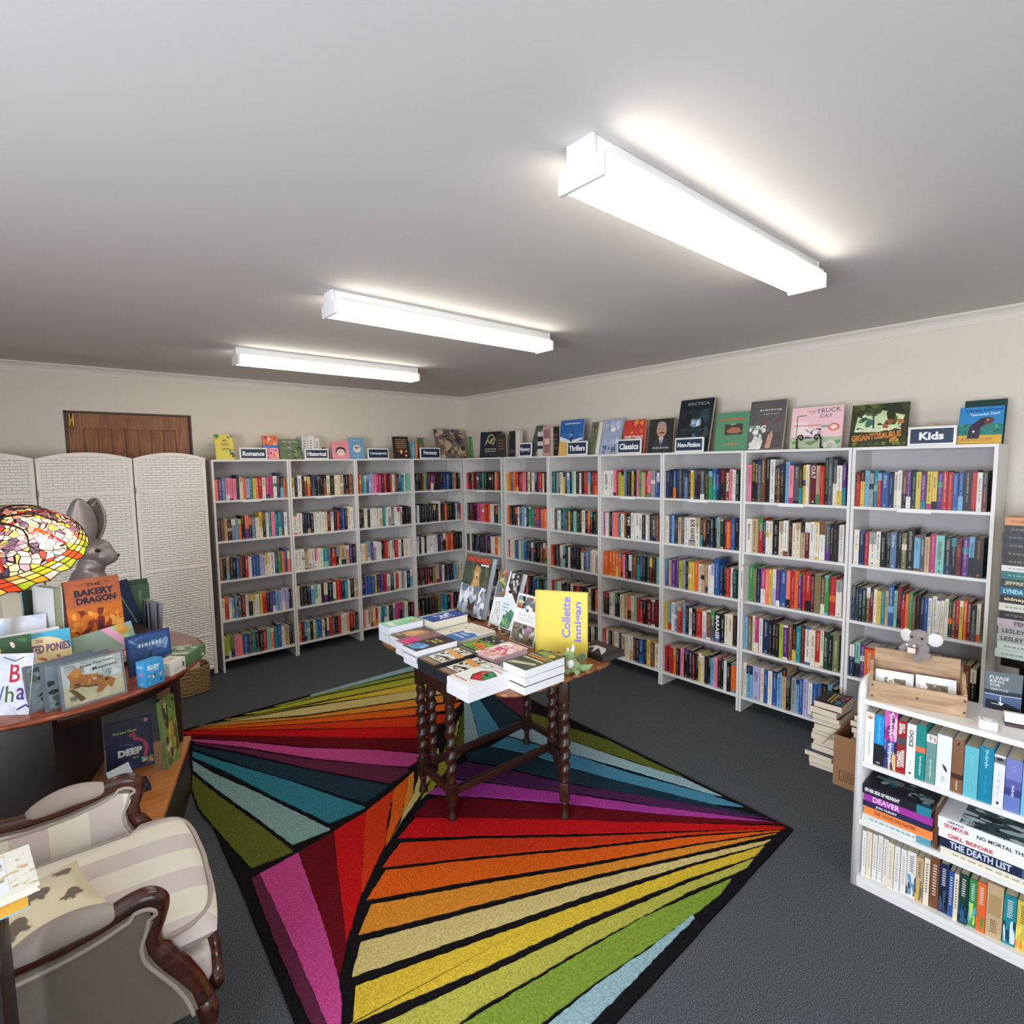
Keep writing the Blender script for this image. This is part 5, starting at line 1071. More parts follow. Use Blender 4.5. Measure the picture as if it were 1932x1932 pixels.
A = at(325, 1208, y=3.66)
o = empty('greeting_card', flat((.475, 3.56, RT+.0575), .5), 'cream card lying on the lid of the flat green box', 'card'); mb = MB(); mb.box(0, 0, 0, .09, .0015, .12, (226,204,160)); art(mb, .09, .12, [('blobs',.2,.3,.8,.7,[(206,170,110),(190,150,100)],6,.12,2)]); mb.build('folded_card', M_PRINT, o)
book(flat((.30, 3.72, ZT+.03), .45), .16, .12, .028, (34,74,120), 'blue and red boxed card set lying behind the blue sea book', [('rect',.6,.0,1,1,(222,84,44))], group=PBK)
# books on the lower shelf
ZL = .3003
A = at(203, 1462, z=ZL); B = at(293, 1432, z=ZL)
Ad = Vector((PA.x, PA.y, 0))+Vector((math.cos(pyaw), math.sin(pyaw), 0))*.10+Vector((-math.sin(pyaw), math.cos(pyaw), 0))*.30
Ad = at(203, 1465, z=ZL); Bd = at(292, 1440, z=ZL)
book(frame(Ad, along(Ad, Bd), .16), (Bd-Ad).length, .235, .02, (30,40,74), 'navy children’s book with a pink tentacle, lettered the deep, on the table’s lower shelf', [('blobs',.02,.02,.98,.6,[(24,34,66),(40,60,110),(20,24,50)],18,.16,2), ('text','The',.48,.50,.16,.05,WH,-.0,.01), ('text','DEEP',.5,.36,.52,.14,WH,0,.06), ('text','Extreme Planet',.42,.78,.5,.05,(206,214,60),0,.02), ('curve',[(.52,.66),(.56,.72),(.62,.68),(.60,.60),(.70,.58),(.82,.50),(.86,.36),(.80,.2),(.90,.08)],.075,(206,64,96)), ('blobs',.7,.04,.98,.2,[(190,206,60),(90,200,190)],5,.06,3), ('ell',.88,.93,.05,.04,(230,150,150)), ('lines',.55,.2,.7,.26,1,(190,200,60))], group='books on the lower shelf of the round table', pages=(206,200,186), bmat=M_ART)
A = at(318, 1452, z=ZL); book(frame(A, .95, .05), .12, .33, .02, (110,140,70), 'green and ochre animal picture book standing ajar at the shelf edge under the round table', [('blobs',.04,.04,.96,.96,[(130,150,70),(206,150,70),(70,100,60),(190,190,120),(60,60,50)],40,.14,3), ('rect',0,.0,.06,1,(170,130,150))], group='books on the lower shelf of the round table', pages=(196,190,150), bmat=M_ART)
A = at(286, 1490, z=ZL); book(flat((A.x, A.y, ZL+.021), pyaw-1.2+PI/2), .11, .17, .02, (40,44,60), 'thin dark comic lying flat at the orange edge of the lower shelf', [('blobs',.05,.05,.95,.95,[(150,60,80),(60,80,130),(200,200,206)],18,.12,3)], group='books on the lower shelf of the round table')
A = at(200, 1476, z=ZL); book(frame(A+Vector((.02,-.14,0)), .5, .5), .10, .10, .006, (206,216,220), 'white leaflet standing open before the deep sea book', [], hard=False, group='books on the lower shelf of the round table')

# ------------------------------------------------------------------ stained glass lamp
m_tif = bpy.data.materials.new('stained_glass'); m_tif.use_nodes = True; nt = m_tif.node_tree; N = nt.nodes; L = nt.links
N.remove(N['Principled BSDF']); out = N['Material Output']
at_ = N.new('ShaderNodeAttribute'); at_.attribute_name = 'Col'
tcx = N.new('ShaderNodeTexCoord'); nz = N.new('ShaderNodeTexNoise'); nz.inputs['Scale'].default_value = 40; L.new(tcx.outputs['Object'], nz.inputs['Vector'])
mr = N.new('ShaderNodeMapRange'); mr.inputs['To Min'].default_value = .7; mr.inputs['To Max'].default_value = 1.2; L.new(nz.outputs['Fac'], mr.inputs['Value'])
mx = N.new('ShaderNodeMix'); mx.data_type = 'RGBA'; mx.blend_type = 'MULTIPLY'; mx.inputs['Factor'].default_value = 1; L.new(at_.outputs['Color'], mx.inputs['A']); L.new(mr.outputs[0], mx.inputs['B'])
tr = N.new('ShaderNodeBsdfTranslucent'); L.new(mx.outputs['Result'], tr.inputs['Color']); gl = N.new('ShaderNodeBsdfPrincipled'); gl.inputs['Roughness'].default_value = .25; L.new(mx.outputs['Result'], gl.inputs['Base Color'])
ms = N.new('ShaderNodeMixShader'); ms.inputs[0].default_value = .62; L.new(gl.outputs[0], ms.inputs[1]); L.new(tr.outputs[0], ms.inputs[2]); L.new(ms.outputs[0], out.inputs['Surface'])
LP = Vector((-.17, 3.26, RT))
lm = empty('table_lamp', LP.to_tuple(), 'stained glass table lamp with dragonflies, glowing beside the grey hare statue', 'lamp')
SR, SHh = .285, .165
SC = at(0, 1050, y=2.98)-LP      # centre of the rim, carried forward of the stem on a curved arm
TILT = RX(.42) @ RY(-.16)
Ms = T(*SC) @ TILT
rg = random.Random(5); shade = MB(); lead = MB(); shade.M = Ms; lead.M = Ms
def dome(r, a):      # r 0..1 from the top to the rim
    th = r*PI*.46; rad = .035+(SR-.035)*math.sin(th)/math.sin(PI*.46); z = SHh*math.cos(th*1.04)
    return Vector((rad*math.cos(a), rad*math.sin(a), z))
# crown of small pebbled glass: one smooth shell whose pieces come from its material
NR, NA = 20, 96; RM = .80
vs = [tuple(dome(RM*i/NR, 2*PI*k/NA)) for i in range(NR+1) for k in range(NA)]
shade.add(vs, [((i+1)*NA+k, (i+1)*NA+(k+1) % NA, i*NA+(k+1) % NA, i*NA+k) for i in range(NR) for k in range(NA)], (255,255,255), True, 1)
nb = 42     # border of slanting leaf-shaped pieces
def wav(i, k): return 2*PI*(k+.5*(i % 2)+rgw[(i*31+k) % 97]*.30)/nb
rgw = [rg.random() for _ in range(97)]
lv = [RM, .86, .93, 1.0]
for i in range(3):
    for k in range(nb):
        a0, a1, b0, b1 = 2*PI*(k+.35*i)/nb, 2*PI*(k+1+.35*i)/nb, 2*PI*(k+.35*(i+1))/nb, 2*PI*(k+1+.35*(i+1))/nb
        red = k % 6 == 1
        c = (236, 70, 40) if red else rg.choice([(206,176,50),(150,176,50),(226,190,90),(190,150,50),(130,150,50)] if (i+k) % 3 else [(236,206,170),(190,176,190),(214,196,150)])
        r0 = lv[i]; r1 = lv[i+1]; sag = -.014*abs(math.sin(b0*10.5)) if i == 2 else 0
        P = [dome(r0, a0), dome(r0, a1), dome(r1, b1)+Vector((0,0,-.014*abs(math.sin(b1*10.5)) if i == 2 else 0)), dome(r1, b0)+Vector((0,0,sag))]
        shade.add([tuple(p) for p in P], [(3, 2, 1, 0)], c)
        lead.tube([P[0]*1.003, P[3]*1.003], .0018, 5); lead.tube([P[3]*1.003, P[2]*1.003], .0020, 5)
lead.tube([dome(RM, 2*PI*k/64)*1.003 for k in range(64)], .0020, 5, closed=True)
for k in range(7):   # dragonflies: a red tapering body and a pair of wings on the crown
    a = 2*PI*(k+.37)/7
    for j in range(5):
        r0, r1 = .36+.075*j, .36+.075*(j+1)-.006; q0, q1 = .050*(1-.12*j)/max(r0, .2)*.5, .050*(1-.12*(j+1))/max(r1, .2)*.5
        shade.add([tuple(dome(r0, a-q0)*1.008), tuple(dome(r0, a+q0)*1.008), tuple(dome(r1, a+q1)*1.008), tuple(dome(r1, a-q1)*1.008)], [(3, 2, 1, 0)], (240, 76, 44))
    for sgn in (-1, 1):
        for r0 in (.38, .47):
            P = [dome(r0, a+sgn*.05)*1.006, dome(r0-.03, a+sgn*.34)*1.006, dome(r0+.045, a+sgn*.36)*1.006, dome(r0+.05, a+sgn*.05)*1.006]
            shade.add([tuple(p) for p in (P if sgn < 0 else P[::-1])], [(0, 1, 2, 3)], (196, 176, 190)); lead.tube(P+[P[0]], .0012, 4)
for k in range(7):   # branch-like ribs
    a = 2*PI*k/7+.1; lead.tube([dome(RM*t/8, a+.30*math.sin(t*.9)*t/8)+Vector((0,0,.003)) for t in range(9)], [.0055-.0005*t for t in range(9)], 6)
m_peb = m_tif.copy(); m_peb.name = 'pebbled_stained_glass'; nt = m_peb.node_tree; N = nt.nodes; L = nt.links
tcx = [n for n in N if n.type == 'TEX_COORD'][0]; mxx = [n for n in N if n.type == 'MIX'][0]
vo = N.new('ShaderNodeTexVoronoi'); vo.inputs['Scale'].default_value = 36; L.new(tcx.outputs['Object'], vo.inputs['Vector'])
ve = N.new('ShaderNodeTexVoronoi'); ve.feature = 'DISTANCE_TO_EDGE'; ve.inputs['Scale'].default_value = 36; L.new(tcx.outputs['Object'], ve.inputs['Vector'])
sc_ = N.new('ShaderNodeSeparateColor'); L.new(vo.outputs['Color'], sc_.inputs[0]); cr = N.new('ShaderNodeValToRGB'); cr.color_ramp.interpolation = 'CONSTANT'
cols_ = [(222,150,150),(236,206,190),(120,84,120),(240,226,214),(226,170,140),(170,150,180),(206,60,60),(232,200,170),(70,60,90),(214,190,206),(196,180,90),(236,214,200)]
el_ = cr.color_ramp.elements
while len(el_) < len(cols_): el_.new(.5)
for i, c in enumerate(cols_): el_[i].position = i/len(cols_)
for i, c in enumerate(cols_): el_[i].color = lin(c)
L.new(sc_.outputs[0], cr.inputs[0]); st_ = N.new('ShaderNodeMath'); st_.operation = 'GREATER_THAN'; st_.inputs[1].default_value = .055; L.new(ve.outputs['Distance'], st_.inputs[0])
m2 = N.new('ShaderNodeMix'); m2.data_type = 'RGBA'; m2.inputs['A'].default_value = (.012, .008, .006, 1); L.new(st_.outputs[0], m2.inputs['Factor']); L.new(cr.outputs[0], m2.inputs['B']); L.new(m2.outputs['Result'], mxx.inputs['A'])
sh = shade.build('lamp_shade', [m_tif, m_peb], lm); lead.build('lead_lines', mat('bronzed_lead', (62, 44, 32), .45, .7), sh)
M_BRZ = mat('dark_bronze', (34, 24, 26), .35, .7)
mb = MB(); mb.M = Ms; mb.lathe([(.05, SHh-.004), (.045, SHh+.012), (.020, SHh+.022), (.012, SHh+.03)], 20); mb.ell((0, 0, SHh+.045), (.018, .018, .022)); mb.ell((0, 0, SHh+.075), (.012, .012, .016)); mb.ell((-.006, 0, SHh+.098), (.015, .013, .016)); mb.build('finial', M_BRZ, lm)
tp_ = Ms @ Vector((0, 0, SHh))
mb = MB(); mb.lathe([(.095, 0), (.10, .006), (.09, .018), (.055, .03), (.032, .05), (.020, .10), (.024, .16), (.016, .22), (.020, .30), (.013, .36), (.012, .50)], 28)
mb.tube([(0, 0, .49), (-.004, .01, .60), (tp_.x*.3, tp_.y*.3, tp_.z+.01), (tp_.x*.8, tp_.y*.8, tp_.z+.03), tuple(tp_)], .009, 8); mb.build('lamp_base', M_BRZ, lm)
m_bulb = bpy.data.materials.new('lit_bulb'); m_bulb.use_nodes = True; e = m_bulb.node_tree.nodes.new('ShaderNodeEmission'); e.inputs[0].default_value = (1, .80, .50, 1); e.inputs[1].default_value = 110
m_bulb.node_tree.links.new(e.outputs[0], m_bulb.node_tree.nodes['Material Output'].inputs[0])
BL = Ms @ (dome(.52, -.62)*.80)
mb = MB(); mb.ell(tuple(BL), (.024, .024, .028)); mb.build('bulb', m_bulb, lm)
mb = MB(); mb.tube([tuple(BL+Vector((-.016, .010, .016))), tuple(Ms @ Vector((0, 0, .12)))], .008, 8); mb.build('bulb_holder', M_BRASS, lm)

# ------------------------------------------------------------------ hare statue
HP = at(160, 1130, y=3.86); HP.z = ZT
hr = empty('hare_statue', T(HP.x, HP.y, ZT) @ RZ(-.30) @ Matrix.Scale(1.17, 4), 'grey metallic hare statue with tall ears, sitting behind the bakery dragon book', 'statue')
m_hare = mat('pewter_glaze', (146, 136, 136), .36, .35, noise=(9, .12, 4), bump=.03, bscale=80)
mb = MB()
mb.ell((-.02, 0, .13), (.115, .095, .14)); mb.ell((.02, 0, .25), (.085, .078, .120)); mb.ell((.015, 0, .10), (.12, .10, .10)); mb.ell((-.06, 0, .09), (.10, .10, .10))
mb.ell((.035, 0, .355), (.058, .055, .06)); mb.ell((.050, 0, .430), (.066, .056, .062), rot=RY(.2)); mb.ell((.092, 0, .412), (.048, .042, .042), rot=RY(.45)); mb.ell((.118, 0, .396), (.030, .032, .030)); mb.ell((.098, 0, .384), (.034, .038, .028)); mb.ell((.078, 0, .455), (.05, .04, .03), rot=RY(.5))
for s in (-1, 1): mb.tube([(.06, s*.045, .16), (.095, s*.045, .07), (.11, s*.045, .015), (.14, s*.045, .012)], [.032, .024, .02, .018], 12); mb.ell((-.03, s*.07, .09), (.075, .04, .085)); mb.ell((.085, s*.030, .400), (.026, .018, .022))
mb.ell((-.14, 0, .06), (.035, .03, .03))
body = mb.build('body', m_hare, hr); fuse(body, .006, 6)
for s in (-1, 1):
    mb = MB(); n = 18; vs = []; fs = []
    for i in range(n+1):
        t = i/n; wd = .058*max(0.0, math.sin(PI*(.10+t*.90)))**.62; h = .215*t
        for k in range(11):
            q = (k/10-.5)*2; vs.append((q*wd, s*(.026*(1-q*q)*(1-t*.2)-.010), h))
    for i in range(n):
        for k in range(10): fs.append((i*11+k, i*11+k+1, (i+1)*11+k+1, (i+1)*11+k))
    # each ear is a cupped leaf, turned a little so that both show side by side
    mb.M = T(.026 if s < 0 else .034, s*.022, .468) @ RY(-.06 if s < 0 else .14) @ RX(-.05*s) @ RZ(.30 if s < 0 else -.10)
    mb.add(vs, fs, smooth=True); e_ = mb.build('ear', m_hare, hr); so = e_.modifiers.new('solid', 'SOLIDIFY'); so.thickness = .012; so.offset = 0; sb = e_.modifiers.new('sub', 'SUBSURF'); sb.levels = 1; sb.render_levels = 1
m_dk = mat('dark_glaze', (24, 20, 20), .2)
for s in (-1, 1):
    mb = MB(); mb.ell((.078, s*.052, .436), (.012, .006, .009), (20,16,16), 12); mb.build('eye', m_dk, hr)
mb = MB(); mb.ell((.147, 0, .402), (.006, .010, .006), (30,26,26), 10); mb.build('nose', m_dk, hr)

# ------------------------------------------------------------------ upholstered armchairs
m_str = bpy.data.materials.new('striped_linen'); m_str.use_nodes = True; nt = m_str.node_tree; N = nt.nodes; L = nt.links; b = N['Principled BSDF']; b.inputs['Roughness'].default_value = .9; b.inputs['Sheen Weight'].default_value = .2
tcx = N.new('ShaderNodeTexCoord'); sp = N.new('ShaderNodeSeparateXYZ'); L.new(tcx.outputs['Object'], sp.inputs[0])
a_ = mth('FRACT', mth('ADD', mth('DIVIDE', sp.outputs['Y'], .205), .32)); st = mth('GREATER_THAN', a_, .52)
mx = N.new('ShaderNodeMix'); mx.data_type = 'RGBA'; mx.inputs['A'].default_value = lin((242, 234, 214)); mx.inputs['B'].default_value = lin((220, 206, 199)); L.new(st, mx.inputs['Factor'])
L.new(mx.outputs['Result'], b.inputs['Base Color']); nz = N.new('ShaderNodeTexNoise'); nz.inputs['Scale'].default_value = 900; L.new(tcx.outputs['Object'], nz.inputs['Vector']); bp = N.new('ShaderNodeBump'); bp.inputs['Strength'].default_value = .25; bp.inputs['Distance'].default_value = .002; L.new(nz.outputs['Fac'], bp.inputs['Height']); L.new(bp.outputs['Normal'], b.inputs['Normal'])
m_strx = m_str.copy(); m_strx.name = 'striped_linen_upright'
nn = m_strx.node_tree; s2 = [n for n in nn.nodes if n.type == 'SEPXYZ'][0]; dv = [n for n in nn.nodes if n.type == 'MATH' and n.operation == 'DIVIDE'][0]
nn.links.new(s2.outputs['X'], dv.inputs[0])
m_pad = mat('pale_velvet', (178, 164, 153), .95, sheen=.15, bump=.15, bscale=900)
m_taupe_shaded = mat('shaded_taupe_velvet', (122, 110, 99), .95, sheen=.15, bump=.15, bscale=900)  # velvet of the arm sides darkened, their shadow painted into the colour
def armchair(M, label, detail=True):
    """faces local +x; origin on the floor under the seat centre"""
    o = empty('armchair', M, label, 'chair', None)
    # seat cushion: rounded slab bulging at the front
    mb = MB(); nx, ny = 22, 22; x0, x1, hw, zb, zt = -.30, .315, .318, .365, .490; vs = []; fs = []
    def sup(u_, v_): return (1-abs(u_)**5)**.35*(1-abs(v_)**5)**.35
    for side in (1, -1):
        for i in range(nx+1):
            for j in range(ny+1):
                u_ = i/nx*2-1; v_ = j/ny*2-1
                fx = math.copysign(abs(u_)**.8, u_); fy = math.copysign(abs(v_)**.85, v_)
                bulge = .030*(1-v_*v_)*(u_ > 0)*u_
                k = max(0.0, 1-abs(u_)**9)**.5*max(0.0, 1-abs(v_)**9)**.5
                z = (zb+zt)/2+side*((zt-zb)/2*k*(.80+.25*(1-u_*u_)*(1-v_*v_)))
                wid = hw if u_ > .45 else hw-.035
                vs.append(((x0+x1)/2+(x1-x0)/2*fx+bulge, wid*fy, z))
    n1 = ny+1; tot = (nx+1)*n1
    for s_ in range(2):
        for i in range(nx):
            for j in range(ny):
                f = (s_*tot+i*n1+j, s_*tot+(i+1)*n1+j, s_*tot+(i+1)*n1+j+1, s_*tot+i*n1+j+1); fs.append(f if s_ == 0 else f[::-1])
    mb.add(vs, fs, smooth=True); cu = mb.build('seat_cushion', m_str, o)
    per = []
    for k in range(80):
        t = 2*PI*k/80; cx_, cy_ = math.copysign(abs(math.cos(t))**.28, math.cos(t)), math.copysign(abs(math.sin(t))**.28, math.sin(t))
        per.append(((x0+x1)/2+(x1-x0)/2*.97*cx_+.030*(1-cy_**2)*(cx_ > 0)*cx_, (hw if cx_ > .5 else hw-.035)*.97*cy_, zt-.028))
    mb = MB(); mb.tube(per, .006, 8, closed=True); mb.build('piping', m_pad, cu)
    # seat rail
    mb = MB(); mb.bbox(-.33, -.31, .26, .30, .31, .372, .02); mb.build('seat_base', m_str, o)
    mb = MB(); mb.tube([(.305, -.32, .275), (.325, -.16, .262), (.33, 0, .255), (.325, .16, .262), (.305, .32, .275)], .020, 10, flat=1.2); mb.build('seat_rail', M_CHAIRW, o)
    for s in (-1, 1):
        y = s*.345
        # upholstered side with a sweeping top and hollowed front
        prof = [(-.36, .27), (-.36, .70), (-.30, .665), (-.22, .640), (-.12, .628), (-.02, .632), (.06, .648), (.125, .668), (.160, .655), (.165, .62), (.145, .57), (.150, .52), (.180, .45), (.212, .39), (.240, .33), (.252, .27)]
        prof = [(p, .27+(q-.27)*.86) for p, q in prof]
        mb = MB(); pr = [(p, -q) for p, q in prof]
        mb.M = T(0, y, 0) @ RX(-PI/2); mb.prism(pr, -.028, .028, (0, 0, 0)); ar = mb.build('arm', m_taupe_shaded if True else m_str, o)
        mb = MB(); mb.M = T(0, y-s*.0285, 0) @ RX(-PI/2); mb.prism([(p*.97, q*.985) for p, q in pr], -.002, .002, (0,0,0)); mb.build('inner_lining', m_strx, ar)
        top_ = [(-.40, y, .76), (-.36, y, .705), (-.30, y, .672), (-.22, y, .650), (-.12, y, .640), (-.02, y, .645), (.06, y, .660), (.12, y, .680), (.158, y, .680), (.178, y, .655), (.170, y, .61), (.158, y, .565), (.165, y, .515), (.195, y, .452), (.225, y, .392), (.250, y, .325), (.262, y, .27)]
        # smooth the rail with Catmull-Rom points
        P = [Vector((q[0], q[1], .27+(q[2]-.27)*.86)) for q in top_]; S = []
        for i in range(len(P)-1):
            p0, p1, p2, p3 = P[max(i-1, 0)], P[i], P[i+1], P[min(i+2, len(P)-1)]
            for k in range(4):
                t = k/4; S.append(.5*((2*p1)+(p2-p0)*t+(2*p0-5*p1+4*p2-p3)*t*t+(3*p1-p0-3*p2+p3)*t**3))
        S.append(P[-1]); n = len(S)
        mb = MB(); mb.tube(S, [.017+.007*math.sin(PI*i/n)+(.006 if i > n*.75 else 0) for i in range(n)], 12, flat=1.25); mb.build('arm_rail', M_CHAIRW, o)
        for dy in (-1, 1):
            mb = MB(); mb.tube([q+Vector((-.004, dy*.0285, -.024 if q.x < .12 else -.010)) + (Vector((-.018, 0, 0)) if q.z < .60 and q.x > .12 else Vector((0, 0, 0))) for q in S[6:]], .0055, 8); mb.build('piping', m_pad, ar)
        pad = []
        for i in range(13): t = i/12; pad.append((-.115+.215*t, y, .603+.020*math.sin(PI*t)+.014*t))
        mb = MB(); mb.tube(pad, [max(.006, .034*math.sin(PI*(i+.6)/13.2)**.35) for i in range(13)], 16, flat=1.0); mb.build('arm_pad', m_pad, o)
        mb = MB(); mb.tube([(.262, y*.97, .28), (.280, y*.98, .22), (.272, y*.98, .12), (.282, y*1.0, .03), (.300, y*1.01, .012)], [.030, .027, .018, .015, .018], 12); mb.build('leg', M_CHAIRW, o)
        mb = MB(); mb.tube([(-.33, y*.95, .28), (-.37, y*.97, .12), (-.42, y, .012)], [.024, .018, .015], 10); mb.build('leg', M_CHAIRW, o)
    mb = MB(); vs = []; fs = []; nj = 16
    def bt(j): t = (j/nj*2-1); return .90+.075*math.cos(t*PI/2)-.02*abs(t)**4
    for q in (0, 1):
        for i in range(9):
            for j in range(nj+1):
                t = j/nj*2-1; z = .30+(bt(j)-.30)*i/8; xx = -.345-.12*(i/8)**1.3+(.055*(1-t*t)*math.sin(PI*i/8) if q == 0 else -.05); vs.append((xx, t*.325, z))
    n1 = nj+1; tt = 9*n1
    for q in range(2):
        for i in range(8):
            for j in range(nj): f = (q*tt+i*n1+j, q*tt+i*n1+j+1, q*tt+(i+1)*n1+j+1, q*tt+(i+1)*n1+j); fs.append(f if q == 0 else f[::-1])
    for j in range(nj): fs.append((8*n1+j, 8*n1+j+1, tt+8*n1+j+1, tt+8*n1+j))
    for i in range(8): fs.append((i*n1, (i+1)*n1, tt+(i+1)*n1, tt+i*n1)); fs.append((i*n1+nj, tt+i*n1+nj, tt+(i+1)*n1+nj, (i+1)*n1+nj))
    mb.add(vs, fs, smooth=True); mb.build('backrest', m_str, o)
    R = [(-.40, -.345, .74), (-.455, -.345, .84)]+[(-.49, (j/nj*2-1)*.335, bt(j)+.008) for j in range(nj+1)]+[(-.455, .345, .84), (-.40, .345, .74)]
    mb = MB(); mb.tube(R, .020, 10, flat=1.3); mb.build('back_rail', M_CHAIRW, o)
    return o
armchair(T(.012, 2.00, 0) @ RZ(-.05), 'cream striped armchair with walnut arms and taupe sides, turned towards the rug')
def dup(root, M, label):
    r = root.copy(); C.objects.link(r); r.matrix_world = M; r['label'] = label
    for ch in list(root.children):
        c = ch.copy(); C.objects.link(c); c.parent = r
        for g_ in ch.children: d_ = g_.copy(); C.objects.link(d_); d_.parent = c
    return r
ac = [o for o in bpy.data.objects if o.name == 'armchair'][0]
dup(ac, T(-.30, 4.38, 0) @ RZ(-PI/2+.1), 'second armchair behind the round table, only its walnut back rail in view')
# hare-print cushion
cu = empty('cushion', T(-.165, 1.93, .505) @ RZ(.25) @ RY(-.35), 'small cream cushion printed with grey-brown hares on the striped armchair', 'cushion')
mb = MB(); n = 20; vs = []; fs = []; cw, chh = .165, .13
HARE = [(.0,.35),(.12,.42),(.30,.40),(.42,.25),(.40,.0),(.30,-.1),(.34,-.3),(.2,-.3),(.1,-.15),(-.1,-.2),(-.2,-.32),(-.3,-.28),(-.2,-.05),(-.32,.0),(-.42,-.1),(-.48,-.02),(-.36,.1),(-.55,.2),(-.5,.28),(-.28,.2),(-.14,.28)]
for s in (1, -1):
    for i in range(n+1):
        for j in range(n+1):
            a_, b_ = i/n*2-1, j/n*2-1; th = .050*max(0, 1-a_*a_)**.5*max(0, 1-b_*b_)**.5*1.0
            vs.append((cw*a_*(1-.05*(1-b_*b_)), chh*b_*(1-.05*(1-a_*a_)), s*th+.05))
n1 = n+1; tt = n1*n1
for s in range(2):
    for i in range(n):
        for j in range(n): f = (s*tt+i*n1+j, s*tt+(i+1)*n1+j, s*tt+(i+1)*n1+j+1, s*tt+i*n1+j+1); fs.append(f if s == 0 else f[::-1])
mb.add(vs, fs, (226, 210, 172), True)
for k, (hx, hy, an, sc_) in enumerate([(.02, .08, .3, .062), (.05, .0, -.4, .066), (-.01, -.075, .2, .07), (.115, -.06, .5, .05), (.12, .06, -.3, .045), (-.08, .03, .1, .06), (-.11, -.07, -.3, .05)]):
    pts = []
    for px_, py_ in HARE:
        X = hx+sc_*(px_*math.cos(an)-py_*math.sin(an)); Y = hy+sc_*(px_*math.sin(an)+py_*math.cos(an)); a_, b_ = X/cw, Y/chh
        pts.append((X, Y, .050*max(0, 1-a_*a_)**.5*max(0, 1-b_*b_)**.5+.0515))
    bm = bmesh.new(); f = bm.faces.new([bm.verts.new(p) for p in pts]); bmesh.ops.triangulate(bm, faces=[f]); mb.frombm(bm, (112, 96, 80))
mb.build('cushion_cover', mat('printed_linen', rough=.9, attr=True, sheen=.2), cu)
cu.matrix_world = T(-.10, 1.90, .485) @ RZ(.2) @ RY(-.18)

# ------------------------------------------------------------------ narrow dark shelf at the chair's side with gift books
SX, SY, SZ = -.255, 1.43, .845
sd = empty('side_shelf', (SX, SY, 0), 'dark narrow shelf unit beside the armchair, cut off by the frame edge', 'shelf unit')
mb = MB(); mb.bbox(-.16, -.14, SZ-.02, .155, .14, SZ, .003); mb.build('top_board', M_BLACKW, sd)
for xx in (-.155, .137):
    mb = MB(); mb.bbox(xx, -.135, 0, xx+.016, .135, SZ-.02, .002); mb.build('side_panel', M_BLACKW, sd)
for zz in (.06, .45):
    mb = MB(); mb.bbox(-.138, -.13, zz, .136, .13, zz+.018, .002); mb.build('shelf', M_BLACKW, sd)
book(flat((-.285, 1.435, SZ+.030), .07), .225, .165, .029, (150,176,176), 'pale blue gift book with ochre page edges, lower of two on the dark side shelf', [], spine=(120,150,156), pages=(206,150,50), group='gift books')
book(flat((-.288, 1.425, SZ+.0435), .10), .245, .178, .013, (226,222,206), 'white gift book with a gold patterned border, upper of two on the dark side shelf', [('blobs',0,0,1,1,[(196,176,130),(232,222,196),(206,190,150)],90,.035,3), ('rect',.0,.1,.82,.95,(226,228,230)), ('ell',.45,.55,.16,.2,(120,84,76)), ('lines',.68,.3,.8,.8,3,(150,150,156))], group='gift books', bmat=M_PRINT)
# ------------------------------------------------------------------ display books and signs on top of the bookcases
ZC = TOPZ+.0003
def on_top(row, u0, u1, vt, dep, Tk, lean, col, lb, items=(), H=None, mk=book, **k):
    """row 'L' = far wall, 'R' = right wall; stands dep behind the front edge"""
    if row == 'L': A, B = at(u0, 855, y=YL_+dep), at(u1, 855, y=YL_+dep)
    else: A, B = at(u0, 850, x=XR_+dep), at(u1, 850, x=XR_+dep)
    A.z = B.z = ZC; tw = k.pop('twist', 0)
    if H is None:
        um = (u0+u1)/2; q = at(um, vt, y=YL_+dep+.05) if row == 'L' else at(um, vt, x=XR_+dep+.05); H = (q.z-ZC)/math.cos(lean)
    W = math.hypot((B-A).x, (B-A).y)
    return mk(frame(A, along(A, B)+tw, lean), W, H, Tk, col, lb, items, **k)
def sign(row, u0, u1, vt, text, lb, dep=.03):
    def mk(M, W, H, Tk, col, lb, items, **k):
        o = empty('category_sign', M, lb, 'sign', 'bookcase signs'); mb = MB(); mb.bbox(0, .0005, 0, W, .012, H, .001, (232, 230, 226)); mb.build('frame', M_PRINT, o)
        mb = MB(); b_ = .012 if W > .14 else .010; mb.box(b_, -.0005, b_, W-b_, .0008, H-b_, (30, 48, 74)); vs, fs, w0, h0 = glyphs(text, .04); tw_ = min((W-2*b_)*.88, (H-2*b_)*.62*w0/h0); lettering(mb, text, T(W/2, -.0009, H/2), tw_, min((H-2*b_)*.55, tw_*h0/w0*1.15), (236, 236, 234), .04); mb.build('name_panel', M_PRINT, o); return o
    return on_top(row, u0, u1, vt, dep, .012, .06, (0,0,0), lb, mk=mk)
Zl = lambda x: 380+x/3.715
Zr = lambda x: 860+x/3.715
Zs = lambda x: 1220+x/3.02
Zk = lambda x: 1580+x/3.45
GT = 'books displayed on top of the bookcases'
on_top('L', Zl(104), Zl(232), 820, .07, .022, .20, (220,200,70), 'yellow leafy paperback lettered mr. fixer upper, standing on the romance bookcase', [('blobs',.0,.72,.25,1,[(40,100,90),(60,130,70)],7,.1,2), ('blobs',.75,.05,1,.4,[(50,60,70),(60,110,80)],7,.09,3), ('blobs',.7,.85,1,1,[(60,130,110)],4,.08,4), ('text','MR.',.55,.76,.24,.09,(60,60,60),0,.01), ('text','FIXER',.56,.60,.42,.10,(60,60,60),0,.01), ('text','UPPER',.58,.42,.46,.10,(60,60,60),0,.01)], group=GT)
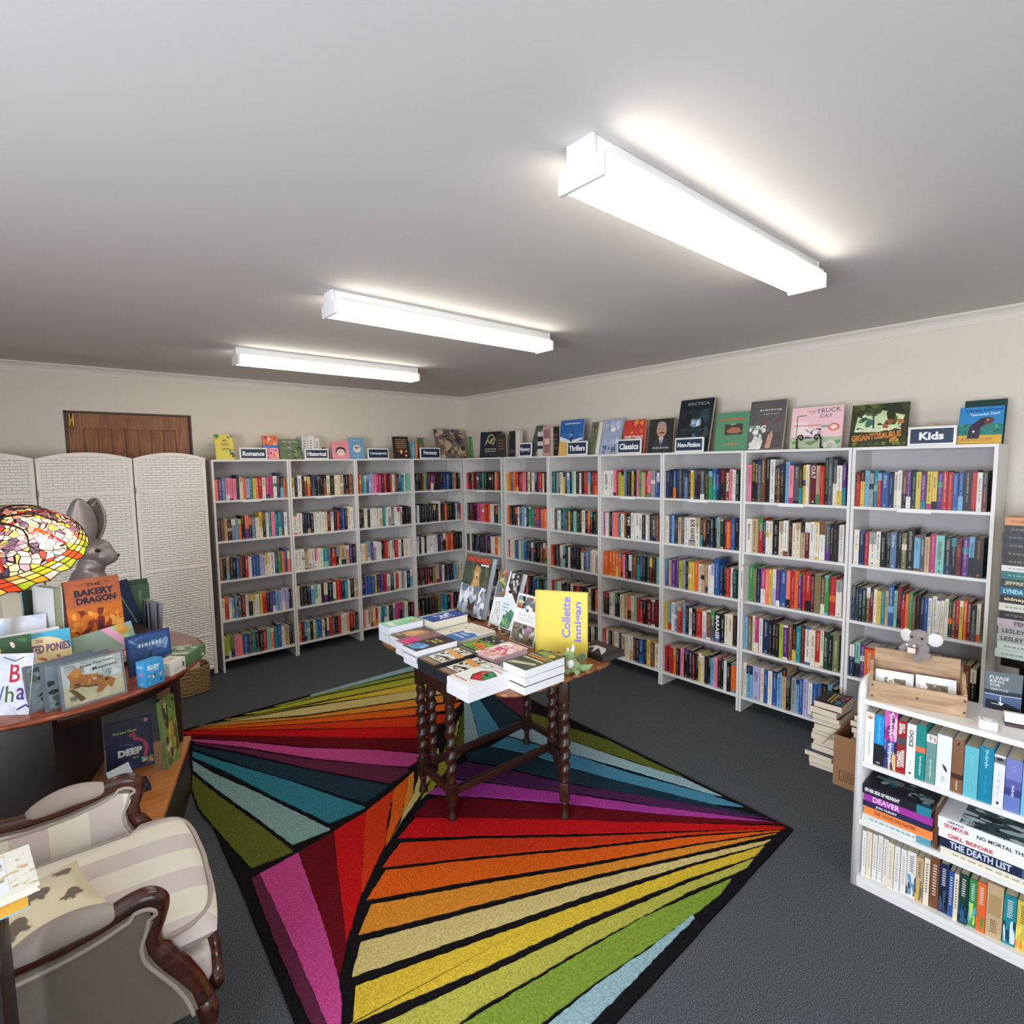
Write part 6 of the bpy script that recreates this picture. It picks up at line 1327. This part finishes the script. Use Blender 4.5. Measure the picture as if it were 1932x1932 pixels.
sign('L', Zl(268), Zl(462), 845, 'Romance', 'navy sign reading romance in a white frame, first sign from the folding screen')
on_top('L', Zl(440), Zl(545), 822, .08, .02, .18, (230,110,60), 'red and pink paperback with a blue band, behind the romance sign', [('blobs',.1,.6,.9,.95,[(200,50,40),(240,200,180),(40,40,60)],10,.1,2), ('rect',0,.48,1,.60,(60,110,180)), ('rect',0,0,1,.48,(240,150,170)), ('blobs',.1,.05,.9,.4,[(230,100,50),(60,40,50),(240,190,120)],9,.1,3)], spine=(70,110,170), group=GT)
on_top('L', Zl(552), Zl(706), 829, .09, .02, .16, (84,104,64), 'green landscape format book with a forest picture, left of the historical sign'.replace('left of', 'beside'), [('blobs',.02,.02,.98,.9,[(60,84,44),(120,140,90),(150,140,110),(40,60,36),(100,120,70)],34,.10,2), ('lines',.2,.82,.8,.93,1,(200,200,180))], group=GT, bmat=M_ART)
for i, (a, b_, c, lb) in enumerate([(704, 744, (206,204,202), 'tall white paged volume standing at the back over the historical bookcase'), (746, 790, (226,224,218), 'thick white volume standing next to the tall grey one over the historical bookcase'), (792, 828, (214,212,206), 'thin white volume standing last in the trio over the historical bookcase')]):
    A = at(Zl(a), 845, y=YL_+.13); A.z = ZC; B = at(Zl(b_), 845, y=YL_+.13); spine_book(T(A.x, A.y, ZC), B.x-A.x, (.215, .22, .2)[i], .13, c, lb, group=GT, deco=[('lines',.3,.2,.7,.85,6,(120,120,120))])
def bookend(row, u, dep, lb, flip=1):
    A = at(u, 850, y=YL_+dep); A.z = ZC; o = empty('bookend', T(*A), lb, 'bookend', 'black scroll bookends'); mb = MB()
    mb.box(-.03, 0, 0, .03, .09, .002); mb.tube([(flip*.0, .04, .002), (flip*.0, .04, .07), (flip*.012, .04, .105), (flip*.035, .04, .11), (flip*.045, .04, .09), (flip*.035, .04, .075)], .006, 8); mb.tube([(flip*.0, .04, .06), (flip*.03, .04, .03), (flip*.05, .04, .01)], .005, 8); mb.build('scroll', M_BLACK, o)
bookend('L', Zl(712), .07, 'black scroll bookend beside the green forest book on the historical bookcase', -1)
bookend('L', Zl(850), .12, 'black scroll bookend behind the right end of the historical sign'.replace('right end', 'end'), 1)
sign('L', Zl(725), Zl(892), 847, 'Historical', 'navy sign reading historical in a white frame, on its bookcase')
on_top('L', Zl(920), Zl(1040), 833, .08, .02, .14, (232,150,160), 'pink square book with a black and white face, standing on the historical bookcase', [('ell',.5,.45,.30,.24,(50,40,44)), ('ell',.5,.38,.24,.19,(240,214,200)), ('ell',.42,.42,.03,.03,(40,30,30)), ('ell',.58,.42,.03,.03,(40,30,30)), ('lines',.2,.8,.8,.9,1,(210,90,110))], group=GT)
on_top('L', Zl(1043), Zl(1148), 826, .07, .018, .14, (112,160,190), 'light blue book with a round cream picture, next to the pink square book', [('ell',.5,.48,.26,.18,(226,220,206)), ('blobs',.36,.38,.64,.58,[(190,130,90),(120,80,60)],6,.08,2), ('lines',.15,.82,.85,.92,1,(160,190,210)), ('lines',.2,.1,.8,.2,2,(150,180,200))], group=GT)
sign('L', Zl(1167), Zl(1315), 846, 'Contemporary', 'navy sign reading contemporary in a white frame, on its bookcase')
bookend('L', Zl(1300), .12, 'black scroll bookend behind the contemporary sign', 1)
on_top('L', Zl(1356), Zl(1462), 824, .07, .022, .16, (58,38,34), 'dark brown book with orange biscuits and dotted lettering, past the contemporary sign', [('blobs',.15,.1,.85,.4,[(220,140,70),(240,190,120),(160,90,50)],9,.09,2), ('lines',.15,.45,.85,.9,5,(190,150,110))], group=GT)
for i, (a, b_, c, lb) in enumerate([(1478, 1498, (100,160,180), 'sky blue spined book standing behind the fantasy sign'), (1499, 1516, (232,112,66), 'orange spined book standing behind the fantasy sign')]):
    A = at(Zl(a), 845, y=YL_+.08); B = at(Zl(b_), 845, y=YL_+.08); spine_book(T(A.x, A.y, ZC), B.x-A.x-.001, .185, .13, c, lb, group=GT, deco=[('lines',.3,.2,.7,.85,6,(230,220,200))])
on_top('L', Zl(1519), Zl(1562), 826, .10, .012, .04, (90,110,80), 'green book with an orange figure behind the fantasy sign', [('rect',0,0,1,.4,(60,60,44)), ('blobs',.3,.2,.8,.7,[(200,110,60),(150,90,60)],5,.12,2)], group=GT)
sign('L', Zl(1535), Zl(1676), 845, 'Fantasy', 'navy sign reading fantasy in a white frame, on its bookcase')
on_top('L', Zl(1662), Zl(1858), 810, .07, .016, .26, (110,98,92), 'large square grey and tan photo book above the fantasy bookcase', [('blobs',.0,.0,1,1,[(150,120,92),(90,84,84),(60,54,52),(190,160,130),(120,104,110),(200,170,140)],70,.12,2), ('poly',[(.3,.2),(.8,.6),(.75,.68),(.28,.3)],(200,166,130)), ('ell',.72,.7,.2,.14,(84,66,50)), ('blobs',.1,.82,.7,.97,[(190,186,196)],9,.06,3)], group=GT, bmat=M_ART)
on_top('L', 888, 905, 824, .14, .014, .10, (92,140,80), 'small green book with a dark diamond in the room corner', [('rect',.1,.08,.9,.92,(110,160,96)), ('poly',[(.25,.35),(.5,.5),(.75,.4),(.5,.2)],(50,60,50)), ('poly',[(.4,.5),(.55,.62),(.7,.5),(.55,.42)],(226,230,220))], group=GT)
on_top('R', 904.5, 934, 815, .09, .02, .12, (24,36,52), 'dark navy book with gold swirls on top of the corner bookcase', [('curve',[(.3,.6),(.4,.85),(.55,.9),(.65,.75),(.5,.6),(.6,.5),(.7,.7),(.6,.85)],.05,(190,170,110)), ('curve',[(.25,.5),(.35,.7),(.45,.55),(.55,.75)],.04,(210,190,130)), ('lines',.25,.2,.75,.38,2,(206,180,130)), ('lines',.2,.1,.8,.15,1,(110,110,110))], group=GT, twist=.35)
on_top('R', 936, 949, 811, .05, .06, .0, (38,34,30), 'dark brown boxed set standing on the corner bookcase', [('lines',.2,.3,.8,.8,4,(110,80,60))], group=GT, twist=.45, H=.235)
on_top('R', 960.5, 972, 814, .08, .03, .02, (28,32,40), 'black spined thick book standing before the mystery sign', [('lines',.2,.15,.8,.3,2,(120,120,130))], group=GT)
on_top('R', 973, 981, 813, .10, .03, .02, (214,214,214), 'white backed book next to the black one by the mystery sign', [], group=GT)
sign('R', 979, 1002, 836, 'Mystery', 'navy sign reading mystery in a white frame, on its bookcase')
on_top('R', 997, 1010, 803, .09, .02, .35, (86,98,90), 'grey-green book leaning behind the mystery sign', [('blobs',.1,.1,.9,.9,[(110,120,110),(60,70,66)],9,.14,2)], group=GT)
on_top('R', 1014, 1024, 815, .08, .03, .02, (206,204,198), 'white and black striped spine standing on the mystery bookcase', [('rect',0,.3,1,.42,(30,30,32)), ('rect',0,.6,1,.8,(30,30,32))], group=GT)
on_top('R', 1025, 1039, 806, .06, .05, .0, (196,150,140), 'pink and cream patterned book with a dark back, on the thrillers bookcase end', [('rect',.1,.1,.9,.9,(150,110,110)), ('rect',.2,.4,.8,.6,(220,200,180))], group=GT)
on_top('R', 1040, 1055, 806, .10, .03, .0, (36,30,32), 'black backed hardback beside the pink and cream patterned one', [('lines',.2,.2,.8,.8,4,(110,90,80))], group=GT)
on_top('R', 1053, 1096, 793, .08, .016, .14, (44,100,170), 'tall blue picture book with a sandy foot and a small figure, behind the thrillers sign', [('poly',[(0,0),(1,0),(1,.3),(0,.42)],(222,180,96)), ('poly',[(0,.42),(.5,.34),(1,.44),(1,.5),(.5,.42),(0,.55)],(220,226,226)), ('poly',[(.45,.36),(.55,.36),(.6,.6),(.55,.74),(.48,.6)],(70,60,80)), ('lines',.2,.86,.85,.94,1,(220,226,230)), ('blobs',0,.5,1,.62,[(100,150,200),(60,120,180)],7,.1,2)], group=GT)
sign('R', 1069.5, 1107, 833, 'Thrillers', 'navy sign reading thrillers in a white frame, on its bookcase')
on_top('R', 1109, 1121, 797, .08, .02, .22, (96,106,84), 'green-grey book leaning against a white one past the thrillers sign', [('blobs',.1,.1,.9,.9,[(60,70,50),(140,140,110)],9,.14,2)], group=GT)
on_top('R', 1123, 1129, 797, .09, .03, .22, (222,222,218), 'white book leaning past the thrillers sign', [], group=GT)
on_top('R', 1130, 1164, 791, .07, .018, .30, (160,170,196), 'pale lilac hardback with a glowing white burst, next to the classics sign', [('blobs',.1,.3,.9,.95,[(180,190,212),(206,212,226),(150,160,190)],20,.12,2), ('ell',.55,.70,.12,.07,(236,232,214)), ('ell',.55,.70,.06,.04,(250,246,230)), ('blobs',.1,.05,.9,.25,[(90,100,130),(60,70,100)],8,.08,3)], group=GT)
on_top('R', 1173, 1213, 793, .09, .02, .14, (196,52,40), 'red book with gold flowers and bold white capitals, behind the classics sign', [('blobs',.3,.6,.9,.98,[(220,160,60),(230,110,60),(160,40,80)],14,.09,2), ('text','EVERYTHING',.5,.48,.84,.12,(232,226,214)), ('lines',.2,.28,.8,.40,1,(232,226,214))], group=GT)
sign('R', 1163.5, 1209, 829, 'Classics', 'navy sign reading classics in a white frame, on its bookcase')
PO = [('blobs',.05,.05,.95,.95,[(46,42,40),(30,28,28)],9,.2,2), ('ell',.52,.66,.20,.20,(186,140,118)), ('poly',[(.32,.72),(.36,.88),(.52,.93),(.68,.88),(.72,.72),(.66,.80),(.52,.84),(.38,.80)],(150,146,144)), ('poly',[(.40,.60),(.52,.63),(.66,.60),(.62,.555),(.52,.58),(.44,.555)],(90,70,60)), ('ell',.44,.69,.025,.012,(40,30,30)), ('ell',.60,.69,.025,.012,(40,30,30)), ('poly',[(.15,.0),(.2,.32),(.42,.46),(.62,.46),(.84,.32),(.9,.0)],(38,38,44)), ('poly',[(.42,.46),(.52,.2),(.62,.46)],(216,214,210)), ('poly',[(.49,.42),(.55,.42),(.54,.2),(.50,.2)],(90,100,120)), ('lines',.2,.1,.85,.2,1,(180,170,160))]
on_top('R', 1222, 1268, 791, .08, .022, .10, (30,28,28), 'black book with the portrait of a grey-haired moustached man in a suit', PO, group=GT)
on_top('R', Zs(155), Zs(345), 753, .06, .028, .24, (24,34,40), 'large dark photo book lettered arctica above an icy glow, behind the non-fiction sign', [('blobs',.05,.3,.95,.8,[(34,46,54),(50,70,78),(22,30,36)],20,.16,2), ('poly',[(.3,.52),(.42,.66),(.55,.60),(.66,.66),(.72,.50),(.5,.46)],(110,136,146)), ('blobs',.4,.48,.66,.6,[(210,226,230),(150,180,190)],7,.05,3), ('rect',.1,.42,.9,.425,(90,120,130)), ('blobs',.4,.2,.6,.36,[(110,140,150)],6,.04,4), ('text','ARCTICA',.55,.91,.66,.05,(170,180,176),0,.0)], group=GT, bmat=M_ART)
sign('R', Zs(158), Zs(322), 826, 'Non-Fiction', 'navy sign reading non-fiction in a white frame, on its bookcase')
on_top('R', Zs(385), Zs(572), 779, .07, .014, .12, (84,140,104), 'green picture book with orange title and a leaping brown fish, past the arctica book', [('rect',.28,.42,.82,.70,(70,56,48)), ('poly',[(.32,.52),(.5,.62),(.7,.60),(.8,.50),(.66,.46),(.45,.46)],(170,110,76)), ('lines',.12,.77,.9,.87,1,(210,90,50)), ('lines',.3,.14,.75,.22,1,(206,120,60)), ('rect',.45,.68,.6,.70,(200,200,180))], group=GT)
on_top('R', Zs(566), Zs(768), 756, .055, .03, .20, (90,86,84), 'large grey photo book with pale flowers and a hand at its foot', [('blobs',.02,.1,.5,.5,[(226,224,214),(200,206,196),(150,160,140)],26,.07,2), ('rect',.3,.04,.96,.36,(70,66,66)), ('poly',[(.52,.04),(.58,.3),(.68,.38),(.72,.3),(.66,.04)],(190,140,120)), ('poly',[(.05,.02),(.4,.02),(.45,.2),(.2,.3)],(220,216,210)), ('lines',.28,.78,.88,.83,1,(210,200,190)), ('lines',.4,.7,.8,.75,1,(160,150,146)), ('blobs',.4,.5,.9,.66,[(110,90,84),(120,70,64)],7,.07,4)], group=GT, bmat=M_ART)
TC = [('rect',0,0,1,1,(236,192,194)), ('rect',0,0,1,.28,(168,186,150)), ('blobs',.0,.0,1,.2,[(110,140,90),(214,200,190),(190,170,150)],26,.07,2), ('rect',.06,.3,.34,.66,(240,216,210)), ('rect',.10,.5,.30,.58,(226,226,224)), ('curve',[(.05,.56),(.6,.56)],.02,(210,110,90)), ('curve',[(.12,.3),(.12,.8),(.30,.8)],.015,(60,70,80)), ('rect',.60,.50,.9,.55,(110,170,160)), ('ell',.84,.50,.11,.09,(220,110,96)), ('ell',.84,.50,.065,.055,(240,214,206)), ('blobs',.3,.25,.6,.48,[(230,226,226),(90,70,84),(180,150,180)],10,.08,3),
      ('text','THE',.40,.88,.14,.07,(200,110,120),0,.0), ('text','TRUCK',.72,.90,.46,.10,(60,70,100),.06,.0), ('text','CAT',.68,.77,.24,.08,(60,70,100),0,.0)]
on_top('R', Zs(812), Zs(1105), 768, .09, .012, .14, (236,192,194), 'pink picture book lettered the truck cat on a black scroll easel', TC, group=GT)
A = at(Zs(812), 850, x=XR_+.087); easel(T(A.x, A.y, ZC) @ RZ(-PI/2), .25, .14, 'black scroll easel holding the pink truck cat book', hk=1.9)
GG = [('blobs',0,.5,1,1,[(64,72,30),(40,48,24),(90,100,44)],26,.12,2), ('poly',[(.08,.36),(.12,.74),(.5,.86),(.94,.70),(.88,.44),(.5,.34)],(196,214,160)), ('blobs',.12,.4,.4,.8,[(60,110,90),(40,60,60)],8,.08,3), ('curve',[(.42,.42),(.40,.78),(.44,.86)],.03,(50,60,70)), ('blobs',.58,.42,.74,.66,[(170,80,60)],4,.07,4), ('blobs',.72,.5,.95,.62,[(190,110,60),(90,60,40)],6,.06,5), ('curve',[(.1,.38),(.2,.42),(.3,.36),(.4,.42),(.5,.37),(.6,.42),(.7,.38),(.8,.43),(.9,.40)],.025,(232,226,200)), ('text','GIGANTOSAURUS',.48,.25,.86,.15,(214,134,60),.10,.04), ('ell',.80,.14,.08,.07,(196,150,50)), ('text','10',.80,.14,.08,.07,(120,90,40)), ('blobs',0,0,1,.12,[(110,120,50),(70,80,40)],14,.07,6)]
on_top('R', Zk(68), Zk(440), 762, .06, .012, .22, (52,54,28), 'olive picture book lettered gigantosaurus, standing on the kids bookcase', GG, group=GT, bmat=M_ART)
sign('R', Zk(452), Zk(768), 805, 'Kids', 'large navy sign reading kids in a white frame, on its bookcase')
dd = [('rect',0,.5,1,1,(46,130,190)), ('rect',0,.22,1,.55,(52,128,116)), ('blobs',0,.3,1,.55,[(70,160,130),(40,110,100)],14,.10,2), ('rect',0,0,1,.24,(222,170,66)), ('poly',[(.22,.16),(.26,.48),(.42,.62),(.52,.70),(.70,.72),(.80,.66),(.78,.60),(.64,.54),(.52,.44),(.50,.16)],(60,44,66)), ('poly',[(.58,.54),(.62,.70),(.78,.70),(.80,.62),(.70,.52)],(110,60,54)), ('ell',.36,.34,.025,.03,(240,240,236)), ('ell',.66,.64,.02,.02,(230,200,120)), ('text','Three Legged',.55,.90,.84,.08,(24,60,130),.05,.03), ('text','Tasmanian Devil',.58,.80,.66,.07,(206,226,236),.05,.02), ('lines',.1,.09,.8,.17,2,(120,90,110))]
on_top('R', Zk(772), Zk(1062), 768, .06, .012, .24, (46,130,190), 'blue and yellow picture book with a dark furry animal, on the kids bookcase', dd, group=GT, spine=(40,110,150))
A = at(Zk(800), 850, x=XR_+.12); B = at(Zk(1085), 850, x=XR_+.12)
on_top('R', Zk(800), Zk(1075), 772, .09, .012, .24, (28,60,56), 'dark teal picture book directly behind the blue and yellow one', [], group=GT, H=.235)
for i, (u, dep, r, c, lb) in enumerate([(Zk(602), .16, .034, (216,190,120), 'round cream wooden disc behind the kids sign'), (Zk(655), .20, .030, (150,120,70), 'round tan wooden disc half hidden behind the kids sign'), (Zk(490), .17, .030, (84,60,40), 'round dark brown disc behind the gigantosaurus book')]):
    A = at(u, 850, x=XR_+dep); o = empty('toy_wheel', T(A.x, A.y, ZC+(.085, .07, .07)[i]) @ RZ(-PI/2) @ RX(PI/2), lb, 'toy', 'wooden discs'); mb = MB(); mb.lathe([(.0001, -.012), (r-.003, -.012), (r, -.009), (r, .009), (r-.003, .012), (.0001, .012)], 28, c); mb.build('disc', M_PRINT, o)
    mb = MB(); mb.M = Matrix.Identity(4); mb.box(-.006, -(.085, .07, .07)[i], -.02, .006, -r+.002, .02, c); mb.box(-.02, -(.085, .07, .07)[i], -.02, .02, -(.085, .07, .07)[i]+.006, .02, c); mb.build('stand', M_PRINT, o)

spine_book(MR(ys[4]) @ T(.0175, -.050, SHZ[2]+.0003), .022, .245, .16, 'w', 'white book lettered visionary, jutting out of the third shelf of the unsigned bookcase', [('VISIONARY', .62, .5, .42, 0, (60, 60, 62))], band=None, deco=[('ell', .5, .07, .16, .014, (50, 50, 52))])

# ------------------------------------------------------------------ piles on the floor, carton, and tower of books
q0 = at(1527, 1440, z=0); fx = 3.235
ztop = at(1530, 1316, x=fx).z
z = .0003; k = 0
cols = [(206,60,60),(30,30,34),(60,70,90),(120,40,40),(40,40,44),(200,190,160),(170,50,60),(40,60,80),(190,190,180),(50,44,40),(30,60,50),(24,24,26)]
names_ = ['white paged','dark backed','blue backed','maroon edged','black backed','cream backed','red edged','slate backed','pale backed','brown backed','green backed','black covered']
while z < ztop-.02 and k < 12:
    t = [.030,.034,.028,.036,.030,.034,.026,.036,.030,.028,.036,.034][k]; dx = rng.uniform(-.010, .010)-(.02 if k < 3 else 0); dy = rng.uniform(-.008, .008)+(.01 if k < 3 else 0)
    lbl = f'{names_[k]} paperback, {ORD[k+1]} up from the carpet in the tall floor pile' if z+t < ztop-.02 and k < 11 else 'black paperback with yellow letters, topmost of the floor pile before the unsigned bookcase'
    book(flat((fx+.215+dx, 1.185+dy, z+t), PI+rng.uniform(-.08, .08)), .20, .140, t-.0006, cols[k], lbl, [('lines',.15,.35,.85,.6,2,(206,200,70)), ('blobs',.1,.6,.9,.95,[(60,120,140),(200,60,50)],8,.1,3)] if k == 11 or z+t >= ztop-.02 else (), pages=(222,206,182), hard=False, group='pile of books on the carpet')
    z += t; k += 1
# brown carton with books standing above its open top
bz = at(1572, 1384, x=3.14).z
cb = empty('cardboard_carton', T(3.14, 1.03, 0) @ RZ(-PI/2), 'open brown cardboard carton behind the end of the low white bookcase', 'carton')
CL, CD = .36, .30
mb = MB(); t = .004
mb.box(0, 0, 0, CL, t, bz); mb.box(0, CD-t, 0, CL, CD, bz); mb.box(0, t, 0, t, CD-t, bz); mb.box(CL-t, t, 0, CL, CD-t, bz); mb.box(t, t, 0, CL-t, CD-t, t)
mb.box(0, -.0006, bz*.62, CL, 0, bz*.635)
mb.build('carton_body', M_CARDB, cb)
mb = MB(); mb.M = T(0, 0, bz) @ RY(-.95); mb.box(-.10, 0, 0, 0, CD, .004); mb.build('flap', M_CARDB, cb); mb = MB(); mb.M = T(0, CD, bz) @ RX(-.5); mb.box(0, 0, 0, CL, .004, .09); mb.build('flap', M_CARDB, cb)
mb = MB(); y_ = -.0008; d_ = (56, 44, 36)
for a, b_, c, e_ in ((.03,.035,.155,.038),(.03,.085,.155,.088),(.03,.035,.033,.088),(.152,.035,.155,.088)): mb.face([(a,y_,b_),(c,y_,b_),(c,y_,e_),(a,y_,e_)], d_)
for i in range(9): mb.face([(.05+.010*i,y_,.045),(.054+.010*i,y_,.045),(.054+.010*i,y_,.078),(.05+.010*i,y_,.078)], (96,70,50))
mb.build('printed_mark', M_PRINT, cb)
z = .0045; k = 0; zt2 = at(1592, 1322, x=3.24).z
while z < zt2-.02 and k < 12:
    t = [.034,.03,.036,.028,.034,.03,.036,.03,.034,.03,.03,.03][k]; dx = rng.uniform(-.012, .012)
    book(flat((3.39+dx, .965+rng.uniform(-.006, .006), z+t), PI+rng.uniform(-.05, .05)), .20, .15, t-.0006, cols[(k*5+2) % 12], f'{names_[(k*5+2) % 11]} paperback, {ORD[k+1]} up in the pile standing in the cardboard carton', pages=(222,206,182), hard=False, group='pile of books in the carton'); z += t; k += 1

# tower of books on a slim dark stand
tx, ty = 3.50, .452
z0 = at(1870, 1236, x=tx).z
tw = empty('tower_stand', (tx+.09, ty-.12, 0), 'slim dark metal stand carrying the tower of lying books beside the kids bookcase', 'stand')
mb = MB(); mb.bbox(-.10, -.13, 0, .12, .11, .02, .002); mb.build('base_plate', M_BLACK, tw)
mb = MB(); mb.bbox(.105, -.07, .02, .12, .05, 1.50, .002); mb.build('back_post', M_BLACK, tw)
mb = MB(); mb.bbox(-.075, -.12, z0-.045, .105, .10, z0-.001, .002); mb.build('bracket', M_BLACK, tw)
mb = MB(); mb.bbox(-.075, -.12, .30, .105, .10, .31, .002); mb.build('bracket', M_BLACK, tw)
TW = [((206,222,212),'','white and pale green'),((200,214,204),'','pale mint'),((176,178,172),'LESLEY PEARSE','lower grey'),((170,170,168),'LESLEY PEARSE','upper grey'),((180,160,166),'PENNY','pink and grey'),((40,34,34),'','dark brown'),((206,200,186),'','cream'),
      ((28,30,32),'sidney sheldon','cream lettered black'),((30,100,124),'LYNDA LAPLANTE','teal blue'),((40,54,48),'JEFFREY ARCHER','dark green'),((40,110,110),'','dark teal'),((214,210,206),'','thin white'),((44,38,34),'','yellow lettered brown'),((40,36,34),'','charcoal'),((36,40,36),'','dark olive'),((30,30,30),'','black'),((34,34,36),'','pale panelled black'),((206,136,84),'','orange tan')]
n = len(TW); zt = at(1888, 975, x=tx).z; hh_ = (zt-z0)/n; z = z0
for i, (c, s, nm) in enumerate(TW):
    t = hh_*(.75 if 'thin' in nm else 1.0)+(hh_*.25/(n-1) if 'thin' not in nm else 0); ink = (70,70,66) if sum(c) > 400 else (206,190,150)
    if s == 'sidney sheldon': ink = (226,196,140)
    if 'teal blue' == nm: ink = (170,214,226)
    lying_spine(T(tx, ty-.002+rng.uniform(-.004, .004), z) @ RZ(-PI/2), .205, t-.0006, .14, c, f'{nm} book, {ORD[n-i]} from the top of the tower of lying books', [(s, .5, .86 if len(s) > 5 else .4, .55, 0, ink)] if s else None, None, group='tower of books')
    z += t

# ------------------------------------------------------------------ the shelved books: largest ones as objects, the rest as one mass
N_IND = 300-len(books_made)
for d in cand: d['a'] = area_px(d)*(0.0 if hidden(d) else 1.0)
order = sorted(cand, key=lambda d: -d['a']); ind = set(id(d) for d in order[:N_IND])
print('BOOKS made', len(books_made), 'shelved', len(cand), 'individual', N_IND)
mass = MB()
SHN = ['top', 'second', 'third', 'fourth', 'bottom']
for d in cand:
    if id(d) in ind:
        M = d['M'] @ T(d['x'], d['y'], d['z']+.0002)
        if d['txt'] and d['txt'] not in ('BOB HAWKE',): lab = f"{CNAME[d['c']]} book lettered {d['txt'].lower()}, {ORD[d['idx']+1]} from the corner end, {SHN[d['row']]} shelf, {d['case']} bookcase"
        else: lab = f"{CNAME[d['c']]} spined book, {ORD[d['idx']+1]} from the room-corner end, {SHN[d['row']]} shelf, {d['case']} bookcase"
        o = empty('book', M, lab, 'book', f"books in the {d['case']} bookcase")
        mb = MB(); pb = MB(); make_spine_book(mb, pb, d, True); mb.build('cover', M_PRINT, o); pb.build('page_block', M_PAGES, o)
    else:
        mass.M = d['M'] @ T(d['x'], d['y'], d['z']+.0002); pb = MB(); make_spine_book(mass, mass, d, False)
tag(mass.build('shelved_books', M_PRINT), 'rows of paperbacks filling the shelves of the white bookcases along both walls', 'books', kind='stuff')
